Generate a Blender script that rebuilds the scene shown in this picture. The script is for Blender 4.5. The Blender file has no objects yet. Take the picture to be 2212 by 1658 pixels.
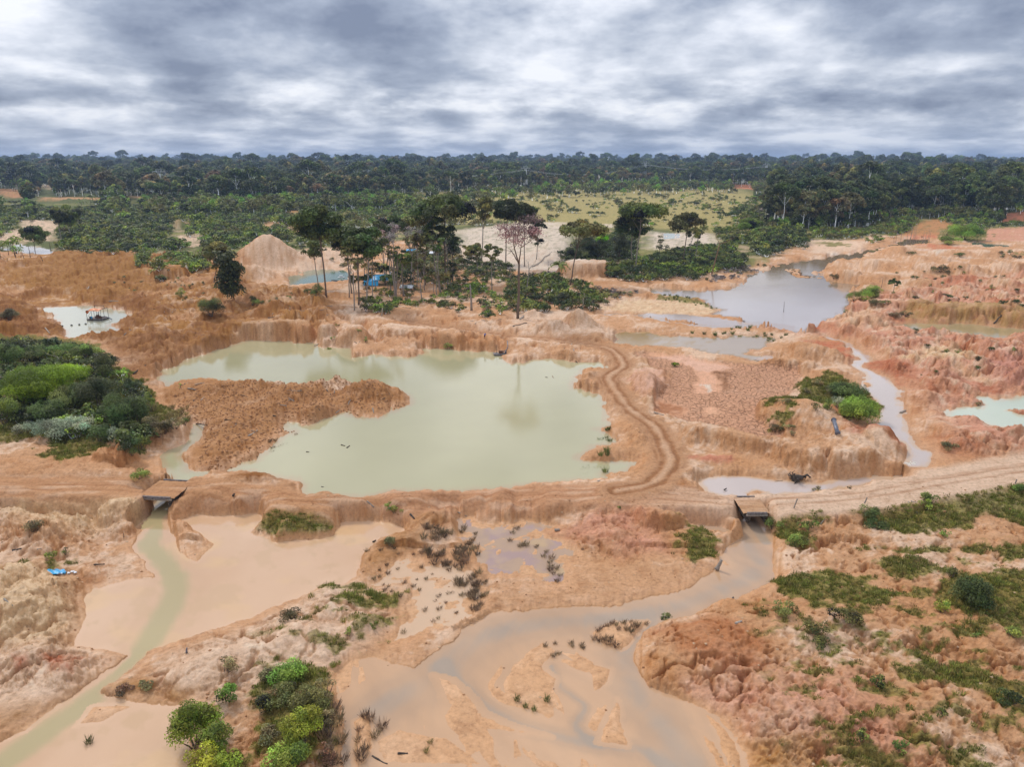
import bpy, bmesh, math, random
import numpy as np
from mathutils import Vector, Matrix
R = math.radians
scn = bpy.context.scene
col = scn.collection

# ------------------------------------------------------------------ camera
CAMZ, PITCH, FV, CU, CV = 50.0, R(16.01), 1683.0, 1106.0, 829.0
cd = bpy.data.cameras.new('camera'); cam = bpy.data.objects.new('camera', cd); col.objects.link(cam)
cam.location = (0, 0, CAMZ); cam.rotation_euler = (math.pi/2 - PITCH, 0, 0)
cd.sensor_width = 36; cd.lens = 36*FV/2212; cd.clip_start = 1; cd.clip_end = 60000
scn.camera = cam

# ------------------------------------------------------------------ world: overcast daylight
SUN_EL, SUN_ROT = R(46), R(-38)
w = bpy.data.worlds.new('World'); scn.world = w; w.use_nodes = True
nt = w.node_tree; nt.nodes.clear()
def N(nt, typ, **kw):
    n = nt.nodes.new(typ)
    for k, v in kw.items(): setattr(n, k, v)
    return n
def mth(nt, op, a, b=None, c=None, clamp=False):
    n = N(nt, 'ShaderNodeMath', operation=op, use_clamp=clamp)
    for i, v in enumerate((a, b, c)):
        if v is None: continue
        if isinstance(v, (int, float)): n.inputs[i].default_value = v
        else: nt.links.new(v, n.inputs[i])
    return n.outputs[0]
def ramp(nt, fac, stops, interp='LINEAR'):
    n = N(nt, 'ShaderNodeValToRGB'); n.color_ramp.interpolation = interp
    e = n.color_ramp.elements
    while len(e) > 1: e.remove(e[-1])
    e[0].position = stops[0][0]; e[0].color = (*stops[0][1], 1)
    for p, c in stops[1:]:
        x = e.new(p); x.color = (*c, 1)
    nt.links.new(fac, n.inputs[0]); return n.outputs[0]
def noise(nt, vec, scale, detail=5, rough=.55, dist=0, out=0):
    n = N(nt, 'ShaderNodeTexNoise'); n.inputs['Scale'].default_value = scale
    n.inputs['Detail'].default_value = detail; n.inputs['Roughness'].default_value = rough
    n.inputs['Distortion'].default_value = dist
    nt.links.new(vec, n.inputs['Vector']); return n.outputs[out]
def mixc(nt, fac, a, b, mode='MIX'):
    n = N(nt, 'ShaderNodeMix', data_type='RGBA', blend_type=mode)
    for s, v in ((n.inputs[0], fac), (n.inputs[6], a), (n.inputs[7], b)):
        if isinstance(v, (int, float)): s.default_value = v
        elif isinstance(v, tuple): s.default_value = (*v, 1)
        else: nt.links.new(v, s)
    return n.outputs[2]
sky = N(nt, 'ShaderNodeTexSky', sky_type='NISHITA', sun_disc=False, sun_elevation=SUN_EL, sun_rotation=SUN_ROT)
tc = N(nt, 'ShaderNodeTexCoord'); sp = N(nt, 'ShaderNodeSeparateXYZ'); nt.links.new(tc.outputs['Generated'], sp.inputs[0])
ZO = .045; KV = 3.0
zz = mth(nt, 'ADD', mth(nt, 'MAXIMUM', sp.outputs[2], 0.0), ZO)
cx = mth(nt, 'DIVIDE', sp.outputs[0], zz); cy = mth(nt, 'MULTIPLY', mth(nt, 'LOGARITHM', zz, math.e), KV)
cb = N(nt, 'ShaderNodeCombineXYZ'); nt.links.new(cx, cb.inputs[0]); nt.links.new(cy, cb.inputs[1]); cb.inputs[2].default_value = 3.7
P = cb.outputs[0]
# the cloud deck: thick grey-blue bellies and bright breaks, lumps shrinking towards the horizon
def lay(k, sc, det, rg, dist=.25, off=0.):
    v = N(nt, 'ShaderNodeVectorMath', operation='MULTIPLY_ADD'); nt.links.new(tc.outputs['Generated'], v.inputs[0]); v.inputs[1].default_value = (1, 1, k); v.inputs[2].default_value = (off, off*.7, 0)
    return noise(nt, v.outputs[0], sc, det, rg, dist)
zc = mth(nt, 'MAXIMUM', sp.outputs[2], 0.0)
def lpm(a, b, f): return mth(nt, 'ADD', mth(nt, 'MULTIPLY', a, mth(nt, 'SUBTRACT', 1.0, f)), mth(nt, 'MULTIPLY', b, f))
def stepz(a, b): return mth(nt, 'SMOOTHSTEP', zc, a, b) if False else mth(nt, 'MULTIPLY', mth(nt, 'SUBTRACT', zc, a), 1/(b-a), clamp=True)
t_low = lay(5.5, 14, 5, .52, .05, 3.1); t_mid = lay(3.3, 8, 7, .54, .08, 7.7); t_top = lay(2.1, 4.6, 8, .53, .12, 1.3)
base_ = lpm(lpm(t_low, t_mid, stepz(.012, .05)), t_top, stepz(.06, .14))
fine = lay(2.6, 21, 5, .6, .1, 9.0)
# broad banks of cloud standing where the photograph has them (on the sheet, so they stay put)
def bank(u, v, ru, rv, amt):
    dx = u-CU; up = -(v-CV)
    d = Vector((dx, FV*math.cos(PITCH)+up*math.sin(PITCH), -FV*math.sin(PITCH)+up*math.cos(PITCH))).normalized()
    sx = ru/1750; sy = rv/1750
    a = mth(nt, 'MULTIPLY', mth(nt, 'SUBTRACT', sp.outputs[0], d.x), 1/sx); b = mth(nt, 'MULTIPLY', mth(nt, 'SUBTRACT', sp.outputs[2], d.z), 1/sy)
    r2 = mth(nt, 'ADD', mth(nt, 'MULTIPLY', a, a), mth(nt, 'MULTIPLY', b, b))
    return mth(nt, 'MULTIPLY', mth(nt, 'EXPONENT', mth(nt, 'MULTIPLY', r2, -1.0)), amt*.62)
dens = mth(nt, 'ADD', mth(nt, 'MULTIPLY_ADD', base_, 1.38, -.12), mth(nt, 'MULTIPLY', fine, .20))
for b in [(330, 110, 190, 60, .16), (560, 40, 260, 50, .15), (880, 125, 170, 42, .16), (100, 205, 130, 24, .15), (370, 195, 120, 26, .13),
          (1700, 180, 260, 40, .15), (2120, 90, 200, 40, .12), (1250, 25, 260, 36, .10), (1900, 30, 300, 50, .06), (1000, 245, 180, 12, .09),
          (1490, 80, 190, 55, -.14), (1180, 175, 260, 36, -.12), (60, 70, 110, 80, -.12), (560, 115, 110, 30, -.13), (1950, 140, 200, 18, -.08), (700, 210, 200, 20, -.1)]:
    dens = mth(nt, 'ADD', dens, bank(*b))
cl = ramp(nt, dens, [(.50, (.88, .90, .95)), (.57, (.74, .775, .86)), (.65, (.55, .595, .69)), (.75, (.36, .41, .52)), (.92, (.20, .24, .34))])
low = ramp(nt, mth(nt, 'MULTIPLY', sp.outputs[2], 9.0), [(0.0, (.40, .40, .40)), (.5, (0, 0, 0))])
lowf = N(nt, 'ShaderNodeSeparateColor'); nt.links.new(low, lowf.inputs[0])
cl = mixc(nt, lowf.outputs[0], cl, (.42, .52, .70))
# an overcast sky grows brighter towards the zenith
gain = mth(nt, 'MULTIPLY_ADD', mth(nt, 'MAXIMUM', sp.outputs[2], 0.0), 0.45, .95)
cg = N(nt, 'ShaderNodeCombineXYZ')
for i in range(3): nt.links.new(gain, cg.inputs[i])
cl = mixc(nt, 1.0, cl, cg.outputs[0], 'MULTIPLY')
sk = N(nt, 'ShaderNodeBackground'); nt.links.new(sky.outputs[0], sk.inputs[0]); sk.inputs[1].default_value = .06
ck = N(nt, 'ShaderNodeBackground'); nt.links.new(cl, ck.inputs[0]); ck.inputs[1].default_value = .95
mx = N(nt, 'ShaderNodeMixShader'); mx.inputs[0].default_value = .93
nt.links.new(sk.outputs[0], mx.inputs[1]); nt.links.new(ck.outputs[0], mx.inputs[2])
wo = N(nt, 'ShaderNodeOutputWorld'); nt.links.new(mx.outputs[0], wo.inputs[0])

sd_ = bpy.data.lights.new('sun', 'SUN'); sd_.energy = 1.5; sd_.angle = R(11); sd_.color = (1, .95, .87)
so = bpy.data.objects.new('sun', sd_); col.objects.link(so)
_d = Vector((math.sin(SUN_ROT)*math.cos(SUN_EL), math.cos(SUN_ROT)*math.cos(SUN_EL), math.sin(SUN_EL)))
so.rotation_euler = _d.to_track_quat('Z', 'Y').to_euler(); so.location = (0, 0, 200)
vs = scn.view_settings; vs.view_transform = 'Standard'; vs.look = 'None'; vs.gamma = 1; vs.exposure = .27; vs.use_curve_mapping = False
scn.cycles.max_bounces = 6; scn.cycles.diffuse_bounces = 3; scn.cycles.glossy_bounces = 3; scn.cycles.volume_bounces = 0
scn.cycles.transparent_max_bounces = 8; scn.cycles.use_denoising = True

# ------------------------------------------------------------------ numpy helpers
rs = np.random.RandomState(7)
_perm = rs.permutation(256).astype(np.int32); _perm = np.concatenate([_perm, _perm])
_ga = rs.rand(256).astype(np.float32)*2*np.pi; _gx, _gy = np.cos(_ga), np.sin(_ga)
def pn(x, y):
    xi = np.floor(x).astype(np.int32); yi = np.floor(y).astype(np.int32)
    xf = (x-xi).astype(np.float32); yf = (y-yi).astype(np.float32); xi &= 255; yi &= 255
    u = xf*xf*xf*(xf*(xf*6-15)+10); v = yf*yf*yf*(yf*(yf*6-15)+10)
    x1 = (xi+1) & 255; y1 = (yi+1) & 255
    a = _perm[_perm[xi]+yi]; b = _perm[_perm[x1]+yi]; c = _perm[_perm[xi]+y1]; d = _perm[_perm[x1]+y1]
    A = _gx[a]*xf+_gy[a]*yf; B_ = _gx[b]*(xf-1)+_gy[b]*yf; C = _gx[c]*xf+_gy[c]*(yf-1); D = _gx[d]*(xf-1)+_gy[d]*(yf-1)
    t = A+u*(B_-A); s = C+u*(D-C); return (t+v*(s-t))*1.5
def fbm(x, y, wl, oct=4, g=.5, ox=0.):
    s = 0; a = 1.; n = 0.; f = 1./wl
    for i in range(oct):
        s = s+a*pn(x*f+ox+i*17.3, y*f+ox*.7+i*9.1); n += a; a *= g; f *= 2.03
    return s/n
def ss(e0, e1, x):
    t = np.clip((x-e0)/(e1-e0), 0, 1); return t*t*(3-2*t)
def lerp(a, b, t): return a+(b-a)*t
def proj(u, v, z0=0.):
    u = np.asarray(u, float); v = np.asarray(v, float); up = -(v-CV)
    dx = u-CU; dy = FV*math.cos(PITCH)+up*math.sin(PITCH); dz = -FV*math.sin(PITCH)+up*math.cos(PITCH)
    t = (z0-CAMZ)/dz; return dx*t, dy*t
CR = {'c1': (0, 310.3, .2506), 'c2': (554.1, 310.3, .2506), 'c3': (1108.3, 310.3, .2506), 'c4': (1658, 310.3, .2506),
      'c5': (0, 692.7, .2506), 'c6': (554.1, 692.7, .2506), 'c7': (1108.3, 692.7, .2506), 'c8': (1658, 692.7, .2506),
      'b1': (0, 1052.9, .3649), 'b2': (720.4, 1052.9, .3649), 'b3': (1436.3, 1052.9, .3649), 'v': (0, 0, 1)}
def UV(c, pts):
    ox, oy, s = CR[c]; p = np.array(pts, float).reshape(-1, 2); return np.stack([ox+p[:, 0]*s, oy+p[:, 1]*s], 1)
road_uv = np.array([(-400, 1040), (-100, 1050), (0, 1053), (200, 1054), (360, 1056), (520, 1070), (680, 1083), (800, 1085), (930, 1079), (1108, 1068), (1359, 1071),
                    (1560, 1083), (1640, 1087), (1801, 1077), (1920, 1063), (2034, 1043), (2212, 1014), (2400, 985), (2700, 940)], float)
rx_, ry_ = proj(road_uv[:, 0], road_uv[:, 1], .9); ROAD = np.stack([rx_, ry_], 1)
def Bz(x, y):
    yr = np.interp(x, ROAD[:, 0], ROAD[:, 1])
    return -1.5+1.5*ss(-7, -1, y-yr)+1.0*ss(150, 300, y)
def W(c, pts, dz=0.):
    p = UV(c, pts); z = np.zeros(len(p))
    for i in range(5):
        x, y = proj(p[:, 0], p[:, 1], z+dz); z = lerp(z, Bz(x, y), .8)
    return np.stack([x, y], 1)
def WL(c, pts, L):
    p = UV(c, pts); x, y = proj(p[:, 0], p[:, 1], L); return np.stack([x, y], 1)

# grid: rows by distance, columns fanning out
vv = np.arange(1790, 478, -2.05); _, yr0 = proj(np.full_like(vv, CU), vv, 0)
far = [yr0[-1]*1.012]
while far[-1] < 16000: far.append(far[-1]*(1.018 if far[-1] < 1500 else 1.035))
rows = np.concatenate([np.linspace(-120, yr0[0]-3, 26), yr0, far]).astype(np.float64)
core = np.linspace(-.86, .86, 1060); ext = .86+np.cumsum(.0016*1.11**np.arange(1, 52))
cols = np.concatenate([-ext[::-1], core, ext])
YY = np.repeat(rows[:, None], len(cols), 1); XX = np.maximum(YY, rows[26])*cols[None, :]
NR, NC = XX.shape
X = XX.ravel().astype(np.float32); Y = YY.ravel().astype(np.float32)
ysc = np.clip(Y/150, .45, 6)
wx = X+(fbm(X, Y, 7, 3, ox=3)*2.2+fbm(X/ysc, Y/ysc, 1.6, 4, .65, ox=13)*1.35*ysc**.6)*np.clip(ysc, .5, 2.5)
wy = Y+(fbm(X, Y, 7, 3, ox=31)*2.2+fbm(X/ysc, Y/ysc, 1.6, 4, .65, ox=43)*1.35*ysc**.6)*np.clip(ysc, .5, 2.5)
def sdf(poly, warp=1., mar=30., px=None, py=None):
    if px is None: px = lerp(X, wx, warp); py = lerp(Y, wy, warp)
    lo = poly.min(0)-mar; hi = poly.max(0)+mar
    m = (px > lo[0]) & (px < hi[0]) & (py > lo[1]) & (py < hi[1])
    out = np.full(px.shape, mar, np.float32); qx = px[m].astype(np.float32); qy = py[m].astype(np.float32)
    d2 = np.full(qx.shape, 1e12, np.float32); ins = np.zeros(qx.shape, bool)
    n = len(poly)
    for i in range(n):
        ax, ay = poly[i]; bx, by = poly[(i+1) % n]; ex, ey = bx-ax, by-ay
        if ex == 0 and ey == 0: continue
        t = np.clip(((qx-ax)*ex+(qy-ay)*ey)/(ex*ex+ey*ey), 0, 1)
        d2 = np.minimum(d2, (qx-ax-t*ex)**2+(qy-ay-t*ey)**2)
        if ay != by:
            c = ((ay > qy) != (by > qy)) & (qx < (bx-ax)*(qy-ay)/(by-ay)+ax); ins ^= c
    d = np.sqrt(d2); d[ins] *= -1; out[m] = np.clip(d, -1e3, mar); return out
def pline(pts, warp=0., mar=25., side=False):
    px = lerp(X, wx, warp); py = lerp(Y, wy, warp)
    lo = pts.min(0)-mar; hi = pts.max(0)+mar
    m = (px > lo[0]) & (px < hi[0]) & (py > lo[1]) & (py < hi[1])
    out = np.full(px.shape, mar, np.float32); sg = np.ones(px.shape, np.float32)
    qx = px[m]; qy = py[m]; best = np.full(qx.shape, 1e12, np.float32); s_ = np.ones(qx.shape, np.float32)
    for i in range(len(pts)-1):
        ax, ay = pts[i]; ex, ey = pts[i+1]-pts[i]
        t = np.clip(((qx-ax)*ex+(qy-ay)*ey)/(ex*ex+ey*ey), 0, 1); dx = qx-ax-t*ex; dy = qy-ay-t*ey
        d2 = dx*dx+dy*dy; b = d2 < best; best[b] = d2[b]; s_[b] = np.sign(ex*dy-ey*dx)[b]
    out[m] = np.minimum(np.sqrt(best), mar); sg[m] = s_
    return (out, sg) if side else out
def smoothpl(p, n=5):
    p = np.asarray(p); out = []
    for i in range(len(p)-1):
        a = p[max(i-1, 0)]; b = p[i]; c = p[i+1]; d = p[min(i+2, len(p)-1)]
        for t in np.linspace(0, 1, n, endpoint=False):
            out.append(.5*((2*b)+(-a+c)*t+(2*a-5*b+4*c-d)*t*t+(-a+3*b-3*c+d)*t**3))
    out.append(p[-1]); return np.array(out)
# ------------------------------------------------------------------ waters: outline, level, bank width, kind
def cat(*a): return np.concatenate(a)
big_uv = cat(UV('v', [(350, 832), (341, 815), (371, 790), (426, 770), (501, 745), (539, 735), (554, 736), (617, 738), (679, 739), (684, 748), (714, 753), (749, 753), (755, 760), (767, 771), (785, 769),
    (805, 764), (830, 769), (870, 770), (900, 768), (912, 762), (905, 754), (930, 751), (960, 752), (980, 757), (1030, 757), (1070, 759), (1088, 773), (1093, 783), (1108, 785), (1133, 783), (1163, 778),
    (1183, 774), (1208, 777), (1248, 784), (1289, 780), (1306, 789), (1304, 798), (1259, 800), (1241, 829), (1249, 840), (1274, 849), (1306, 856), (1309, 873), (1306, 891), (1316, 918), (1306, 928),
    (1319, 941), (1324, 958), (1284, 966), (1259, 993), (1296, 998), (1349, 993), (1374, 998), (1359, 1016), (1314, 1021), (1304, 1036), (1259, 1042), (1158, 1048), (1108, 1053), (1055, 1061), (955, 1062),
    (842, 1064), (815, 1073), (770, 1078), (740, 1075), (710, 1070), (649, 1066), (642, 1056), (649, 1045), (629, 1036), (597, 1033), (554, 1027), (539, 1018), (510, 1018), (446, 1026), (420, 1037), (385, 1048), (372, 1045),
    (361, 1026), (343, 1011), (346, 991), (371, 973), (411, 952), (421, 925), (424, 915), (448, 916), (446, 938), (426, 956), (411, 968), (401, 983), (399, 1001), (409, 1018), (446, 1018), (491, 1016), (501, 1009),
    (526, 1000), (554, 991), (569, 973), (592, 963), (600, 945), (629, 936), (610, 926), (614, 911), (649, 911), (659, 921), (687, 913), (712, 900), (750, 888), (755, 896), (780, 901), (817, 902), (842, 888), (860, 878),
    (887, 873), (878, 860), (866, 850), (845, 842), (800, 834), (740, 830), (700, 838), (650, 846), (604, 836), (554, 838), (501, 826), (426, 823), (375, 826), (362, 838)]))
WATERS = [  # name, polygon in metres, level, bank width, kind, mesh step
 ('big', 'v', big_uv, 0.0, 2.0, 'milk'),
 ('flood', 'b1', [(925, 95), (925, 130), (870, 220), (800, 290), (840, 420), (870, 500), (930, 540), (740, 560), (540, 600), (480, 650), (500, 760), (450, 900), (450, 930), (600, 960), (770, 995), (700, 1050), (600, 1110),
    (420, 1250), (330, 1290), (150, 1430), (0, 1510), (-300, 1640), (-300, 1900), (1150, 1900), (1100, 1500), (1020, 1400), (1080, 1290), (850, 1275), (620, 1240), (600, 1210), (740, 1120), (860, 1010), (880, 980),
    (1060, 920), (1240, 860), (1480, 790), (1700, 690), (1950, 570), (2034, 580), (2114, 520), (2184, 380), (2234, 320), (2374, 290), (2384, 245), (2274, 200), (2034, 205), (1960, 290), (1830, 310), (1640, 330), (1500, 260),
    (1560, 200), (1500, 165), (1150, 170), (1040, 205), (1110, 240), (1140, 290), (1280, 330), (1180, 380), (1140, 435), (1060, 370), (1000, 290), (990, 190), (1010, 120), (1030, 80), (1040, 20), (950, 20), (915, 60)], -1.7, 1.8, 'flood'),
 ('delta', 'b2', [(1962+478, 160), (1962+545, 160), (2552, 190), (2582, 270), (2612, 370), (2622, 450), (2615, 520), (2552, 590), (2422, 640), (2292, 700), (2142, 750), (1962, 785), (1860, 850), (1800, 930), (1780, 1010), (1800, 1100), (1860, 1190),
    (1962, 1235), (2042, 1265), (2160, 1305), (2290, 1375), (2390, 1480), (2440, 1600), (2460, 1950), (60, 1950), (60, 1380), (30, 1230), (0, 1090), (100, 1020), (220, 1000), (330, 1045), (430, 1055), (490, 1075), (570, 1010), (640, 960), (720, 910), (760, 870),
    (790, 830), (850, 800), (930, 755), (1100, 738), (1400, 718), (1540, 712), (1690, 695), (1840, 665), (1962, 640), (2112, 590), (2250, 500), (2300, 400), (2362, 320), (2402, 240), (2430, 190)], -1.7, 1.6, 'delta'),
 ('marsh', 'b2', [(720, 200), (760, 170), (860, 175), (900, 215), (1000, 215), (1150, 190), (1320, 255), (1250, 290), (1350, 330), (1410, 370), (1380, 440), (1340, 560), (1210, 545), (1140, 520), (1000, 530), (880, 520), (840, 420), (760, 300)], -1.5, 4., 'purple'),
 ('marshwet', 'b2', [(430, 420), (560, 480), (700, 450), (840, 540), (850, 700), (780, 820), (600, 830), (520, 860), (380, 900), (420, 760), (420, 640), (440, 560), (200, 570), (300, 500)], -1.6, 4., 'wet'),
 ('creekpond', 'c7', [(1610, 1410), (1650, 1370), (1750, 1340), (1850, 1335), (2211, 1365), (2400, 1378), (2600, 1398), (2900, 1370), (3100, 1350), (3290, 1330), (3370, 1322), (3370, 1345), (3265, 1358), (3015, 1433), (2845, 1463), (2675, 1492),
    (2395, 1490), (2193, 1515), (2100, 1500), (2100, 1485), (1960, 1525), (1800, 1528), (1650, 1480)], -.2, 2.2, 'lav'),
 ('river', 'c8', [(1165, 1262), (1165, 1250), (1220, 1160), (1160, 1060), (1050, 990), (930, 900), (950, 800), (960, 740), (940, 690), (860, 640), (790, 590), (850, 510), (820, 450), (720, 385), (780, 330), (720, 250), (640, 200), (560, 170), (470, 120),
    (200, 85), (-120, 70), (-400, 60), (-1093, -40), (-1093, -20-40), (-700, -55), (-300, 0), (0, 15), (215, 40), (240, 75), (330, 112), (500, 118), (600, 150), (680, 190), (780, 240), (900, 310), (910, 340), (820, 395), (880, 430), (1050, 500), (1150, 600), (1150, 650), (1180, 750), (1170, 850), (1220, 930), (1250, 1020),
    (1330, 1100), (1440, 1150), (1390, 1240), (1370, 1270)], .8, 5., 'lav'),
 ('lake', 'c4', [(-200, 1190), (-310, 1250), (-590, 1270), (-890, 1245), (-1040, 1240), (-1010, 1290), (-890, 1310), (-550, 1350), (-430, 1440), (-450, 1470), (-240, 1520), (-120, 1560), (-40, 1585), (0, 1600), (240, 1640), (330, 1630), (420, 1560), (520, 1560), (640, 1490), (700, 1390), (690, 1330), (720, 1270),
    (790, 1225), (640, 1195), (480, 1165), (420, 1115), (550, 1045), (620, 1010), (760, 1000), (850, 960), (1050, 900), (1300, 870), (1400, 855), (1390, 825), (1180, 820), (1090, 865), (850, 925), (600, 965), (460, 995), (260, 1005), (100, 1040), (0, 1090), (-190, 1130)], .796, 5., 'lake'),
 ('amber', 'c7', [(880, 130), (940, 95), (1060, 92), (1200, 108), (1400, 132), (1600, 145), (1800, 150), (1900, 120), (2211, 140), (2260, 160), (2211, 220), (1970, 285), (2211, 310), (2320, 350), (2100, 355), (1900, 318), (1550, 245), (1300, 225), (1000, 215), (900, 203)], .7, 2., 'amber'),
 ('dredge', 'c1', [(330, 1430), (420, 1415), (620, 1410), (760, 1395), (840, 1405), (1050, 1440), (1120, 1480), (1090, 1510), (950, 1575), (1020, 1610), (960, 1645), (780, 1660), (690, 1676), (610, 1690), (570, 1660), (520, 1590), (450, 1520), (370, 1450)], 1., 5., 'milk2'),
 ('farleft', 'c1', [(70, 900), (140, 870), (300, 890), (480, 930), (490, 950), (350, 955), (200, 940), (80, 920)], 1., 6., 'white'),
 ('farleft2', 'c1', [(-40, 1095), (150, 1090), (170, 1095), (100, 1110), (-40, 1118)], 1., 6., 'white'),
 ('turq', 'c2', [(280, 1160), (330, 1135), (380, 1105), (500, 1085), (700, 1088), (812, 1105), (835, 1150), (780, 1185), (620, 1200), (450, 1215), (330, 1228), (270, 1205)], 1., 4., 'turq'),
 ('turq2', 'c4', [(1770, 850), (1900, 862), (2090, 878), (2110, 895), (1900, 893), (1770, 875)], 1., 4., 'turq'),
 ('beige', 'c8', [(1080, 32), (1250, 15), (1500, 25), (1850, 40), (1950, 55), (2300, 80), (2200, 112), (2050, 150), (1800, 140), (1500, 115), (1300, 95), (1150, 60)], 1.3, 6, 'beige'),
 ('edge', 'c8', [(1545, 790), (1640, 755), (1800, 750), (1870, 720), (1780, 645), (1900, 655), (2000, 690), (2100, 660), (2250, 640), (2600, 650), (2600, 980), (2140, 930), (1950, 915), (1780, 865), (1640, 850), (1560, 830)], 1.3, 5, 'mint'),
 ('puddle', 'b3', [(150, 215), (260, 225), (370, 250), (350, 268), (260, 260), (190, 245)], -1.3, 2., 'purple'),
 ('puddle2', 'c8', [(0, 305), (60, 305), (125, 348), (0, 352), (-90, 335)], .8, 2., 'lav'),
 ('whitepit', 'c3', [(1310, 770), (1420, 775), (1440, 815), (1310, 825)], 1.2, 5., 'mint'),
 ('stream', 'c3', [(700, 1470), (900, 1462), (1100, 1478), (1250, 1505), (1400, 1540), (1600, 1560), (1800, 1572), (2100, 1580), (2211, 1585), (2211, 1605), (1900, 1598), (1700, 1588), (1500, 1572), (1350, 1550), (1200, 1515), (1080, 1492), (900, 1478), (720, 1482)], .792, 3., 'lav'),
]
# ------------------------------------------------------------------ land heights
def boff(x, y): yr = np.interp(x, ROAD[:, 0], ROAD[:, 1]); return .40+.55*ss(-8, -1, y-yr)
H = (Bz(X, Y)+boff(X, Y)).astype(np.float32)
def region(c, pts, warp=1., soft=2.0, mar=30, z=.5):
    return ss(soft, -soft, sdf(W(c, pts, z), warp, mar)).astype(np.float32)
# lumpy spoil country
lump = 1-np.abs(fbm(X, Y, 16, 4, .5, ox=5))*2.4; lump2 = fbm(X, Y, 9, 4, .55, ox=25)
zone_r = region('v', [(1560, 700), (2700, 520), (2700, 1000), (2300, 990), (2050, 990), (2010, 900), (1900, 800), (1860, 740)], soft=6)
zone_l = region('v', [(-700, 590), (120, 545), (420, 560), (560, 620), (720, 640), (700, 720), (560, 725), (340, 810), (250, 740), (0, 740), (-700, 800)], soft=6)
zone_m = region('v', [(560, 640), (1130, 690), (1330, 720), (1310, 760), (1100, 755), (900, 750), (560, 735)], soft=4)
zone_f = region('v', [(-600, 540), (500, 500), (1100, 500), (1560, 560), (2700, 500), (2700, 600), (1700, 580), (1300, 620), (500, 600), (-600, 600)], soft=10)
H += zone_r*(1.3+1.9*lump*np.clip(.4+lump2*2, 0, 2)+1.0*lump2) + zone_l*(1.4+1.3*lump*np.clip(.4+lump2*2, 0, 2)+1.6*lump2) + zone_m*(1.2+.9*lump2) + zone_f*(1.5*lump2)
H += .28*fbm(X, Y, 5, 4, .55, ox=77)
hill = region('v', [(2300, 1640), (1700, 1610), (1560, 1500), (1450, 1470), (1380, 1400), (1480, 1340), (1600, 1260), (1700, 1180), (1720, 1110), (2250, 1040), (2900, 1000), (2900, 1900)], soft=5)
H += hill*(1.0+.7*fbm(X, Y, 11, 3, ox=91))
def smax(a, b, k=.5):
    h = np.clip(.5+.5*(a-b)/k, 0, 1); return lerp(b, a, h)+k*h*(1-h)
def mound(c, x, y, hw, dm, h, shape='dome', add=False):
    global H
    p = W(c, [(x, y)], .9)[0]; rx = hw*CR[c][2]*math.hypot(p[1], CAMZ)/FV; ry = dm
    wq = .2 if shape == 'cone' else .6; ax = lerp(X, wx, wq); ay = lerp(Y, wy, wq)
    m = (np.abs(X-p[0]) < rx*2.2) & (np.abs(Y-p[1]) < ry*2.2)
    r = np.sqrt(((ax[m]-p[0])/rx)**2+((ay[m]-p[1])/ry)**2)
    if shape == 'cone': k = np.clip(1-r, -.35, 1); k = k-.05*np.exp(-(r/.1)**2)
    elif shape == 'flat': k = 1-ss(.62, 1.15, r)
    else: k = np.exp(-(r**2)*1.5)-.09
    b = Bz(np.array([p[0]]), np.array([p[1]]))[0]+boff(np.array([p[0]]), np.array([p[1]]))[0]-.2
    H[m] = smax(H[m], (b+h*k).astype(np.float32), .35)
def plateau(c, pts, h, edge, warp=1., wob=.5):
    global H
    pw = W(c, pts, .9); s = sdf(pw, warp, 25); t = ss(edge*.5, -edge*.5, s)
    b = Bz(X, Y)+.7
    H = np.where(t > 0, smax(H, lerp(H, (b+h+wob*lump2).astype(np.float32), t), .15), H)
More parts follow.
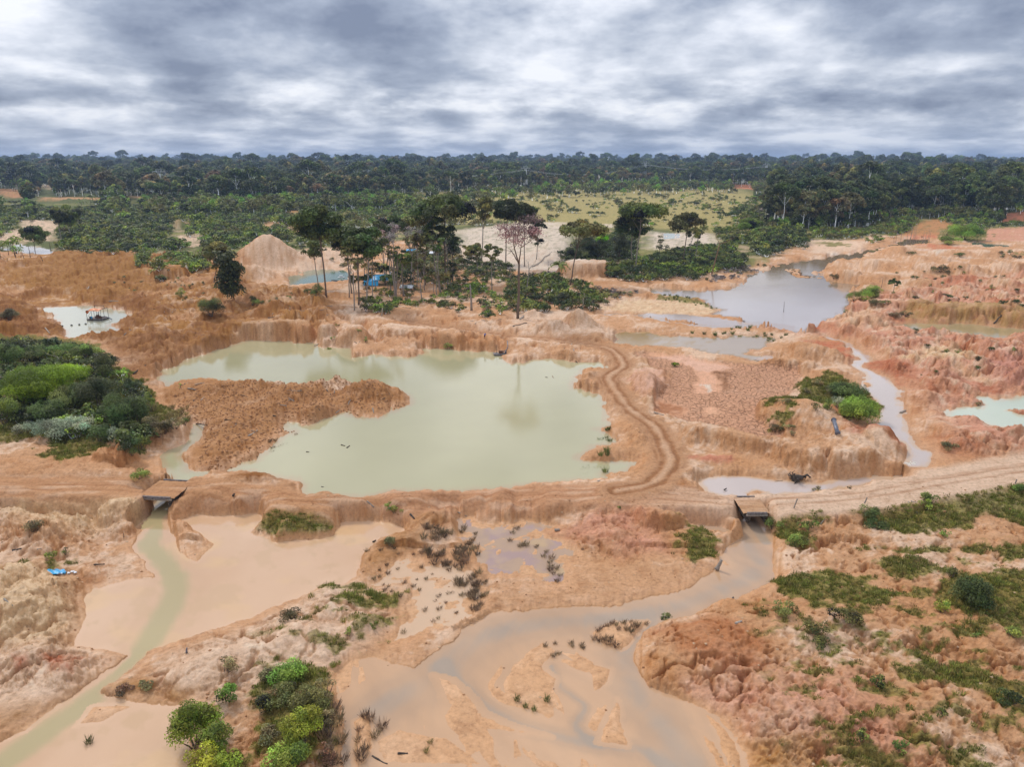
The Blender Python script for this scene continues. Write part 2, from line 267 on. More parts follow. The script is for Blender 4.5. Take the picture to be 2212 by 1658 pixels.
MOUNDS = [
 ('c2', 100, 1040, 400, 21, 16, 'cone'), ('c2', 300, 1040, 330, 14, 6, 'dome'), ('c2', -60, 1160, 260, 14, 6.5, 'dome'), ('c2', 620, 1000, 220, 12, 5.5, 'dome'), ('c2', 480, 1040, 250, 10, 4.5, 'dome'), ('c2', 420, 1240, 60, 3, 1.5, 'cone'),
 ('c1', 2170, 1050, 140, 16, 5, 'dome'), ('c1', 1500, 1180, 160, 12, 6, 'flat'), ('c1', 1250, 1150, 260, 14, 4.5, 'dome'), ('c1', 860, 1120, 190, 14, 5.5, 'dome'), ('c1', 300, 1130, 380, 22, 4.5, 'dome'), ('c1', 560, 1010, 300, 20, 4, 'dome'),
 ('c1', 1900, 1330, 420, 13, 4.2, 'dome'), ('c1', 1450, 1400, 460, 14, 4.4, 'dome'), ('c1', 1200, 1330, 300, 9, 3, 'dome'), ('c1', 80, 1500, 330, 11, 5.0, 'dome'), ('c1', 200, 1620, 250, 8, 3.2, 'dome'), ('c1', 1500, 1590, 420, 9, 2.6, 'dome'),
 ('c6', 240, 120, 330, 7, 4.0, 'flat'), ('c6', -60, 90, 260, 7, 3.4, 'flat'), ('c6', 620, 120, 90, 6, 3.6, 'flat'), ('c6', 850, 150, 260, 8, 4.4, 'dome'), ('c6', 850, 270, 90, 3, 1.6, 'dome'), ('c6', 1260, 275, 210, 3.2, 1.1, 'dome'), ('c6', 1200, 120, 200, 7, 2.6, 'flat'),
 ('c6', 1700, 175, 240, 5, 2.9, 'flat'), ('c6', 2000, 205, 220, 4, 2.3, 'flat'), ('c6', 1400, 140, 200, 5, 2.4, 'flat'),
 ('c3', 560, 1590, 230, 9, 6.8, 'cone'), ('c3', 330, 1620, 260, 7, 4.0, 'dome'), ('c3', 1380, 1235, 150, 8, 4.2, 'dome'), ('c3', 1150, 1255, 160, 8, 1.6, 'dome'), ('c3', 160, 1500, 120, 5, 3, 'dome'), ('c3', 620, 1120, 260, 13, 5.5, 'flat'), ('c3', 300, 1000, 240, 30, 6, 'dome'),
 ('c3', 380, 920, 200, 26, 6, 'dome'), ('c2', 1500, 1440, 90, 4, 2.4, 'dome'), ('c2', 1640, 1450, 80, 4, 2, 'dome'), ('c3', 1180, 1310, 90, 4, 1.3, 'dome'),
 ('c7', 120, 330, 150, 4.4, 4.2, 'cone'), ('c7', 420, 300, 220, 4.2, 2.2, 'dome'), ('c7', 690, 510, 190, 7, 2.6, 'dome'), ('c7', 620, 560, 110, 4, 2.0, 'flat'), ('c7', 1150, 560, 170, 13, 3.4, 'cone'), ('c7', 1170, 720, 80, 3, 2.6, 'dome'), ('c7', 1690, 905, 140, 3, .9, 'flat'),
 ('c7', 1010, 340, 120, 8, 1.8, 'dome'), ('c7', 1100, 1000, 180, 9, 1.5, 'dome'), ('c7', 950, 1120, 260, 4, .9, 'dome'), ('c7', 1560, 1300, 180, 4, 1.5, 'dome'),
 ('c4', 1130, 950, 190, 14, 5.0, 'dome'), ('c4', 1600, 960, 330, 16, 3.5, 'dome'), ('c4', 900, 1080, 200, 12, 5.6, 'dome'), ('c4', 1000, 1090, 200, 10, 4.2, 'dome'), ('c4', 620, 1060, 160, 12, 4.0, 'dome'), ('c4', 650, 1160, 240, 10, 4.6, 'dome'), ('c4', 900, 1180, 260, 9, 3.6, 'dome'),
 ('c4', 1350, 1100, 220, 12, 4.8, 'dome'), ('c4', 1650, 1120, 260, 13, 6.0, 'dome'), ('c4', 2050, 1110, 300, 13, 5.6, 'dome'), ('c4', 1950, 970, 300, 12, 3.6, 'dome'), ('c4', 1300, 1230, 260, 10, 3.8, 'dome'), ('c4', 1650, 1215, 330, 6, 4.6, 'dome'), ('c4', 2050, 1250, 260, 10, 4.6, 'dome'),
 ('c4', 870, 1240, 110, 6, 3.2, 'dome'), ('c4', 350, 1600, 140, 5, 3.6, 'dome'), ('c4', 830, 1580, 300, 9, 5.2, 'dome'), ('c4', 640, 1640, 200, 7, 4.0, 'dome'), ('c4', 1050, 1440, 480, 6, 3.8, 'flat'), ('c4', 1700, 1500, 480, 7, 4.6, 'flat'), ('c4', 2150, 1560, 170, 6, 4.4, 'flat'),
 ('c8', 900, 230, 260, 9, 4.4, 'dome'), ('c8', 1050, 170, 220, 7, 1.6, 'dome'), ('c8', 1200, 230, 170, 7, 2.0, 'dome'), ('c8', 1530, 420, 360, 9, 4.6, 'dome'), ('c8', 1180, 300, 160, 9, 2.6, 'dome'), ('c8', 320, 310, 330, 8, 4.2, 'dome'), ('c8', 560, 330, 220, 6, 3.0, 'dome'), ('c8', 560, 480, 260, 7, 2.0, 'dome'),
 ('c8', 150, 400, 300, 5, 1.8, 'flat'), ('c8', 1300, 700, 220, 8, 4.2, 'dome'), ('c8', 1380, 840, 190, 8, 2.6, 'dome'), ('c8', 1900, 520, 360, 6, 1.6, 'dome'), ('c8', 2150, 330, 330, 8, 3.6, 'dome'), ('c8', 1500, 560, 320, 6, 2.2, 'dome'), ('c8', 2200, 840, 150, 1.7, 1.3, 'dome'),
 ('c8', 330, 860, 420, 12, 4.4, 'dome'), ('c8', 120, 800, 240, 9, 3.2, 'dome'), ('c8', 600, 820, 220, 8, 2.6, 'dome'), ('c8', 450, 620, 200, 6, 2.0, 'dome'), ('c8', 1000, 1110, 240, 6, 3.8, 'flat'),
 ('b1', 330, 260, 330, 6.5, 2.6, 'dome'), ('b1', 30, 200, 260, 6, 2.0, 'dome'), ('b1', 720, 145, 190, 4.2, 3.0, 'dome'), ('b1', 1180, 110, 180, 3.6, 2.4, 'dome'), ('b1', 150, 700, 300, 8, 3.4, 'dome'), ('b1', 60, 560, 240, 6, 3, 'dome'), ('b1', 200, 1000, 260, 6, 1.8, 'dome'), ('b1', 380, 1090, 200, 3.5, 1.5, 'dome'),
 ('b1', 1250, 1030, 330, 7, 1.6, 'dome'), ('b1', 1750, 870, 330, 6, 1.9, 'dome'), ('b1', 1480, 960, 280, 5, 1.3, 'dome'), ('b1', 1700, 1450, 300, 9, 1.5, 'dome'), ('b1', 1780, 245, 210, 3.8, 1.5, 'flat'), ('b1', 1950, 720, 200, 4, 1.5, 'dome'), ('b1', 2150, 800, 180, 4, 1.5, 'dome'),
 ('b2', 1650, 290, 260, 5.5, 2.0, 'dome'), ('b2', 1500, 190, 300, 4, 1.8, 'dome'), ('b2', 560, 150, 300, 3.5, 1.4, 'dome'), ('b2', 1950, 170, 180, 3.5, 2.0, 'flat'), ('b3', 330, 170, 130, 2.5, 2.4, 'dome'), ('b3', 680, 330, 120, 3.5, 1.2, 'dome'),
 ('b3', 330, 1000, 330, 7, 1.8, 'dome'), ('b3', 700, 1300, 420, 7, 1.6, 'dome'), ('b3', 1900, 800, 300, 8, 1.4, 'dome'), ('b3', 1500, 900, 400, 8, 1.0, 'dome'), ('b3', 1400, 120, 300, 4, 1.6, 'dome'), ('b3', 1300, 330, 420, 7, 1.0, 'dome'),
 ('c5', 1950, 600, 520, 6, 1.9, 'dome'), ('c5', 2250, 560, 200, 5, 2.6, 'dome'), ('c6', 600, 560, 280, 6.5, 3.4, 'dome'), ('c6', 960, 640, 300, 7, 3.6, 'dome'), ('c6', 330, 650, 330, 6, 3.0, 'dome'), ('c6', 100, 800, 300, 7, 2.2, 'dome'), ('c5', 2000, 900, 330, 8, 1.8, 'dome'), ('c6', 520, 790, 260, 4, 1.8, 'dome'),
 ('c5', 1850, 1270, 200, 2.2, 1.5, 'dome'), ('c5', 2000, 1380, 330, 2.0, 1.2, 'dome'), ('c6', 190, 1420, 170, 2.2, 1.2, 'dome'), ('c6', 1225, 500, 22, 1.0, .9, 'dome'), ('c6', 1250, 612, 22, 1.0, .9, 'dome'), ('c6', 470, 900, 60, .9, .6, 'dome'),
 ('c5', 1000, 1200, 160, 4, 2.6, 'flat'), ('c5', 1500, 950, 160, 6, 2.2, 'flat'), ('c5', 650, 1200, 330, 6, 1.2, 'dome'), ('c5', 300, 1150, 200, 5, 1.4, 'dome'), ('c5', 1350, 1370, 150, 3, 1.1, 'dome'), ('c5', 850, 1330, 300, 3.5, 1.2, 'dome'),
]
for m_ in MOUNDS: mound(*m_)
for q in range(60):   # scattered far spoil
    u_ = rs.uniform(1600, 2350); v_ = rs.uniform(520, 640)
    mound('v', u_, v_, rs.uniform(25, 70), rs.uniform(8, 14), rs.uniform(1.5, 4)) if (v_ > 560 and u_ > 1780) else None
plateau('c7', [(1420, 960), (1500, 925), (1600, 945), (1850, 1010), (2211, 1075), (2400, 1100), (2700, 1060), (2900, 960), (3060, 1060), (3160, 1120), (3370, 1180), (3340, 1260), (3250, 1290), (2900, 1290), (2500, 1270), (2300, 1190), (2211, 1150), (1900, 1120), (1600, 1060), (1430, 1040)], 2.7, 4.6)
plateau('c8', [(1190, 830), (1300, 800), (1500, 850), (1600, 880), (1900, 940), (2400, 1010), (2400, 1090), (2000, 1070), (1600, 1050), (1480, 1020), (1300, 960)], 2.4, 4.2)
plateau('c5', [(-300, 1380), (-300, 1130), (150, 1080), (450, 1100), (800, 1060), (960, 1130), (1040, 1180), (1020, 1260), (1200, 1310), (1400, 1370), (1200, 1400)], 1.1, 2.5)
plateau('c5', [(-300, 1070), (-300, 600), (100, 250), (600, 260), (1000, 420), (1250, 640), (1500, 800), (1560, 900), (1200, 1100), (950, 1130), (600, 1060)], 1.6, 4)
# sand flats, dried basins
basin_pts = [(1100, 285), (1250, 292), (1400, 300), (1700, 345), (1900, 375), (2200, 395), (2400, 420), (2520, 470), (2480, 580), (2260, 680), (2190, 720), (2110, 780), (2085, 850), (2211, 900), (2330, 1010), (2211, 1040), (1850, 985), (1550, 895), (1300, 815), (1200, 740), (1245, 650), (1370, 500), (1350, 430), (1200, 405), (1130, 350)]
basin = region('c7', basin_pts, soft=1.6)
H = lerp(H, Bz(X, Y)+.25+.05*lump2, basin)
flats = [('c3', [(800, 1420), (1000, 1340), (1250, 1330), (1650, 1360), (1760, 1440), (1740, 1480), (1950, 1530), (2050, 1560), (1600, 1545), (1400, 1520), (1150, 1470), (760, 1470)], 1.15, 2),
 ('c3', [(1250, 1600), (1500, 1590), (1900, 1605), (2150, 1620), (2400, 1640), (2300, 1670), (1900, 1660), (1500, 1670)], 1.1, 2),
 ('b2', [(860, 830), (900, 540), (1150, 530), (1300, 560), (1420, 330), (1600, 420), (1962, 480), (2150, 470), (2230, 500), (2100, 580), (1962, 630), (1700, 690), (1400, 705), (1000, 730)], -1.42, 2.5),
 ('b2', [(320, 1050), (380, 930), (440, 870), (600, 850), (790, 810), (760, 860), (640, 950), (490, 1070)], -1.55, 1.2),
 ('b1', [(900, 100), (960, 60), (870, 200), (700, 300), (480, 240), (520, 330), (640, 420), (560, 540), (400, 600), (430, 800), (400, 950), (500, 800), (480, 600), (900, 560), (880, 480), (840, 420), (800, 300)], -1.45, 1.5),
 ('c7', [(1480, 1190), (1860, 1180), (1870, 1250), (1500, 1225)], 1.2, 1.5),
 ('c5', [(1280, 600), (1450, 590), (1470, 680), (1800, 760), (1600, 800), (1380, 760), (1300, 700)], .35, 2),
 ('c5', [(1090, 1270), (1290, 1090), (1500, 1040), (1640, 1035), (1480, 1120), (1380, 1190), (1370, 1290), (1200, 1330)], .3, 1.5),
 ('c1', [(160, 1330), (500, 1300), (830, 1390), (600, 1410), (330, 1440), (260, 1450)], 1.5, 3), ('c1', [(0, 960), (0, 830), (200, 830), (470, 880), (500, 960), (250, 1040), (0, 1060)], 1.4, 5),
 ('c2', [(1750, 790), (2211, 780), (2211, 1000), (1750, 1000)], 1.6, 8), ('c3', [(0, 690), (430, 690), (440, 750), (0, 800)], 1.6, 10),
 ('c6', [(0, 545), (300, 545), (700, 560), (720, 680), (640, 600), (300, 580), (0, 590)], 2.1, 1)]
for c, pts, lv, sf in flats:
    t = region(c, pts, soft=sf); H = lerp(H, lv+.06*lump2, t*.95)
# main dirt road on its bank, side track
road_s = smoothpl(ROAD, 6); rd, rside = pline(road_s, .12, 14, True)
def edge_noise(wl, ox): return fbm(X, Y, wl, 3, ox=ox)
RLV = Bz(X, Y*0+400).astype(np.float32)*0+1.05+.25*fbm(X, Y*0, 40, 2, ox=8)
hw_ = 3.0+.9*ss(20, 60, X)
t_road = ss(2.2, 0, rd-hw_-.8*edge_noise(5, 8))
t_shoul = ss(5.5, .5, rd-hw_-1.2*edge_noise(6, 9))
H = lerp(H, np.minimum(np.maximum(H, RLV-.9), np.maximum(RLV+.4, H*.5+RLV*.5)), t_shoul*.9)
H = lerp(H, RLV, t_road)
rut = np.exp(-((rd-.95)/.38)**2)+.7*np.exp(-((rd-1.7)/.3)**2)*(rside > 0)
H -= t_road*(.10*rut-.05*fbm(X*.25, Y*1.6, 1.2, 3, ox=4))
trk_uv = cat(UV('c6', [(1300, 10), (1500, 45), (1750, 80), (1950, 105), (2211, 140)]), UV('c7', [(200, 150), (500, 185), (800, 228), (890, 280), (935, 340), (945, 395), (870, 440), (825, 490), (860, 560), (905, 620), (950, 690), (1020, 765),
   (1120, 830), (1210, 900), (1270, 980), (1310, 1070), (1345, 1160), (1340, 1240), (1290, 1310), (1210, 1380), (1080, 1430), (900, 1460)]))
trk = []
for p in trk_uv:
    x, y = proj(p[0], p[1], 1.5); trk.append((float(x), float(y)))
TRK = smoothpl(np.array(trk), 6); td = pline(TRK, .1, 12)
td = td+.5*fbm(X, Y, 5, 3, ox=444); t_trk = ss(1.8, 0, td-2.5-1.6*edge_noise(4, 18)); t_trs = ss(5, .5, td-2)
H = lerp(H, np.clip(H, 1.2, 2.0), t_trs*.8); H = lerp(H, 1.35+.2*lump2, t_trk)
trut = np.exp(-((td-1.15-.15*fbm(X, Y, 3, 2, ox=447))/.48)**2)*np.clip(.95+1.2*fbm(X, Y, 2.6, 3, ox=446), .3, 1.3)+.7*np.exp(-((td-2.2)/.3)**2)*np.clip(2.5*fbm(X, Y, 9, 3, ox=448), 0, 1); H -= t_trk*(.14*trut-.10*fbm(X, Y, 1.5, 3, ox=445))
# trenches and washed-out gullies cut into the banks
GUL = [('c2', [(640, 1460), (760, 1500), (900, 1560), (980, 1620), (1040, 1690)], 1.6, 1.9), ('c2', [(260, 1490), (400, 1540), (470, 1590), (500, 1650), (510, 1720)], 1.3, 1.9), ('c2', [(480, 1500), (600, 1560), (680, 1590), (700, 1660), (640, 1730)], 1.3, 1.7),
 ('b1', [(200, 90), (400, 100), (520, 125), (550, 180), (600, 200)], .8, 1.2), ('b1', [(0, 80), (250, 130), (380, 200), (430, 290)], .5, .8), ('b1', [(0, 30), (200, 45), (450, 60), (560, 100)], .45, .6), ('b1', [(180, 270), (280, 300), (350, 380)], .45, .7), ('b1', [(260, 180), (300, 260), (390, 300)], .4, .6),
 ('b1', [(1260, 135), (1340, 120), (1400, 80)], .5, .8), ('b1', [(0, 440), (120, 455), (260, 450), (380, 480)], 1.0, 1.2), ('b3', [(0, 115), (60, 130), (150, 120), (130, 160)], .5, .9), ('b3', [(830, 330), (950, 320), (1050, 295), (1140, 310)], .8, .8),
 ('b3', [(150, 1290), (260, 1330), (330, 1420), (470, 1470)], .7, .8), ('b3', [(1500, 930), (1700, 970), (1900, 990), (2126, 1030)], .7, .7), ('b3', [(1550, 1100), (1800, 1110), (2000, 1180)], .5, .5), ('c7', [(2050, 1030), (2150, 1080), (2300, 1100)], .6, .5),
 ('c6', [(1560, 110), (1540, 160), (1560, 210)], .7, 1.4), ('c6', [(1800, 150), (1810, 200), (1800, 250)], .7, 1.2), ('c6', [(2040, 160), (2090, 200), (2080, 250)], .8, 1.2), ('c6', [(2110, 120), (2120, 190), (2150, 240)], .8, 1.4),
 ('c8', [(1880, 490), (2000, 450), (2100, 420)], .8, 1.6), ('c8', [(1650, 220), (1750, 300), (1850, 330)], 2, 2.4), ('c8', [(520, 1180), (490, 1260)], .6, 1.4), ('c8', [(310, 1280), (320, 1340)], .6, 1.4), ('c8', [(40, 1300), (45, 1360)], .6, 1.4),
 ('c5', [(980, 1130), (1010, 1200), (1040, 1260)], .9, 1.4)]
for c, pts, wd, dp in GUL:
    d = pline(smoothpl(W(c, pts, 1.5), 5), .6, 6); H -= dp*np.exp(-(d/wd)**2)
H_smooth = H.copy()
# ---- rills: streaks of noise drawn out along the fall of the land
Hg = H.reshape(NR, NC); XG = X.reshape(NR, NC); YG = Y.reshape(NR, NC)
def grad(h):
    h = h.reshape(NR, NC); dxc = np.gradient(XG, axis=1); gx = np.gradient(h, axis=1)/dxc
    dh = np.gradient(h, axis=0); dyr = np.gradient(YG, axis=0); dxr = np.gradient(XG, axis=0)
    return gx, (dh-gx*dxr)/dyr
gx, gy = grad(H_smooth); gm = np.hypot(gx, gy)+1e-4
dX = -gx/gm; dY = -gy/gm; slope = gm.ravel()
def samp(a, x, y):
    r = np.clip(np.interp(y, rows, np.arange(NR)).round().astype(int), 0, NR-1)
    c = np.clip(np.interp(x/np.maximum(y, rows[26]), cols, np.arange(NC)).round().astype(int), 0, NC-1)
    return a[r, c]
near = Y < 420
def lic(wl, step, nst, ox):
    px = X[near].copy(); py = Y[near].copy(); acc = np.zeros(px.shape, np.float32)
    for s in (1, -1):
        qx = px.copy(); qy = py.copy()
        for k in range(nst):
            acc += pn(qx/wl+ox, qy/wl+ox*.3)
            if k < nst-1:
                ux = samp(dX, qx, qy); uy = samp(dY, qx, qy); qx += s*step*ux; qy += s*step*uy
    out = np.zeros(X.shape, np.float32); out[near] = acc/(2*nst)*2.6; return out
r1 = lic(.9, .5, 7, 3); r2 = lic(2.0, 1.0, 6, 9)
rill = -np.clip(-np.abs(r1)*1.4+.42, 0, 1)*ss(260, 140, Y)-1.2*np.clip(-np.abs(r2)*1.2+.38, 0, 1)
soil = 1-np.maximum(t_road, t_trk*.9); soil = soil*(1-basin)
steep = ss(.06, .45, slope)
rfar = 1-.6*ss(130, 240, Y); rvar = rfar*np.clip(.25+2.2*np.clip(fbm(X, Y, 11, 3, ox=881)+.12, 0, 1), 0, 1.25); rill = rill*rvar; H += soil*steep*(rill*.55+.2*r2)
f1_ = fbm(X, Y, 13, 4, .55, ox=811); f2_ = fbm(X, Y, 5.5, 4, .6, ox=821); gul1 = np.exp(-(f1_/.035)**2); gul2 = np.exp(-(f2_/.05)**2)
land_ = soil*ss(.03, .22, slope)*np.clip(zone_r+zone_l+zone_m+hill+(Y < 112)*.7, 0, 1)
H -= land_*(.85*gul1+.42*gul2)
clod_zone = region('v', [(360, 845), (500, 825), (700, 800), (890, 860), (760, 900), (600, 930), (540, 1000), (470, 1020), (420, 1000), (440, 920), (400, 900)], soft=3)
clod = fbm(X, Y, .9, 3, .6, ox=55); clod_b = fbm(X, Y, 2.6, 3, .6, ox=65)
rough_z = ss(-.12, .22, fbm(X, Y, 22, 3, ox=101))
H += soil*(clod_zone*(.55*clod+.35*clod_b)+.13*clod*(1-clod_zone)+.12*clod_b+.40*rough_z*clod_b+.26*rough_z*clod)
# terraced breaks on steep slopes: little cliffs where banks slump
H += soil*ss(.22, .6, slope)*.75*np.abs(clod_b)
# far country
forest_rise = 17*ss(900, 2300, Y-.12*X)*ss(2600, 1500, Y*.15+X*.5+600)+14*ss(1500, 4200, Y)
H += forest_rise*.45+11*ss(1900, 3000, Y)*fbm(X, Y, 700, 3, ox=66)+16*ss(3500, 6500, Y)*ss(600, 2400, X)*np.clip(.4+fbm(X, Y, 1800, 3, ox=3), 0, 1.2)+4*fbm(X, Y, 500, 3, ox=9)*ss(700, 1300, Y)

# ---- carve the waters
shore = np.full(X.shape, 99., np.float32); winfo = []
CHAN = {'flood': [('b1', [(950, 60), (930, 200), (890, 330), (960, 440), (1040, 560), (1010, 700), (930, 850), (830, 1000), (690, 1140), (480, 1300), (220, 1490), (0, 1640), (-200, 1760)], 2.3)],
        'delta': [('b2', [(2470, 160), (2450, 330), (2530, 450), (2400, 560), (2100, 690), (1700, 770), (1300, 800), (1000, 850), (800, 930), (650, 1060), (450, 1220), (200, 1370), (100, 1600), (90, 1900)], 2.6),
                  ('b2', [(1820, 830), (1740, 960), (1740, 1070), (1820, 1270), (1950, 1420), (2130, 1700), (2200, 1900)], 2.4), ('b2', [(650, 1060), (800, 1230), (1050, 1390), (1500, 1520), (1800, 1560), (2000, 1700)], 1.0), ('b2', [(1300, 1060), (1340, 1180), (1480, 1300), (1440, 1420), (1560, 1520)], .5)]}
bars = [('b2', [(1040, 1080), (1160, 960), (1250, 900), (1330, 960), (1250, 1060), (1320, 1130), (1280, 1240), (1180, 1290), (1040, 1290), (1000, 1170)], .10), ('b2', [(1440, 960), (1560, 1060), (1640, 1080), (1600, 1170), (1540, 1200), (1530, 1120), (1450, 1040)], .16),
        ('b2', [(1660, 1250), (1740, 1535), (1560, 1505)], .13), ('b2', [(1530, 860), (1660, 800), (1860, 795), (1780, 880), (1700, 960), (1600, 930)], .35), ('b2', [(600, 1100), (700, 1130), (900, 1350), (1300, 1480), (900, 1440), (640, 1290)], .02),
        ('b2', [(250, 1480), (400, 1420), (700, 1480), (900, 1640), (300, 1640)], .05), ('b2', [(130, 1380), (200, 1340), (230, 1560), (140, 1658)], .3), ('b3', [(200, 1310), (420, 1500), (500, 1900), (440, 1900), (330, 1500)], .14), ('b2', [(2130, 1420), (2280, 1520), (2400, 1750), (2300, 1700)], .05),
        ('c8', [(830, 570), (900, 575), (850, 612)], .2), ('c7', [(1990, 1500), (2100, 1470), (2190, 1480), (2100, 1505)], .25), ('b1', [(540, 1300), (800, 1290), (600, 1400), (450, 1420)], .12), ('b1', [(330, 1300), (150, 1440), (0, 1500), (0, 1400), (200, 1320)], .12),
        ('c4', [(160, 1085), (250, 1075), (300, 1130), (440, 1160), (230, 1150)], .3), ('c4', [(0, 1600), (200, 1635), (100, 1640)], .1), ('c8', [(2040, 832), (2200, 850), (2400, 880), (2400, 905), (2150, 870)], .8), ('b1', [(980, 200), (1060, 370), (1150, 440), (1280, 330), (1120, 250), (1040, 190)], .2)]
bw_n = np.clip(1+1.6*fbm(X, Y, 6, 2, ox=71), .35, 2.2)
SD = {}
for nm, c, pts, L, bw, kind in WATERS:
    SD[nm] = sdf(WL(c, pts, L), 1.5 if nm in ('marsh', 'marshwet') else (.75 if nm in ('river', 'stream', 'creekpond') else .9), 30)
ALLS = np.stack([SD[k] for k in SD]); _o = np.partition(ALLS, 1, axis=0)[:2]; del ALLS
for nm, c, pts, L, bw, kind in WATERS:
    s = SD[nm]; other = np.where(_o[0] == s, _o[1], _o[0])
    m = s < 29.5
    hb = H[m]; sm = s[m]; bwm = bw*bw_n[m]
    up = L+.04+np.maximum(hb-L, .22)*(1-np.exp(-np.maximum(sm, 0)/bwm*1.6))+.02
    out = np.where(hb < L+.25, lerp(hb, np.maximum(hb, L+.25), ss(9, 4, sm)), hb)
    newh = lerp(up, out, ss(bw*1.5, bw*3.5, sm)); ot = other[m]; newh = lerp(hb, newh, ss(.3, 2.2, ot)*(ot >= 0)+(ot < 0)*0)
    newh = np.where(sm > 0, newh, hb)
    ins = sm <= 0
    if kind in ('delta', 'flood'):
        cw1 = fbm(X[m], Y[m], 14, 2, ox=88)*6; ang = fbm(X[m]*.75+Y[m]*.22+cw1, Y[m]*.16-X[m]*.12+cw1*.2, 2.4, 4, .55, ox=5 if kind == 'delta' else 15)
        dep = (-.004 if kind == 'delta' else .055)+ang*(.17 if kind == 'delta' else .05)+.02*ss(0, -4, sm)
        if kind == 'flood': dep = dep+.06
    elif nm in ('marsh', 'marshwet'):
        dep = .03+.30*fbm(X[m], Y[m], 3.6, 4, .6, ox=45)+.03*ss(0, -4, sm)
    else:
        dep = .10+.9*ss(0, -5, sm)
    hin = L-dep*ss(.2, -.8-1.2*np.clip(bwm/bw-.6, 0, 2), sm)
    if nm in CHAN:
        for cc, pp, wd in CHAN[nm]:
            d = pline(smoothpl(WL(cc, pp, L), 5), .5, 12)[m]; hin -= .40*np.exp(-(d/wd)**2)
    newh = np.where(ins, hin, newh)
    H[m] = newh; shore[m] = np.minimum(shore[m], np.abs(sm))
    winfo.append((nm, s, L, kind))
for c, pts, hb in bars:
    s = sdf(W(c, pts, -.1), .6, 6); t = ss(.5, -.7, s); lv = Bz(X, Y)
    L0 = np.full(X.shape, -1.7 if c[0] == 'b' else (.8 if c in ('c8', 'c4') else -.2), np.float32)
    if c == 'c8' and pts[0][0] > 2000: L0[:] = 1.3
    H = np.where(t > 0, np.maximum(H, L0-.12+(hb+.12)*t+.03*clod), H)
# channels under the two bridges stay open
def notch(p0, p1, wd, L):
    global H
    d = pline(np.array([p0, p1]), 0, 8); t = ss(wd+.25, wd-.25, d); H = lerp(H, np.minimum(H, L-.5), t)
br1 = WL('c5', [(1432, 1510)], 0.)[0]; br2 = WL('b3', [(519, 140)], 0.)[0]
BR = []
for b_, wd in ((br1, 1.65), (br2, .75)):
    i = np.argmin(np.hypot(*(road_s-b_).T)); c_ = road_s[i]; tg = road_s[i+1]-road_s[i-1]; tg /= np.hypot(*tg); nn = np.array([-tg[1], tg[0]])
    if nn[1] < 0: nn = -nn
    BR.append((c_, tg, nn, wd)); notch(c_-nn*7.5, c_+nn*5.5, wd, -1.7)
HG = H.reshape(NR, NC)
def hgt(x, y):
    x = np.atleast_1d(np.asarray(x, float)); y = np.atleast_1d(np.asarray(y, float))
    r = np.clip(np.interp(y, rows, np.arange(NR)), 0, NR-1.001); c = np.clip(np.interp(x/np.maximum(y, rows[26]), cols, np.arange(NC)), 0, NC-1.001)
    r0 = r.astype(int); c0 = c.astype(int); fr = r-r0; fc = c-c0
    return (HG[r0, c0]*(1-fr)*(1-fc)+HG[r0+1, c0]*fr*(1-fc)+HG[r0, c0+1]*(1-fr)*fc+HG[r0+1, c0+1]*fr*fc)
def G(c, x, y, n=14):
    """ground point seen at a pixel of crop c"""
    u, v = UV(c, [(x, y)])[0]; z = 0.; px = py = 0.
    for i in range(n):
        px, py = proj(u, v, z); z = lerp(z, float(hgt(px, py)[0]), .6)
    return float(px), float(py), float(hgt(px, py)[0])

FORBID = [UV(c, p) for c, p in [('c1', [(-50, 390), (200, 400), (190, 500), (-50, 500)]), ('c1', [(340, 460), (620, 455), (900, 465), (900, 500), (620, 530), (350, 520)]), ('c1', [(1050, 450), (1250, 450), (1250, 500), (1060, 500)]), ('c1', [(1420, 460), (1510, 465), (1500, 530), (1430, 520)]),
  ('c1', [(1470, 680), (1610, 675), (1610, 740), (1480, 740)]), ('c1', [(220, 670), (500, 680), (500, 860), (200, 860)]), ('c1', [(1640, 775), (1750, 775), (1760, 900), (1640, 900)]), ('c1', [(350, 370), (450, 370), (450, 420), (360, 420)]), ('c1', [(840, 640), (900, 640), (890, 690), (840, 690)]), ('c1', [(250, 440), (370, 450), (370, 490), (250, 480)]), ('c1', [(670, 415), (770, 415), (770, 440), (670, 440)]),
  ('c2', [(60, 690), (160, 690), (160, 730), (60, 730)]), ('c2', [(280, 690), (370, 690), (370, 800), (290, 800)]), ('c3', [(1890, 365), (2090, 370), (2080, 415), (1900, 412)]), ('c4', [(1260, 280), (2200, 288), (2200, 305), (1260, 298)]), ('c2', [(270, 575), (350, 580), (350, 620), (270, 620)]), ('c2', [(870, 640), (1130, 645), (1130, 670), (870, 665)])]]
for cc, xx, yy, hw0, h0 in [('c1', 90, 450, 110, 7), ('c1', 30, 470, 90, 5), ('c1', 480, 500, 130, 5), ('c1', 620, 505, 110, 6), ('c1', 750, 500, 90, 4), ('c1', 1130, 475, 90, 5), ('c1', 1220, 480, 60, 4), ('c1', 1465, 505, 50, 6), ('c1', 1540, 720, 80, 6), ('c1', 310, 470, 60, 4), ('c1', 400, 400, 60, 5), ('c1', 870, 680, 40, 5), ('c1', 700, 425, 60, 3), ('c3', 1990, 405, 110, 5), ('c1', 1690, 850, 60, 3), ('c1', 290, 690, 90, 3)]: mound(cc, xx, yy, hw0, 14, h0*1.1, 'dome')
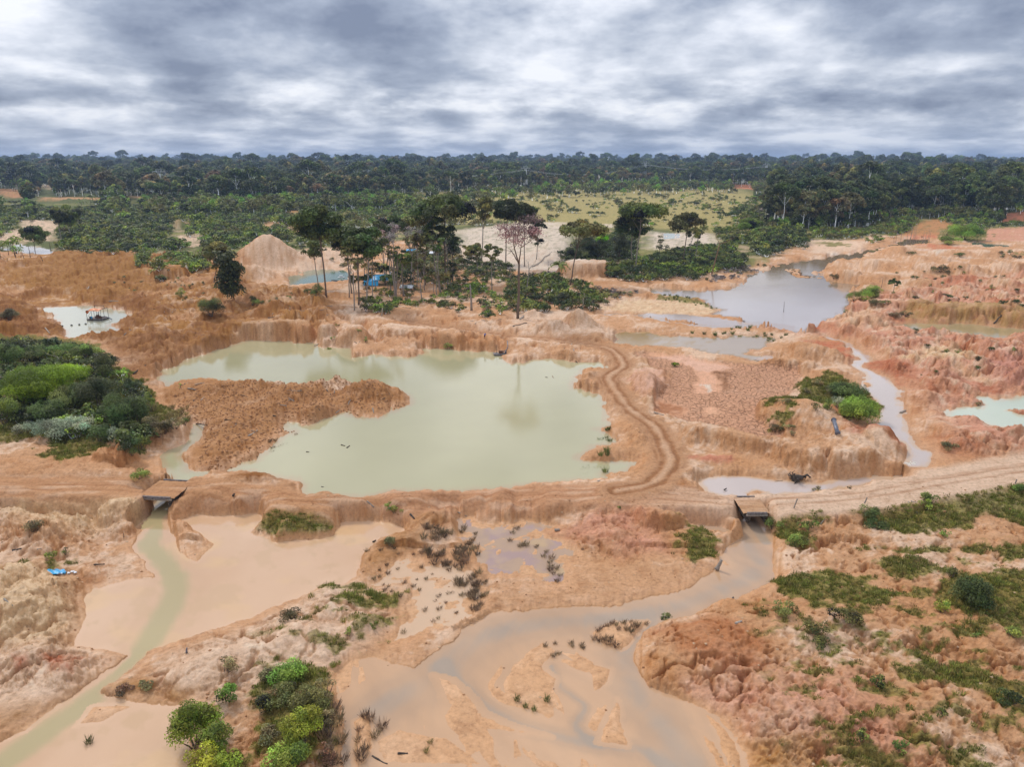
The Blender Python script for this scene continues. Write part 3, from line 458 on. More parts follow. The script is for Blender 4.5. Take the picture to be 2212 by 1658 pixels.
# ------------------------------------------------------------------ colours of the ground (soil tones, darker in rill beds and hollows)
A_ = lambda *c: np.array(c, np.float32)
SAND, PALE, CREAM, PINK, RED = A_(.60, .35, .205), A_(.76, .55, .40), A_(.74, .54, .355), A_(.61, .315, .215), A_(.46, .175, .10)
OCHRE, BROWN, ORANGE, GRASSD, WET = A_(.41, .205, .075), A_(.24, .105, .04), A_(.52, .26, .125), A_(.16, .155, .05), A_(.46, .265, .145)
ROADC, WHITE, UNDER, SAV = A_(.52, .285, .165), A_(.74, .61, .49), A_(.12, .13, .045), A_(.42, .34, .15)
C = np.tile(SAND, (X.size, 1)); 
n1 = fbm(X, Y, 14, 4, .55, ox=201); n2 = fbm(X, Y, 4, 4, .6, ox=211); n3 = fbm(X, Y, 1.3, 3, .6, ox=221); n4 = fbm(X, Y, 45, 3, .5, ox=231)
def paint(t, c): 
    global C
    C = C+(c-C)*(np.clip(t, 0, 1)*1.0)[:, None]
paint(ss(0, .28, n1+.4*n3)*.8, PALE); paint(ss(.05, .4, -n1)*.5, ORANGE)
paint(zone_l*(.9+.4*n1), OCHRE); paint(zone_l*ss(.04, .28, n2+.3*n1)*.55, PALE*.97); paint(zone_l*ss(-.02, .25, -n1+n3*.4)*.75, BROWN*1.1); paint(zone_l*ss(.08, .3, fbm(X, Y, 26, 3, ox=245))*.6, SAND)
paint(zone_r*(.8+.8*n1), PINK); paint(zone_r*ss(.02, .26, n2+.3*n1)*.75, PALE); paint(zone_r*ss(.12, .35, -n1+.2*n2)*.75, RED); paint(zone_r*ss(0, .4, fbm(X, Y, 20, 3, ox=300))*.5, CREAM)
def pz(c, pts, colr, amt=1., soft=2., brk=.5, z=.5):
    t = ss(soft, -soft, sdf(W(c, pts, z), 1., 15)); paint(t*amt*(1-brk+brk*2*np.clip(.5+1.5*n2+.6*n3, 0, 1)), colr)
pz('c5', [(850, 180), (1500, 150), (2211, -100), (2100, 100), (1500, 380), (1380, 500), (1300, 580), (1000, 480), (950, 300)], BROWN, .6, 4)
pz('c1', [(700, 950), (1100, 900), (1200, 1100), (1400, 1300), (900, 1400), (600, 1300), (100, 1250), (0, 1050)], OCHRE*.85, .8, 6)
pz('c1', [(-200, 1350), (150, 1400), (550, 1650), (0, 1750), (-300, 1750)], BROWN, .8, 4)
pz('c1', [(820, 1380), (1200, 1480), (980, 1570), (1200, 1650), (1500, 1500), (1200, 1350)], BROWN*1.1, .7, 3)
pz('c5', [(1400, 540), (1700, 500), (2211, 560), (3150, 500), (3500, 640), (3550, 720), (3300, 780), (3000, 840), (2700, 860), (2350, 950), (2100, 1150), (1700, 1230), (1620, 1150), (1800, 900), (1600, 800), (1450, 700)], A_(.45, .235, .115), 1., 2, .35)
pz('c5', [(1720, 1270), (1900, 1220), (2060, 1250), (2000, 1300)], BROWN, .9, 1.5); pz('c5', [(1990, 1360), (2200, 1310), (2500, 1350), (2400, 1440), (2050, 1430)], BROWN*1.15, .8, 1.5)
pz('c6', [(0, 545), (300, 545), (700, 560), (900, 560), (720, 640), (300, 590), (0, 590)], PALE, .8, 1)
pz('c2', [(0, 820), (260, 850), (700, 900), (800, 1090), (300, 1100), (0, 1230)], PALE*.97, .8, 5)
pz('c2', [(1750, 760), (2400, 680), (2700, 690), (2700, 1000), (3000, 1060), (2900, 1150), (2211, 1100), (1750, 1050)], WHITE, .85, 8)
pz('c3', [(1200, 770), (1750, 790), (1750, 900), (1200, 940)], WHITE, .8, 6)
pz('c3', [(750, 1430), (1000, 1345), (1650, 1360), (1760, 1440), (1740, 1480), (1500, 1500), (1100, 1450)], CREAM, .8, 2)
pz('c3', [(1200, 1490), (1740, 1470), (2050, 1560), (1600, 1550)], ORANGE*1.1, .7, 2)
pz('c3', [(0, 1480), (560, 1430), (820, 1620), (560, 1680), (0, 1680)], PALE*.97, .8, 2)
pz('c7', basin_pts, A_(.74, .42, .27), .95, 1.2, .15)
pz('c7', [(1190, 310), (1450, 300), (1600, 340), (1850, 400), (1780, 440), (1600, 420), (1450, 350)], A_(.74, .47, .345), .9, 1, .1); pz('c7', [(1600, 430), (1700, 430), (1780, 600), (1600, 620)], A_(.74, .44, .30), .8, 1, .1)
pz('c7', [(1660, 545), (1710, 545), (1710, 610), (1670, 610)], WHITE, .9, .4, .1); pz('c7', [(1620, 740), (1760, 740), (1780, 800), (1640, 810)], A_(.73, .43, .28), .9, 1, .1)
pz('c7', [(1240, 660), (1500, 770), (1480, 810), (1220, 790)], A_(.42, .20, .11), .9, 1); pz('c7', [(1190, 405), (1350, 415), (1370, 480), (1260, 640), (1230, 640), (1320, 500)], A_(.42, .20, .11), .8, .8); pz('c7', [(1740, 430), (1850, 450), (1870, 560), (1830, 620), (1780, 560)], A_(.45, .23, .13), .9, 1)
pz('c7', [(980, 520), (1120, 430), (1280, 440), (1330, 500), (1250, 680), (1150, 700), (1050, 640)], A_(.68, .42, .30), .9, 1)
pz('c7', [(1310, 1440), (1450, 1400), (1640, 1500), (1560, 1540), (1400, 1510)], A_(.40, .19, .09), .85, 1.2); pz('c7', [(1480, 1195), (1860, 1185), (1870, 1250), (1500, 1225)], A_(.56, .25, .16), .9, .8)
pz('c8', [(500, 790), (600, 770), (700, 830), (650, 900), (560, 880)], RED, .9, 1); pz('c8', [(650, 930), (900, 900), (1150, 1060), (1210, 1170), (1150, 1180), (900, 1080), (680, 1100)], RED, .75, 2.)
pz('c8', [(820, 395), (900, 340), (1280, 450), (1150, 560), (1000, 480)], RED, .85, 2); pz('c8', [(620, 190), (750, 300), (720, 385), (560, 320), (300, 180)], RED*1.1, .8, 2); pz('c8', [(1750, 570), (2000, 640), (2000, 690), (1780, 650)], RED*.9, .9, 1.5)
pz('c8', [(1850, 350), (2211, 370), (2600, 500), (2500, 640), (2050, 640), (1900, 480)], A_(.55, .28, .21), .8, 3); pz('c8', [(1130, 400), (1350, 300), (1700, 290), (1900, 430), (1500, 450)], CREAM, .9, 2.5); pz('c8', [(1180, 480), (1560, 500), (1760, 610), (1400, 560)], PINK*.95, .7, 2)
pz('c4', [(205, 1560), (350, 1500), (480, 1580), (470, 1620), (300, 1620)], RED*1.05, 1, 1.5, .15); pz('c4', [(1300, 870), (1600, 880), (1700, 940), (1400, 940)], RED*1.25, .7, 5); pz('c4', [(1350, 1170), (1800, 1160), (1750, 1260), (1500, 1260)], RED*1.15, .7, 4)
pz('c4', [(1180, 790), (1350, 770), (1500, 780), (1450, 810), (1250, 820)], RED*1.2, .9, 5); pz('c4', [(2030, 600), (2400, 590), (2400, 640), (2050, 650)], RED*1.2, .9, 8); pz('c4', [(1030, 890), (1200, 900), (1240, 930), (1050, 950)], PALE, .8, 4); pz('c4', [(370, 930), (500, 920), (700, 950), (540, 970)], WHITE, .9, 4); pz('c4', [(1350, 920), (1500, 960), (1450, 990)], WHITE, .9, 3)
pz('c4', [(1200, 1420), (2300, 1480), (2300, 1620), (1900, 1590), (1150, 1550)], A_(.42, .26, .12), .8, 2)
# front country
pz('b1', [(-300, 480), (250, 480), (400, 560), (430, 700), (420, 860), (300, 950), (-300, 950)], CREAM*1.05, 1., 3, .1); pz('b1', [(-300, 930), (600, 1000), (700, 1050), (300, 1300), (-300, 1350)], PALE*1.05, .95, 3, .2)
pz('b1', [(270, 1020), (400, 1000), (510, 1040), (400, 1130), (300, 1130)], RED*1.05, .9, 1); pz('b1', [(90, 1050), (170, 1050), (150, 1120), (100, 1120)], RED, .8, .7); pz('b1', [(390, 560), (540, 510), (540, 640), (440, 660)], ORANGE*.85, .8, 1.2); pz('b1', [(390, 640), (500, 650), (460, 900), (330, 960), (400, 800)], WET, .8, 1.2)
pz('b1', [(-300, 1300), (380, 1240), (300, 1300), (0, 1440), (-300, 1560)], WET, .7, 1.5); pz('b1', [(0, 0), (900, 40), (940, 150), (640, 240), (400, 300), (0, 200)], CREAM, .85, 3, .2)
pz('b1', [(1000, 1000), (1500, 830), (2000, 560), (2300, 800), (1900, 1100), (1300, 1250), (900, 1200)], PALE*1.03, .9, 2, .25)
pz('b1', [(620, 1150), (900, 1130), (1180, 1200), (1060, 1280), (640, 1230)], OCHRE, .6, 1)
pz('b2', [(0, 150), (700, 130), (720, 250), (520, 340), (200, 560), (420, 600), (420, 760), (300, 560), (150, 520)], A_(.43, .22, .10), .6, 2); pz('b2', [(1330, 260), (1600, 120), (1900, 160), (1980, 380), (1700, 400)], PINK*1.03, .7, 2.5, .3)
pz('b3', [(-120, 830), (300, 790), (600, 950), (650, 1090), (600, 1160), (300, 1060), (100, 1000), (60, 900)], A_(.47, .215, .11), .9, 1.8, .3)
pz('b3', [(80, 1200), (400, 1080), (620, 1170), (1100, 1150), (1400, 1500), (1500, 1800), (1100, 1700), (700, 1430), (430, 1480), (300, 1370)], A_(.64, .34, .235), .75, 4.0, .4)
pz('b3', [(-60, 640), (0, 640), (300, 500), (300, 440), (60, 440), (-600, 480), (-1000, 560), (-1000, 690), (-500, 700)], SAND*.98, .85, 1.5, .2)
pz('b3', [(0, 1200), (200, 1300), (420, 1490), (900, 1500), (1000, 1800), (400, 1800), (300, 1500)], A_(.50, .27, .12), .7, 1.4); pz('b3', [(0, 1000), (90, 1100), (60, 1200), (-100, 1150), (-150, 1000)], ORANGE, .7, 1.)
paint(zone_m*ss(.0, .3, n1)*.5, PALE)
# cut banks show the ochre subsoil, rill and gully beds and clod hollows are darker, clod tops paler
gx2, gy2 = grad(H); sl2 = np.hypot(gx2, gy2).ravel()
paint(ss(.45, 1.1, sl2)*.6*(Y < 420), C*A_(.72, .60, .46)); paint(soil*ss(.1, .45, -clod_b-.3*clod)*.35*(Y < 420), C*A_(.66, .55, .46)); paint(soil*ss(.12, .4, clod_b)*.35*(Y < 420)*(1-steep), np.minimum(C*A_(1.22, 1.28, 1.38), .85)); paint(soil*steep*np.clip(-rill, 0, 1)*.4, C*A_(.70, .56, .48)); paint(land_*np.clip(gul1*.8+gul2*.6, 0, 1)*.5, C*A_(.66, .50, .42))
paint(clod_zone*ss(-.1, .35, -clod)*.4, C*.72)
# roads
trd = np.clip(.7*rut+fbm(X*.2, Y*1.5, 1.3, 3, ox=14)*.8, 0, 1)
rcol = np.where((X < -20)[:, None], ROADC*A_(1.0, 1.0, .95), ROADC); rcol = rcol+(PALE*.95-rcol)*ss(10, 45, X)[:, None]
C = C+(rcol-C)*(t_road*.95)[:, None]; paint(t_road*trd*.75, ROADC*A_(.66, .56, .48)); paint(t_road*ss(.05, .3, fbm(X*.3, Y*1.4, 2.2, 3, ox=19))*.35, PALE)
paint(t_trk*.85, A_(.50, .285, .165)); paint(t_trk*np.clip(trut*1.2, 0, 1)*.95, A_(.33, .16, .08)); paint(t_trk*np.exp(-(td/.45)**2)*.3, PALE)
# damp margins of the waters
paint(ss(1.6, .1, shore-.5*n3)*.55*(Y < 400), WET*A_(.95, .88, .8)); damp = ss(2.2, .2, shore)
for _n in ('delta', 'flood', 'marsh', 'marshwet'):
    _t = ss(.6, -.4, SD[_n]); damp = np.maximum(damp, _t*.9); paint(_t*.8, A_(.585, .345, .195)*(1+.10*fbm(X*.75+Y*.22, Y*.16-X*.12, 2.4, 4, .55, ox=5))[:, None])
# farther out: scrub floor, savanna and the far clearings
t_far = region('v', [(-900, 545), (120, 545), (420, 556), (560, 560), (640, 545), (900, 520), (1340, 590), (1600, 590), (1700, 540), (1900, 512), (2700, 470), (2700, 348.5), (-900, 348.5)], soft=6, mar=60, z=0)
t_far = np.maximum(t_far, (Y > 900)*1.0); paint(t_far*(1-.5*ss(.05, .3, n1)*(Y < 700)), UNDER); paint(t_far*ss(.02, .22, fbm(X, Y, 60, 4, .6, ox=641))*.6*(Y < 1150), A_(.30, .27, .10))
sv = region('v', [(820, 425), (1130, 405), (1500, 404), (1600, 412), (1650, 430), (1620, 520), (1500, 500), (1130, 490), (1100, 480), (900, 470)], soft=25, mar=60, z=0); paint(sv*.95, SAV); paint(sv*ss(.05, .3, n2)*.35, GRASSD*1.3)
for c, pts, colr, sf in [('c2', [(1750, 760), (2300, 690), (2640, 690), (2700, 990), (2900, 1060), (2700, 1100), (2211, 1100), (1750, 1000)], WHITE, 10), ('c3', [(1200, 775), (1720, 790), (1750, 890), (1200, 930)], WHITE, 8), ('c3', [(790, 705), (860, 705), (860, 735), (790, 735)], WHITE, 8),
   ('c1', [(0, 400), (180, 410), (180, 470), (60, 480), (0, 440)], A_(.55, .28, .15), 10), ('c1', [(360, 470), (600, 465), (760, 470), (900, 470), (700, 510), (400, 510)], A_(.60, .33, .18), 10), ('c1', [(1060, 455), (1240, 455), (1240, 485), (1060, 480)], A_(.60, .36, .2), 10), ('c1', [(1430, 465), (1500, 470), (1490, 515), (1430, 500)], A_(.60, .32, .18), 10),
   ('c1', [(220, 670), (480, 680), (520, 740), (400, 790), (470, 850), (0, 850), (0, 800), (200, 740)], PALE, 8), ('c1', [(1480, 690), (1600, 680), (1600, 725), (1500, 730)], SAND, 8), ('c1', [(1320, 860), (1660, 790), (1740, 830), (1700, 900), (1500, 900)], PALE, 7), ('c1', [(360, 375), (440, 380), (430, 410)], PALE, 12),
   ('c2', [(0, 680), (350, 690), (370, 780), (300, 780), (60, 720)], SAND*1.05, 8), ('c2', [(250, 570), (350, 590), (300, 670)], ORANGE, 8), ('c2', [(1000, 640), (1100, 650), (1090, 670)], SAND, 8), ('c3', [(1900, 370), (2080, 378), (2070, 408), (1910, 400)], A_(.55, .22, .12), 14), ('c4', [(1260, 283), (2150, 290), (2150, 300), (1260, 292)], A_(.25, .33, .09), 20),
   ('c4', [(1290, 700), (1500, 650), (1600, 730), (1450, 760), (1500, 800), (1180, 800)], ORANGE, 7), ('c4', [(1850, 750), (2400, 720), (2400, 850), (1900, 850)], PINK, 7), ('c4', [(2000, 620), (2300, 590), (2400, 680), (2030, 690)], RED*1.2, 8), ('c4', [(360, 840), (800, 850), (820, 930), (400, 960)], PALE, 7), ('c2', [(1270, 630), (1400, 640), (1380, 660), (1270, 655)], SAV, 12), ('c2', [(1700, 640), (2000, 650), (2050, 700), (1720, 700)], SAV*1.1, 8)]:
    t = ss(sf, -sf*.6, sdf(W(c, pts, 0), .6, 60)); paint(t*.92*(.55+.45*ss(-.25, .05, n2)), colr)
# turf and low green plants hold the soil here
GREEN = [('b3', [(1050, 180), (1250, 190), (1400, 170), (1600, 130), (1500, 60), (1700, 0), (1900, 30), (2200, -60), (2400, 0), (2400, 260), (2126, 290), (1900, 200), (1700, 290), (1500, 320), (1250, 290), (1180, 230)], .95), ('b3', [(630, 590), (800, 560), (980, 540), (1080, 580), (1200, 600), (1400, 740), (1100, 790), (950, 720), (700, 720)], .85),
  ('b3', [(1230, 500), (1400, 480), (1600, 520), (1700, 560), (1450, 600), (1300, 590)], .7), ('b3', [(1580, 680), (1700, 580), (2000, 560), (2400, 540), (2500, 930), (2126, 930), (2050, 860), (1800, 800), (1650, 760)], 1.), ('b3', [(1370, 1150), (1500, 1130), (1800, 1100), (1900, 1190), (2126, 1250), (2400, 1200), (2400, 1400), (1950, 1380), (1850, 1300), (1600, 1200), (1400, 1200)], .8),
  ('b3', [(1060, 1650), (1300, 1600), (1480, 1560), (1300, 1480), (1500, 1520), (1500, 1800), (1100, 1800)], .6), ('b3', [(1150, 430), (1500, 390), (1800, 400), (2300, 400), (2300, 480), (1900, 450), (1500, 440)], .6), ('b3', [(560, 150), (620, 200), (700, 240), (830, 320), (820, 380), (760, 370), (640, 260)], .85), ('b3', [(100, 260), (220, 270), (320, 340), (280, 430), (120, 420), (60, 350)], .6), ('b3', [(800, 200), (960, 240), (900, 270), (800, 240)], .7),
  ('c5', [(-300, 1000), (0, 960), (400, 940), (800, 1000), (960, 1080), (960, 1130), (860, 1200), (560, 1290), (400, 1230), (500, 1170), (380, 1090), (0, 1110), (-300, 1100)], .8), ('b1', [(1560, 180), (1650, 120), (1850, 110), (2000, 150), (2100, 200), (1960, 290), (1830, 310), (1640, 310), (1530, 250)], .6), ('b1', [(1950, 580), (2126, 570), (2400, 680), (2350, 800), (2126, 760), (1950, 720)], .55),
  ('b1', [(1550, 1100), (1700, 1020), (1900, 1050), (2010, 1250), (2040, 1700), (1500, 1700), (1560, 1400), (1500, 1250)], .55), ('c5', [(260, 1200), (400, 1210), (380, 1240), (280, 1240)], .6), ('b1', [(100, 445), (300, 440), (420, 460), (300, 500), (120, 470)], .6), ('c8', [(0, 700), (250, 680), (260, 760), (100, 820), (0, 840)], .5), ('c8', [(30, 900), (230, 880), (230, 960), (60, 970)], .5), ('c8', [(270, 600), (480, 520), (640, 560), (860, 680), (950, 800), (900, 870), (700, 850), (420, 770), (300, 700)], .85),
  ('c4', [(1430, 820), (1700, 850), (1900, 850), (1900, 700), (1550, 740)], .7), ('c3', [(1290, 1310), (1500, 1330), (1750, 1400), (1760, 1440), (1600, 1390), (1250, 1350)], .6), ('c4', [(430, 860), (680, 870), (680, 900), (480, 900)], .7), ('c4', [(1900, 950), (2200, 960), (2200, 990), (1950, 980)], .6)]
GREEN.append(('c5', [(-400, 980), (-400, 230), (60, 180), (500, 200), (850, 230), (1000, 420), (1250, 600), (1380, 760), (1500, 900), (1300, 1050), (1250, 1180), (1100, 1200), (960, 1080), (500, 1000), (0, 960)], 1.))
green = np.zeros(X.shape, np.float32)
for c, pts, a in GREEN:
    t = ss(1.6, -1.6, sdf(W(c, pts, 0), 1, 15)); green = np.maximum(green, t*a)
speck = region('b3', [(600, 700), (1700, 400), (2600, 400), (2600, 1900), (1000, 1900), (560, 1000)], soft=6)*.34+region('b1', [(1500, 900), (2300, 500), (2300, 900), (1900, 1100)], soft=3)*.3
gn = fbm(X*.75+Y*.35, Y*1.2-X*.3, 3.2, 4, .6, ox=401)
gmask = ss(.26, .46, green*.62+gn*.6+.14)*(green > .02)+ss(.16, .30, speck*.4+gn*.75)*speck*2.6
gmask = np.clip(gmask, 0, 1)*(1-t_road)*ss(.2, .9, shore)
paint(gmask*.8, GRASSD*1.25*(1+.5*n2[:, None]))
_l = C.mean(1, keepdims=True); C = _l+(C-_l)*1.17; C *= (1+.10*n3+.06*n4)[:, None]; C = np.clip(C, .01, .9)
crack = (basin*(1-ss(.6, 1.6, 0))).astype(np.float32) if False else basin.copy()
for c, pts in [('c7', [(1190, 300), (1450, 290), (1600, 330), (1860, 400), (1780, 445), (1600, 430), (1450, 360)]), ('c7', [(1600, 430), (1710, 430), (1790, 610), (1600, 630)]), ('c7', [(1240, 660), (1520, 780), (1480, 820), (1200, 800)]), ('c7', [(1640, 750), (1750, 750), (1760, 800), (1650, 800)])]:
    crack *= ss(-.3, 1.2, sdf(W(c, pts, .3), .8, 10))

# ------------------------------------------------------------------ materials
def mat(name):
    m = bpy.data.materials.new(name); m.use_nodes = True; b = m.node_tree.nodes['Principled BSDF']; return m, m.node_tree, b
def attr(nt, name, out='Color'):
    n = N(nt, 'ShaderNodeAttribute'); n.attribute_name = name; return n.outputs[out]
def geo_pos(nt): return N(nt, 'ShaderNodeNewGeometry').outputs['Position']
M = {}
m, t, b = mat('bare earth'); M['earth'] = m
pos = geo_pos(t)
ca = attr(t, 'Col'); fa = attr(t, 'aux'); sa = N(t, 'ShaderNodeSeparateColor'); t.links.new(fa, sa.inputs[0])   # r wet, g crack, b green
f1 = noise(t, pos, 2.2, 8, .68); f2 = noise(t, pos, .35, 4, .6)
v1 = ramp(t, f1, [(.28, (.62, .58, .55)), (.47, (1, 1, 1)), (.72, (1.22, 1.24, 1.27))])
f3 = noise(t, pos, .55, 7, .7, .6); v3 = ramp(t, f3, [(.34, (.70, .63, .56)), (.47, (1, 1, 1)), (.6, (1.0, 1.0, 1.0)), (.7, (1.15, 1.2, 1.28))])
c1 = mixc(t, .8, mixc(t, .7, ca, v3, 'MULTIPLY'), v1, 'MULTIPLY')
vor = N(t, 'ShaderNodeTexVoronoi', feature='DISTANCE_TO_EDGE'); vor.inputs['Scale'].default_value = .85
wv = N(t, 'ShaderNodeVectorMath', operation='MULTIPLY_ADD'); nn_ = noise(t, pos, .9, 3, .5, out=1); t.links.new(nn_, wv.inputs[0]); wv.inputs[1].default_value = (.6, .6, 0); t.links.new(pos, wv.inputs[2]); t.links.new(wv.outputs[0], vor.inputs['Vector'])
ck1 = mth(t, 'SUBTRACT', 1.0, mth(t, 'SMOOTH_MIN', mth(t, 'MULTIPLY', vor.outputs[0], 17.0), 1.0, .1), clamp=True)
vor2 = N(t, 'ShaderNodeTexVoronoi', feature='DISTANCE_TO_EDGE'); vor2.inputs['Scale'].default_value = 2.2; t.links.new(wv.outputs[0], vor2.inputs['Vector'])
ck2 = mth(t, 'SUBTRACT', 1.0, mth(t, 'MULTIPLY', vor2.outputs[0], 26.0), clamp=True)
ckk = mth(t, 'MULTIPLY', mth(t, 'MAXIMUM', ck1, mth(t, 'MULTIPLY', ck2, .5)), sa.outputs[1])
c2 = mixc(t, mth(t, 'MULTIPLY', ckk, .6), c1, (.32, .14, .07))
gmx = ramp(t, noise(t, pos, 3.0, 5, .7), [(.36, (.35, .35, .3)), (.6, (1.25, 1.2, 1.0))]); c3 = mixc(t, sa.outputs[2], c2, mixc(t, 1.0, c2, gmx, 'MULTIPLY'))
t.links.new(c3, b.inputs['Base Color'])
t.links.new(mth(t, 'MULTIPLY_ADD', sa.outputs[0], -.5, .93), b.inputs['Roughness']); b.inputs['Specular IOR Level'].default_value = .25
bp = N(t, 'ShaderNodeBump'); bp.inputs['Strength'].default_value = .9; bp.inputs['Distance'].default_value = .42
hh = mth(t, 'ADD', mth(t, 'MULTIPLY', noise(t, pos, 1.6, 9, .72), mth(t, 'MULTIPLY_ADD', sa.outputs[0], -.8, 1.0)), mth(t, 'MULTIPLY', ckk, -1.2)); t.links.new(hh, bp.inputs['Height']); t.links.new(bp.outputs[0], b.inputs['Normal'])

m, t, b = mat('muddy water'); M['water'] = m
pos = geo_pos(t); t.links.new(attr(t, 'Col'), b.inputs['Base Color']); b.inputs['IOR'].default_value = 1.55; b.inputs['Roughness'].default_value = .045
wn = noise(t, pos, 1.6, 4, .65); wb = N(t, 'ShaderNodeBump'); wb.inputs['Strength'].default_value = .08; wb.inputs['Distance'].default_value = .12; t.links.new(wn, wb.inputs['Height']); t.links.new(wb.outputs[0], b.inputs['Normal'])
rr = ramp(t, noise(t, pos, .06, 3, .5), [(.4, (.025, .025, .025)), (.6, (.09, .09, .09))]); t.links.new(rr, b.inputs['Roughness'])

def leafmat(name, rough=.55):
    m, t, b = mat(name); c = attr(t, 'Col'); oi = N(t, 'ShaderNodeObjectInfo'); hs = N(t, 'ShaderNodeHueSaturation')
    t.links.new(c, hs.inputs['Color']); t.links.new(mth(t, 'MULTIPLY_ADD', oi.outputs['Random'], 1.0, 1.0), hs.inputs['Value']); t.links.new(mth(t, 'MULTIPLY_ADD', mth(t, 'FRACT', mth(t, 'MULTIPLY', oi.outputs['Random'], 7.3)), .045, .475), hs.inputs['Hue'])
    tr = N(t, 'ShaderNodeBsdfTranslucent'); t.links.new(hs.outputs[0], tr.inputs[0]); ms_ = N(t, 'ShaderNodeMixShader'); ms_.inputs[0].default_value = .25; t.links.new(b.outputs[0], ms_.inputs[1]); t.links.new(tr.outputs[0], ms_.inputs[2]); t.links.new(ms_.outputs[0], t.nodes['Material Output'].inputs['Surface'])
    t.links.new(hs.outputs[0], b.inputs['Base Color']); b.inputs['Roughness'].default_value = rough; b.inputs['Specular IOR Level'].default_value = .3
    return m
M['leaf'] = leafmat('leaves')
def barkmat(name, c, c2, sc=6):
    m, t, b = mat(name); tcn = N(t, 'ShaderNodeTexCoord'); n = noise(t, tcn.outputs['Object'], sc, 6, .65)
    t.links.new(ramp(t, n, [(.35, c), (.65, c2)]), b.inputs['Base Color']); b.inputs['Roughness'].default_value = .9
    bp = N(t, 'ShaderNodeBump'); bp.inputs['Strength'].default_value = .5; bp.inputs['Distance'].default_value = .05; t.links.new(n, bp.inputs['Height']); t.links.new(bp.outputs[0], b.inputs['Normal']); return m
M['bark'] = barkmat('brown bark', (.10, .07, .05), (.24, .18, .13)); M['barkgreydark'] = barkmat('dark grey bark', (.07, .06, .05), (.19, .165, .14)); M['barkgrey'] = barkmat('grey bark', (.20, .17, .14), (.42, .36, .30)); M['barkpale'] = barkmat('bleached wood', (.30, .25, .20), (.55, .48, .40)); M['barkdark'] = barkmat('dark wet wood', (.035, .028, .022), (.11, .085, .065)); M['barkred'] = barkmat('rusty brown bark', (.22, .12, .07), (.34, .20, .12))  # forest trunks take a darker tone of the grey bark
def flat(name, c, rough=.6, metal=0, var=.25, sc=4):
    m, t, b = mat(name); tcn = N(t, 'ShaderNodeTexCoord'); n = noise(t, tcn.outputs['Object'], sc, 5, .6)
    a = tuple(x*(1-var) for x in c); d = tuple(min(x*(1+var), 1) for x in c); t.links.new(ramp(t, n, [(.35, a), (.65, d)]), b.inputs['Base Color']); b.inputs['Roughness'].default_value = rough; b.inputs['Metallic'].default_value = metal; return m
M['bluetarp'] = flat('blue tarpaulin', (.02, .40, .80), .4, var=.35); M['orangetarp'] = flat('orange tarpaulin', (.75, .22, .05), .5, var=.3); M['steel'] = flat('galvanised steel', (.70, .72, .74), .5, .3); M['rust'] = flat('rusty iron', (.16, .075, .04), .8, .2); M['drum'] = flat('weathered drum', (.12, .11, .11), .6)
M['white'] = flat('white plastic', (.75, .76, .78), .5, var=.1); M['greypipe'] = flat('grey steel pipe', (.16, .17, .21), .45, .3); M['skin'] = flat('skin', (.22, .11, .07), .6, var=.1); M['shirt'] = flat('blue shirt', (.03, .10, .38), .8); M['trousers'] = flat('dark trousers', (.05, .05, .07), .9); M['hair'] = flat('black hair', (.012, .01, .01), .7)
M['board'] = flat('greyed boards', (.20, .17, .16), .8, var=.4, sc=3); M['foam'] = flat('white water foam', (.62, .56, .46), .3, var=.25, sc=2.5); M['dirt'] = flat('packed dirt', (.55, .33, .19), .95, var=.25, sc=1.5)

# ------------------------------------------------------------------ mesh makers
def tag(o, label=None, cat_=None, group=None, kind=None):
    if label: o['label'] = label
    if cat_: o['category'] = cat_
    if group: o['group'] = group
    if kind: o['kind'] = kind
    return o
def mesh_np(name, V, F, mats, colr=None, smooth=False, mi=None, attrs=None, cname='Col'):
    me = bpy.data.meshes.new(name); V = np.asarray(V, np.float32); F = np.asarray(F, np.int32)
    k = F.shape[1]; me.vertices.add(len(V)); me.vertices.foreach_set('co', V.ravel()); me.loops.add(F.size); me.loops.foreach_set('vertex_index', F.ravel())
    me.polygons.add(len(F)); me.polygons.foreach_set('loop_start', np.arange(len(F), dtype=np.int32)*k)
    me.polygons.foreach_set('use_smooth', np.full(len(F), smooth))
    if mi is not None: me.polygons.foreach_set('material_index', np.asarray(mi, np.int32))
    for nme, cc in ([(cname, colr)] if colr is not None else [])+(attrs or []):
        a = me.color_attributes.new(nme, 'FLOAT_COLOR', 'POINT'); c4 = np.ones((len(V), 4), np.float32); c4[:, :3] = cc; a.data.foreach_set('color', c4.ravel())
    for x in (mats if isinstance(mats, (list, tuple)) else [mats]): me.materials.append(x)
    me.update(); return me
def link(name, me, parent=None, loc=None, rotz=0, scale=None):
    o = bpy.data.objects.new(name, me); col.objects.link(o)
    if parent: o.parent = parent
    if loc is not None: o.location = loc
    if rotz: o.rotation_euler[2] = rotz
    if scale is not None: o.scale = (scale,)*3 if isinstance(scale, (int, float)) else scale
    return o
# the ground: one sheet
idx = np.arange(NR*NC).reshape(NR, NC)
F = np.stack([idx[:-1, :-1], idx[:-1, 1:], idx[1:, 1:], idx[1:, :-1]], -1).reshape(-1, 4)
aux = np.stack([np.clip(damp, 0, 1), crack, gmask*.8], 1)
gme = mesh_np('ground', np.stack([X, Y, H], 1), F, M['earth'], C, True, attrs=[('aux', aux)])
ground = link('ground', gme); tag(ground, kind='structure')

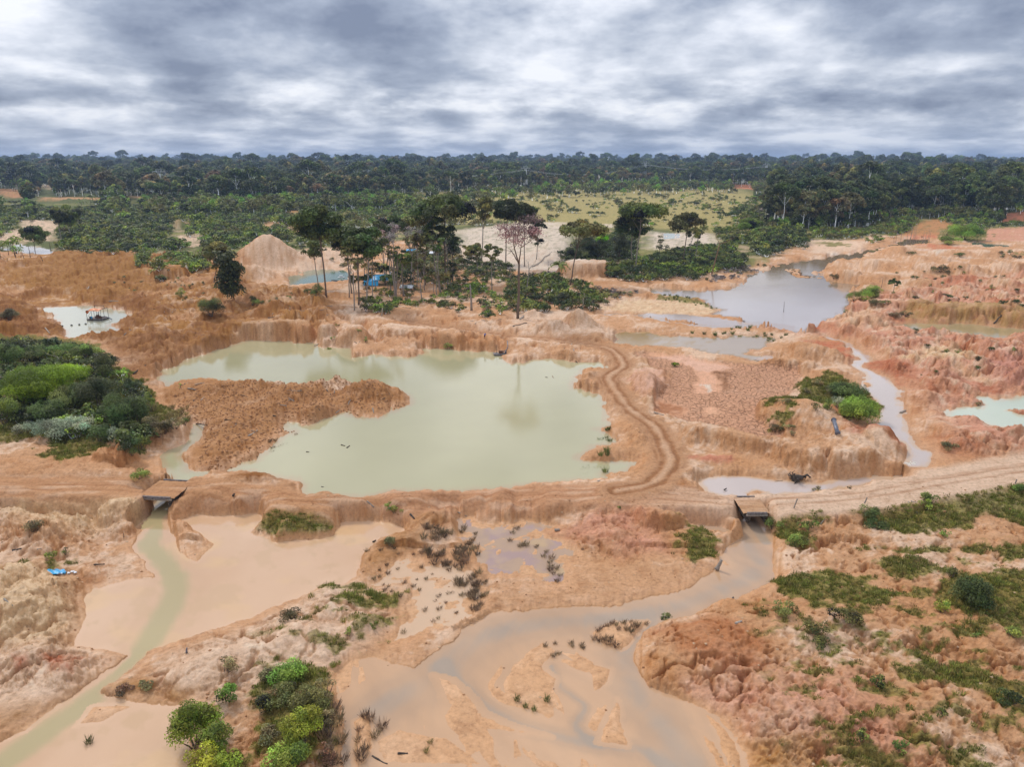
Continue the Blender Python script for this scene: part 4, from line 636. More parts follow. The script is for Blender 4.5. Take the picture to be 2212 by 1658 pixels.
# the waters
WK = {'milk': (A_(.475, .43, .245), A_(.50, .38, .22), .4), 'milk2': (A_(.52, .50, .36), A_(.55, .42, .28), .3), 'flood': (A_(.64, .40, .235), A_(.70, .445, .27), .25), 'delta': (A_(.52, .325, .19), A_(.60, .36, .20), .22), 'purple': (A_(.36, .25, .20), A_(.50, .33, .21), .4),
      'lav': (A_(.57, .46, .40), A_(.60, .40, .25), .25), 'lake': (A_(.60, .52, .48), A_(.34, .19, .06), .35), 'amber': (A_(.50, .38, .27), A_(.42, .25, .09), .3), 'wet': (A_(.62, .42, .26), A_(.66, .43, .26), .25), 'white': (A_(.60, .52, .46), A_(.62, .48, .36), .3), 'turq': (A_(.16, .24, .16), A_(.3, .3, .18), .4),
      'beige': (A_(.42, .33, .17), A_(.46, .33, .18), .4), 'mint': (A_(.52, .56, .42), A_(.60, .50, .34), .3)}
WNAME = {'big': ('pond', 'large pale green muddy pond filling the pit behind the dirt road'), 'flood': ('water', 'peach coloured shallow flood water below the wider bridge'), 'delta': ('creek', 'lavender grey creek spreading into a sandy delta at the bottom'), 'marsh': ('water', None), 'marshwet': ('water', None), 'creekpond': ('creek', None), 'river': ('river', None), 'lake': ('lake', None)}
wmask_all = np.zeros(X.shape, bool)
for nm, s, L, kind in winfo:
    mg = s < 2.2+.01*Y
    cell = mg.reshape(NR, NC)
    st = 1 if kind in ('delta', 'flood', 'lav', 'purple', 'wet') else 2
    ii = idx[::st, ::st]; cc = cell[::st, ::st]
    q = cc[:-1, :-1] | cc[1:, :-1] | cc[:-1, 1:] | cc[1:, 1:]
    Fw = np.stack([ii[:-1, :-1][q], ii[:-1, 1:][q], ii[1:, 1:][q], ii[1:, :-1][q]], -1)
    if len(Fw) == 0: print('EMPTY', nm); continue
    # drop cells wholly buried
    bur = (H[Fw] > L+.05).all(1) | ((s[Fw] > .7) & (H[Fw] < L-.03)).any(1); Fw = Fw[~bur]
    if len(Fw) == 0: print('BURIED', nm); continue
    un, inv = np.unique(Fw, return_inverse=True); Fw = inv.reshape(-1, 4)
    Vw = np.stack([X[un], Y[un], np.full(len(un), L, np.float32)], 1)
    dpt = L-H[un]; a, b_, dd = WK[kind]; tt = ss(0.0, dd, dpt)[:, None]; cw = b_+(a-b_)*tt
    if kind == 'flood':
        cw = cw*(1+.10*n1[un][:, None]*A_(.6, 1, 1.6)); yel = ss(.05, .35, fbm(X[un], Y[un], 9, 3, ox=501))[:, None]; cw = cw+(A_(.74, .47, .20)-cw)*yel*.45*(1-tt*.5); sw = ss(.05, .3, fbm(X[un]*.7+Y[un]*.5, Y[un]*.5-X[un]*.35, 4, 4, .6, ox=511))[:, None]; cw = cw+(A_(.60, .385, .21)-cw)*sw*.55
        dp = ss(.28, .5, dpt)[:, None]; cw = cw+(A_(.42, .36, .17)-cw)*dp*.75
    if kind == 'delta': dp = ss(.25, .55, dpt)[:, None]; cw = cw+(A_(.38, .30, .225)-cw)*dp*.85; cw = cw*(1+.12*fbm(X[un]*.6+Y[un]*.4, Y[un]*.3-X[un]*.1, 2.5, 3, ox=33)[:, None])
    if kind == 'purple': cw = cw+(A_(.40, .27, .27)-cw)*ss(.0, .3, fbm(X[un], Y[un], 4, 3, ox=61))[:, None]*.6+(A_(.62, .42, .2)-cw)*ss(.05, .35, fbm(X[un], Y[un], 5, 3, ox=68))[:, None]*.5
    if kind in ('milk', 'lav', 'lake', 'mint'): cw = cw*(1+.07*n1[un]+.04*n4[un])[:, None]
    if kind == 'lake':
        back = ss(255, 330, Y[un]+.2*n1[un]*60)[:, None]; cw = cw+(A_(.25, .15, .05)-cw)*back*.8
    if kind == 'amber': am = ss(.5, -.6, (X[un]-45)/10+n2[un]*3)[:, None]; cw = cw+(A_(.45, .27, .08)-cw)*am*.7
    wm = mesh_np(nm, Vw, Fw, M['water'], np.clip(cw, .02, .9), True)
    base = WNAME.get(nm, ('pond', None))[0]
    o = link(base, wm); tag(o, kind='structure')
    wmask_all |= (s < 0) & (H < L-.02)
# ------------------------------------------------------------------ vegetation makers
def rotm(n, rng):
    """two unit vectors spanning the plane across n (N,3)"""
    a = rng.normal(size=n.shape); t = np.cross(n, a); t /= np.linalg.norm(t, axis=1, keepdims=True)+1e-9
    return t, np.cross(n, t)
def leaves(rng, cen, rad, per, leaf, colr, up=.45, flatz=.75, lowcut=-.25, cvar=.36, shell=.62, long=.62):
    """leaf-sized faces spread through the clumps of a crown"""
    V = []; Cc = []
    for c, r in zip(cen, rad):
        n = int(per*(r**2)) if per > 0 else int(-per); n = max(n, 6)
        d = rng.normal(size=(n, 3)); d /= np.linalg.norm(d, axis=1, keepdims=True)
        d[:, 2] = np.where((d[:, 2] < lowcut) & (rng.rand(n) < .8), -d[:, 2], d[:, 2])
        q = shell+(1-shell)*rng.rand(n, 1)**.6; bump = 1+.22*np.sin(d[:, :1]*9+c[0])*np.cos(d[:, 1:2]*8+c[1])
        p = c+d*r*q*bump*np.array([1, 1, flatz]); nn = d*.55+np.array([0, 0, up])+rng.normal(size=(n, 3))*.38; nn /= np.linalg.norm(nn, axis=1, keepdims=True)
        a, b = rotm(nn, rng); s = leaf*(.55+.8*rng.rand(n, 1)); a = a*s; b = b*s*long
        V.append(np.stack([p-a, p-b*.9, p+a, p+b], 1)); cc = colr*(1+cvar*rng.normal())*np.array([1+.10*rng.normal(), 1, 1])
        f = np.clip(1+.30*rng.normal(size=(n, 1)), .35, 2.1); Cc.append(np.repeat(np.clip(cc*f, .006, .9)[:, None, :], 4, 1))
    V = np.concatenate(V).reshape(-1, 3); Cc = np.concatenate(Cc).reshape(-1, 3); return V, np.arange(len(V)).reshape(-1, 4), Cc
def tube(pts, rad, n=6):
    pts = np.array(pts, float); V = []; F = []
    for i, p in enumerate(pts):
        d = pts[min(i+1, len(pts)-1)]-pts[max(i-1, 0)]; d /= np.linalg.norm(d)+1e-9
        h = np.array([1., 0, 0]) if abs(d[0]) < .9 else np.array([0, 1., 0]); u = np.cross(d, h); u /= np.linalg.norm(u); v = np.cross(d, u)
        for k in range(n): a = 2*math.pi*k/n; V.append(p+rad[i]*(u*math.cos(a)+v*math.sin(a)))
    for i in range(len(pts)-1):
        for k in range(n): F.append((i*n+k, i*n+(k+1) % n, (i+1)*n+(k+1) % n, (i+1)*n+k))
    V.append(pts[0]); V.append(pts[-1]); a, b = len(V)-2, len(V)-1
    for k in range(n): F.append((a, (k+1) % n, k, k)); F.append((b, (len(pts)-1)*n+k, (len(pts)-1)*n+(k+1) % n, (len(pts)-1)*n+(k+1) % n))
    return V, F
def join(parts):
    V = []; F = []; o = 0
    for v, f in parts: V += list(v); F += [tuple(i+o for i in q) for q in f]; o += len(v)
    return V, F
def polymesh(name, parts, m, smooth=True):
    V, F = join(parts) if isinstance(parts, list) else parts
    F = [tuple(dict.fromkeys(f)) for f in F]; me = bpy.data.meshes.new(name); me.from_pydata([tuple(v) for v in V], [], F)
    me.polygons.foreach_set('use_smooth', [smooth]*len(F)); me.materials.append(m); me.update(); return me
def box(x0, x1, y0, y1, z0, z1):
    return [(x0, y0, z0), (x1, y0, z0), (x1, y1, z0), (x0, y1, z0), (x0, y0, z1), (x1, y0, z1), (x1, y1, z1), (x0, y1, z1)], [(0, 3, 2, 1), (4, 5, 6, 7), (0, 1, 5, 4), (1, 2, 6, 5), (2, 3, 7, 6), (3, 0, 4, 7)]
def wig(rng, a, b, n, w):
    a = np.array(a, float); b = np.array(b, float); t = np.linspace(0, 1, n)[:, None]; p = a+(b-a)*t
    off = np.cumsum(rng.normal(size=(n, 3))*w, 0); off -= off[0]; off = off-t*off[-1]; return p+off
def limbs(rng, h, r, cen, crad, fork=.55, lean=(0, 0), n=6, wgl=.12):
    """tapered trunk with limbs running out to the clumps of the crown"""
    top = np.array([lean[0], lean[1], h*fork+.35*(h-h*fork)]); tp = wig(rng, (0, 0, -.6), top, 7, wgl*h*.04); tr = np.linspace(r*1.25, r*.6, 7); tr[0] *= 1.3
    out = [tube(tp, tr, n)]
    order = rng.permutation(len(cen))[:9]
    for k in order:
        s = tp[rng.randint(4, 7)]; e = np.array(cen[k]); out.append(tube(wig(rng, s, e, 5, .18), np.linspace(r*.42, r*.10, 5), 4))
    return out
def crown_pts(rng, n, R_, zlo, zhi, shape='round', lean=(0, 0)):
    cen = []; rad = []
    for i in range(n):
        a = rng.rand()*2*math.pi; q = math.sqrt(rng.rand()); t = rng.rand()
        if shape == 'umbrella': z = zhi-(zhi-zlo)*(.15+.55*q*q+.25*rng.rand()); rr = R_*q
        elif shape == 'column': z = zlo+(zhi-zlo)*t; rr = R_*(.25+.6*rng.rand())*(1-.35*abs(t-.5))
        elif shape == 'open': z = zlo+(zhi-zlo)*t**.7; rr = R_*(.35+.65*rng.rand())*math.sqrt(max(.1, 1-abs(2*t-1)**2.2))
        else: z = zlo+(zhi-zlo)*t; rr = R_*q*math.sqrt(max(.15, 1-(2*t-1)**2))
        cen.append((lean[0]+rr*math.cos(a), lean[1]+rr*math.sin(a), z)); rad.append(R_*rng.uniform(.22, .42)*(.85 if shape == 'open' else 1)*(1.7 if shape == 'column' else 1))
    return np.array(cen), np.array(rad)
LC = {'dark': A_(.050, .062, .018), 'forest': A_(.082, .105, .026), 'mid': A_(.135, .175, .034), 'olive': A_(.15, .145, .04), 'bright': A_(.17, .29, .012), 'fresh': A_(.17, .23, .035), 'lime': A_(.18, .215, .022), 'silver': A_(.30, .34, .22),
      'pinkish': A_(.20, .11, .11), 'grey': A_(.19, .165, .15), 'dry': A_(.22, .15, .075), 'yellow': A_(.26, .25, .025), 'orange': A_(.42, .16, .03), 'drab': A_(.17, .145, .06)}
MESHC = {}
def tree_meshes(key, seed, h, R_, czlo, n=16, per=26, leaf=.42, colr='forest', shape='round', r=None, bark='bark', lean=(0, 0), fork=None, sub=None, lowcut=-.25, flatz=.75):
    if key in MESHC: return MESHC[key]
    rng = np.random.RandomState(seed); cen, rad = crown_pts(rng, n, R_, czlo+.12*(h-czlo), h-.25*R_, shape, lean)
    V, F, Cc = leaves(rng, cen, rad, per, leaf, LC[colr], lowcut=lowcut, flatz=flatz)
    if sub: V2, F2, C2 = leaves(rng, cen[::3]+rng.normal(size=cen[::3].shape)*.4, rad[::3]*.8, per*.5, leaf, LC[sub]); F2 = F2+len(V); V = np.concatenate([V, V2]); F = np.concatenate([F, F2]); Cc = np.concatenate([Cc, C2])
    cm = mesh_np('crown', V, F, M['leaf'], Cc); tm = polymesh('trunk', limbs(rng, h, r or h*.011+.08, cen, rad, fork or czlo/h, lean), M[bark]); MESHC[key] = (tm, cm); return tm, cm
def place_tree(name, meshes, loc, label, cat_='tree', group=None, rotz=0, sc=1., parts=('trunk', 'crown')):
    e = bpy.data.objects.new(name, None); col.objects.link(e); e.location = loc; e.rotation_euler[2] = rotz; e.scale = (sc,)*3; e.empty_display_size = .5; tag(e, label, cat_, group)
    for pn_, me in zip(parts, meshes):
        if me is not None: link(pn_, me, e)
    return e
def twigs(rng, base, tip, r, depth, spread=.55, out=None, taper=.6):
    """bare branching"""
    if out is None: out = []
    base = np.array(base, float); tip = np.array(tip, float); L_ = np.linalg.norm(tip-base)
    p = wig(rng, base, tip, 4, L_*.05); out.append(tube(p, np.linspace(r, r*taper, 4), 5 if depth > 2 else 3))
    if depth > 0:
        for k in range(rng.randint(2, 4)):
            d = (tip-base)/L_+rng.normal(size=3)*spread; d[2] = d[2]*.8+.15; d /= np.linalg.norm(d); s = p[rng.randint(2, 4)] if k else p[3]
            twigs(rng, s, s+d*L_*rng.uniform(.5, .78), r*taper*.8, depth-1, spread, out, taper)
    return out
def merged(key, tm, cm):
    """one mesh of trunk and crown, for trees too small in view to show parts"""
    if key in MESHC: return MESHC[key]
    nv = len(cm.vertices); Vc = np.empty(nv*3, np.float32); cm.vertices.foreach_get('co', Vc); me = bpy.data.meshes.new(key)
    Cc = np.empty(nv*4, np.float32); cm.color_attributes['Col'].data.foreach_get('color', Cc)
    bm = bmesh.new(); bm.from_mesh(cm); k0 = len(bm.faces); bm.from_mesh(tm); bm.faces.ensure_lookup_table()
    for f in bm.faces[k0:]: f.material_index = 1
    bm.to_mesh(me); bm.free(); me.materials.clear(); me.materials.append(cm.materials[0]); me.materials.append(tm.materials[0])
    MESHC[key] = me; return me
def scatter(name, pts, rotz, scl, protos, pick, label, cat_, rotx=None):
    """one object of stuff: mesh points carrying instances"""
    n = len(pts); me = bpy.data.meshes.new(name); me.vertices.add(n); me.vertices.foreach_set('co', np.asarray(pts, np.float32).ravel())
    a = me.attributes.new('rot', 'FLOAT_VECTOR', 'POINT'); rv = np.zeros((n, 3), np.float32); rv[:, 2] = rotz; a.data.foreach_set('vector', rv.ravel())
    a = me.attributes.new('scl', 'FLOAT_VECTOR', 'POINT'); sv = np.asarray(scl, np.float32); sv = np.repeat(sv[:, None], 3, 1) if sv.ndim == 1 else sv; a.data.foreach_set('vector', sv.ravel())
    a = me.attributes.new('pick', 'INT', 'POINT'); a.data.foreach_set('value', np.asarray(pick, np.int32))
    cl = bpy.data.collections.new(name+'_kinds')
    for i, pm in enumerate(protos): cl.objects.link(bpy.data.objects.new(f'{name}_{chr(97+i)}', pm))
    ng = bpy.data.node_groups.new(name, 'GeometryNodeTree'); ng.interface.new_socket('Geometry', in_out='INPUT', socket_type='NodeSocketGeometry'); ng.interface.new_socket('Geometry', in_out='OUTPUT', socket_type='NodeSocketGeometry')
    gi = ng.nodes.new('NodeGroupInput'); go = ng.nodes.new('NodeGroupOutput'); ip = ng.nodes.new('GeometryNodeInstanceOnPoints'); ci = ng.nodes.new('GeometryNodeCollectionInfo')
    ci.inputs['Collection'].default_value = cl; ci.inputs['Separate Children'].default_value = True; ci.inputs['Reset Children'].default_value = True
    def na(nm, ty):
        q = ng.nodes.new('GeometryNodeInputNamedAttribute'); q.data_type = ty; q.inputs['Name'].default_value = nm; return q.outputs[0]
    er = ng.nodes.new('FunctionNodeEulerToRotation'); ng.links.new(na('rot', 'FLOAT_VECTOR'), er.inputs[0])
    ng.links.new(gi.outputs[0], ip.inputs['Points']); ng.links.new(ci.outputs[0], ip.inputs['Instance']); ip.inputs['Pick Instance'].default_value = True
    ng.links.new(na('pick', 'INT'), ip.inputs['Instance Index']); ng.links.new(er.outputs[0], ip.inputs['Rotation']); ng.links.new(na('scl', 'FLOAT_VECTOR'), ip.inputs['Scale']); ng.links.new(ip.outputs[0], go.inputs[0])
    o = link(name, me); mod = o.modifiers.new('scatter', 'NODES'); mod.node_group = ng; tag(o, label, cat_, kind='stuff'); return o
def inpoly(P, poly):
    x, y = P[:, 0], P[:, 1]; ins = np.zeros(len(P), bool); n = len(poly)
    for i in range(n):
        ax, ay = poly[i]; bx, by = poly[(i+1) % n]
        if ay != by: ins ^= ((ay > y) != (by > y)) & (x < (bx-ax)*(y-ay)/(by-ay)+ax)
    return ins
def to_uv(x, y, z):
    zc = z-CAMZ; d = y*math.cos(PITCH)-zc*math.sin(PITCH); u_ = y*math.sin(PITCH)+zc*math.cos(PITCH); return CU+FV*x/d, CV-FV*u_/d
vr = np.random.RandomState(11)
def fill(poly, spacing, jit=.9):
    lo = poly.min(0); hi = poly.max(0); gx_ = np.arange(lo[0], hi[0]+spacing, spacing); gy_ = np.arange(lo[1], hi[1]+spacing, spacing)
    g = np.stack(np.meshgrid(gx_, gy_), -1).reshape(-1, 2)+vr.uniform(-.5, .5, (len(gx_)*len(gy_), 2))*spacing*jit; return g[inpoly(g, poly)]
wm_grid = wmask_all.reshape(NR, NC)
def dry(p): return ~samp(wm_grid, p[:, 0], p[:, 1])
# ------------------------------------------------------------------ single trees of the middle distance
def hero(c, bx, by, ty, hw, lowy, label, colr='forest', shape='round', n=20, tipx=None, bark='bark', seed=0, per=20, leaf=.42, sub=None, r=None, cat_='tree', name='tree', lowcut=-.25, flatz=.75):
    """a tree whose foot, top, crown width and crown underside are read off crop c"""
    x, y, z = G(c, bx, by); s = CR[c][2]; dist = math.hypot(y, CAMZ-z)
    _, vt = UV(c, [(0, ty)])[0]; _, vl = UV(c, [(0, lowy)])[0]
    def hh_(v):
        up = -(v-CV); dy = FV*math.cos(PITCH)+up*math.sin(PITCH); dz = -FV*math.sin(PITCH)+up*math.cos(PITCH); return CAMZ+dz/dy*y-z
    h = hh_(vt); lo = max(hh_(vl), .5); R_ = hw*s*dist/FV*(1.0 if shape == 'column' else 1.15); n = int(n*1.35); ln = ((tipx-bx)*s*dist/FV if tipx is not None else 0, 0)
    ms = tree_meshes(f'{name}{c}{bx}{by}', seed+int(bx), h, R_, lo, n, per, leaf, colr, shape, r or min(.08+h*.006, .34), bark, ln, sub=sub, lowcut=lowcut, flatz=flatz)
    return place_tree(name, ms, (x, y, z-.1), label, cat_)
def bare(c, bx, by, ty, label, tipx=None, bark='barkgrey', seed=1, depth=4, spread=.5, r=None, haze=None, hazec='grey', name='dead_tree', frac=.5):
    x, y, z = G(c, bx, by); s = CR[c][2]; dist = math.hypot(y, CAMZ-z); _, vt = UV(c, [(0, ty)])[0]; up = -(vt-CV)
    h = CAMZ+(-FV*math.sin(PITCH)+up*math.cos(PITCH))/(FV*math.cos(PITCH)+up*math.sin(PITCH))*y-z; lx = (tipx-bx)*s*dist/FV if tipx is not None else 0
    rng = np.random.RandomState(seed+int(bx)); r = r or .09+h*.007
    tr = tube(wig(rng, (0, 0, -.5), (lx*frac, 0, h*frac), 6, .12), np.linspace(r*1.2, r*.75, 6), 7)
    br = []; 
    for k in range(3 if depth > 2 else 2): twigs(rng, (lx*frac, 0, h*frac-.1), (lx*(.8+.2*k)+rng.normal()*h*.06*(1+k), rng.normal()*h*.07, h*(.80-.08*k)), r*.62, depth, spread, br)
    ms = [polymesh('trunk', [tr], M[bark]), polymesh('branches', br, M[bark])]; pts = ('trunk', 'branches')
    if haze:
        cen = np.array([rng.normal(size=3)*np.array([haze, haze, haze*.6])*.45+np.array([lx, 0, h*.86]) for _ in range(12)]); rad = np.full(12, haze*.38)
        V, F, Cc = leaves(rng, cen, rad, 26, .27, LC[hazec], shell=.1); ms.append(mesh_np('crown', V, F, M['leaf'], Cc)); pts = ('trunk', 'branches', 'crown')
    return place_tree(name, ms, (x, y, z-.1), label, 'dead tree' if not haze else 'tree', parts=pts)
HERO = [
 ('c2', 600, 1320, 520, 165, 850, 'tallest dark tree left of the grove, leaning beside the turquoise pond', 'forest', 'round', 26, 570),
 ('c2', 540, 1240, 830, 85, 1010, 'small slim tree at the turquoise pond, left of the tall dark tree', 'mid', 'round', 14, 515),
 ('c2', 820, 1290, 690, 120, 980, 'leafy tree at the left edge of the central grove, right of the turquoise pond', 'forest', 'round', 22, 800),
 ('c2', 880, 1390, 720, 110, 960, 'leafy tree behind the pale crooked trunk, left part of the central grove', 'forest', 'round', 20, 900),
 ('c2', 940, 1390, 710, 125, 1000, 'full crowned tree just left of the blue tarpaulin roof', 'forest', 'round', 22, 1000),
 ('c2', 1000, 1180, 690, 110, 960, 'tree rising directly behind the left end of the blue tarpaulin roof', 'dark', 'round', 18, 1010),
 ('c2', 1110, 1190, 590, 110, 780, 'dark stemmed tree rising through the blue tarpaulin roof', 'dark', 'umbrella', 16, 1180),
 ('c2', 1265, 1320, 930, 65, 1060, 'low bright green tree right of the blue tarpaulin roof', 'mid', 'round', 10, 1265),
 ('c2', 1380, 1240, 760, 70, 900, 'thin tree with small crown in the middle of the central grove', 'olive', 'open', 12, 1400),
 ('c2', 1460, 1220, 800, 60, 960, 'slender tree with sparse top, right of the middle of the grove', 'olive', 'open', 12, 1450),
 ('c2', 1560, 1200, 620, 95, 860, 'tall narrow crowned tree in the right half of the central grove', 'forest', 'round', 20, 1530),
 ('c2', 1590, 1290, 760, 60, 1000, 'young tree in front of the tall narrow crowned tree', 'forest', 'open', 12, 1560),
 ('c2', 1620, 1190, 395, 200, 640, 'huge spreading crown standing highest over the central grove', 'forest', 'umbrella', 30, 1630),
 ('c2', 1450, 1150, 600, 130, 700, 'tree with a wide thin crown behind the grey leafless trees', 'olive', 'umbrella', 16, 1400),
 ('c2', 1940, 1010, 430, 85, 680, 'tall forked tree with open crown on the white sand behind the grove', 'olive', 'open', 18, 1950),
 ('c2', 1860, 1040, 850, 85, 990, 'small sparse tree on the white sand behind the grove, nearest the vine column', 'olive', 'open', 10, 1850),
 ('c2', 1910, 1130, 870, 60, 1000, 'small thin tree in front of the sparse tree on the white sand', 'olive', 'open', 8, 1900),
 ('c2', 2030, 1280, 850, 75, 1040, 'slender sparse tree left of the big reddish grey tree', 'olive', 'open', 12, 2030),
 ('c2', 2150, 1060, 470, 100, 660, 'dark dense crown behind and left of the big reddish grey tree', 'dark', 'round', 22, 2160),
 ('c3', 100, 1060, 500, 110, 680, 'dark dense crown directly above the big reddish grey tree', 'dark', 'round', 22, 90),
 ('c3', 200, 1000, 640, 75, 920, 'dark drooping tree at the right of the big reddish grey tree', 'dark', 'open', 14, 215),
 ('c3', 490, 1220, 650, 150, 780, 'flat topped tree with a pale forked trunk on the bank, right of the palms', 'olive', 'umbrella', 24, 570),
 ('c3', 1050, 1090, 480, 155, 640, 'tall tree with pinkish trunk and broad high crown right of the white pit', 'mid', 'umbrella', 26, 1080),
 ('c3', 1030, 1060, 600, 130, 830, 'darker tree behind the tall pink trunked tree', 'forest', 'open', 22, 1010),
 ('c3', 1455, 1030, 550, 110, 760, 'grey trunked tree with a broad olive crown before the white pits', 'olive', 'umbrella', 20, 1490),
 ('c3', 1510, 950, 720, 60, 850, 'smaller leaning tree right of the grey trunked olive tree', 'olive', 'open', 10, 1540),
 ('c3', 1568, 990, 700, 60, 830, 'small grey trunked tree farthest right in front of the white pits', 'olive', 'open', 10, 1590),
 ('c3', 780, 900, 750, 60, 850, 'round bright green tree among the dark ones behind the sandy bank', 'bright', 'round', 12, 780),
 ('c3', 1895, 690, 580, 40, 620, 'lone small dark tree standing in the open savanna', 'forest', 'umbrella', 9, 1895),
 ('c3', 2030, 770, 635, 90, 740, 'dome shaped bright green tree at the edge of the savanna', 'fresh', 'round', 16, 2030),
 ('c1', 305, 945, 700, 95, 870, 'lone leafy tree standing beside the flooded flat at far left', 'forest', 'round', 16, 310),
 ('c1', 625, 830, 520, 100, 700, 'tall pale trunked tree at the left end of the dark thicket', 'forest', 'round', 20, 590),
 ('c1', 540, 880, 560, 70, 700, 'dark slim tree at the left corner of the dark thicket', 'dark', 'open', 16, 530),
 ('c1', 1840, 1230, 830, 110, 1110, 'sparse light crowned tree beside the vine covered trunk', 'olive', 'open', 18, 1900),
 ('c4', 310, 690, 560, 80, 610, 'flat crowned tree in front of the right hand forest edge', 'forest', 'umbrella', 12, 310),
 ('c4', 1085, 1290, 1165, 40, 1230, 'small upright tree on the spoil ridge right of the lake', 'forest', 'round', 8, 1085),
]
for i, t_ in enumerate(HERO):
    c, bx, by, ty, hw, lw, lb, cc, sh, n_, tx = t_; hero(c, bx, by, ty, hw, lw, lb, cc, sh, n_, tx, bark='barkgrey' if i % 3 else 'bark', seed=i*7, sub='mid' if cc in ('forest', 'dark') and i % 2 else None, leaf=.42, per=80)
# vine wrapped columns
hero('c2', 1690, 1190, 700, 62, 720+260, 'drooping vine covered column of leaves at the right of the central grove', 'dark', 'column', 20, 1695, seed=3, per=30, name='tree')
hero('c1', 2030, 1370, 930, 105, 1330, 'thick column of dark vines over a dead trunk on the brown slope', 'dark', 'column', 34, 1990, seed=5, per=34, name='tree')
hero('c3', 1262, 950, 780, 28, 930, 'narrow ivy covered stump standing in front of the white pit', 'forest', 'column', 12, 1262, seed=6, per=40, leaf=.34)
hero('c3', 1320, 975, 870, 22, 960, 'short leafy post right of the ivy covered stump', 'forest', 'column', 8, 1320, seed=8, per=40, leaf=.3)
hero('c3', 2190, 730, 450, 34, 700, 'tall dark vine column at the left end of the right hand forest', 'dark', 'column', 16, 2195, seed=9, per=26, leaf=.6)
# the big reddish grey tree, its trunk wrapped in creepers
bare('c3', 40, 1510, 640, 'big reddish grey tree with twiggy crown and creeper wrapped trunk', 60, 'bark', 3, 5, .62, .40, 8.5, 'pinkish', 'tree', .55)
DEAD = [('c2', 1200, 1330, 690, 'tallest grey leafless tree in the middle of the grove', 1180, 4.5, 'grey'), ('c2', 1160, 1300, 760, 'thin grey leafless tree right of the blue tarpaulin', 1150, 3, 'grey'), ('c2', 1330, 1250, 680, 'grey twiggy tree behind the low bright green tree', 1370, 4, 'grey'),
 ('c2', 1000, 1310, 950, 'thin bare sapling in front of the blue tarpaulin', 1003, None, 'grey'), ('c2', 1610, 1210, 880, 'pale bare trunk leaning right in the grove', 1685, None, 'grey'), ('c2', 1580, 1290, 1000, 'thin pale bare stem right of the grey twiggy trees', 1545, None, 'grey'),
 ('c2', 845, 1440, 950, 'pale trunk with crooked bare top at the near left corner of the grove', 860, None, 'grey'), ('c2', 1690, 1180, 980, 'thin whitish bare stem below the vine column', 1680, None, 'grey'),
 ('c3', 1710, 1140, 690, 'rusty brown leafless tree standing by the lake', 1790, None, 'dry'), ('c3', 600, 1430, 1270, 'small white dead sapling above the sand cone', 610, None, 'grey'), ('c3', 115, 1300, 940, 'thin straight stem right of the big reddish grey tree', 150, None, 'grey'), ('c3', 300, 1120, 1010, 'bare grey stake beside the palm', 300, None, 'grey'),
 ('c3', 2130, 740, 540, 'bare grey trunk left of the right hand forest', 2125, 2.5, 'grey'), ('c4', 1050, 700, 545, 'broken grey trunk in front of the right hand forest', 1050, None, 'grey'), ('c5', 560, 400, 250, 'bleached crooked dead tree over the green thicket at left', 470, None, 'grey')]
for i, (c, bx, by, ty, lb, tx, hz, hc) in enumerate(DEAD):
    bare(c, bx, by, ty, lb, tx, 'barkred' if hc == 'dry' else ('barkpale' if i % 2 else 'barkgrey'), 20+i, 4 if hz else 2, .5, None, hz, hc, 'tree' if hz else 'dead_tree', .55 if hz else .62)
# thin trunks filling the grove
for i in range(15):
    bx = vr.uniform(780, 1660); by = vr.uniform(1180, 1370); big_ = vr.rand() < .45
    if big_: hero('c2', int(bx), int(by), by-vr.uniform(330, 520), vr.uniform(45, 75), by-vr.uniform(230, 300), None, vr.choice(['olive', 'forest', 'dark']), 'open', 12, int(bx+vr.uniform(-30, 30)), bark='barkgrey', seed=400+i, per=40)
    else: bare('c2', int(bx), int(by), by-vr.uniform(180, 380), None, int(bx+vr.uniform(-25, 25)), 'barkgrey', 500+i, 2, .4)
for i in range(16):
    bx = vr.uniform(800, 1700); by = vr.uniform(1150, 1330); hero('c2', int(bx), int(by), by-vr.uniform(150, 280), vr.uniform(50, 85), by-vr.uniform(60, 120), None, vr.choice(['mid', 'forest', 'dark', 'olive']), 'open', 10, int(bx+vr.uniform(-20, 20)), bark='barkgrey', seed=700+i, per=44)
bpy.context.view_layer.update()
for o in list(col.objects):
    if o.parent is None and o.type == 'EMPTY' and o.get('label') is None:
        uu = to_uv(o.location.x, o.location.y, o.location.z); sp_ = ['left of', 'behind', 'just right of', 'well right of', 'far right of'][int(min(max((uu[0]-745)/60, 0), 4))]; fr = 'nearer' if uu[1] > 637 else 'farther'; hgt_ = 'taller' if max([c_.dimensions.z for c_ in o.children]+[0]) > 17 else 'shorter'; o['label'] = (f'{hgt_} thin stemmed leafy tree, {fr} row of the grove, {sp_} the blue tarpaulin' if o.name.startswith('tree') else f'thin leafless stem, {fr} row of the grove, {sp_} the blue tarpaulin')
        o['category'] = 'tree' if o.name.startswith('tree') else 'dead tree'; o['group'] = 'thin trees of the central grove' if o.name.startswith('tree') else 'bare stems of the central grove'
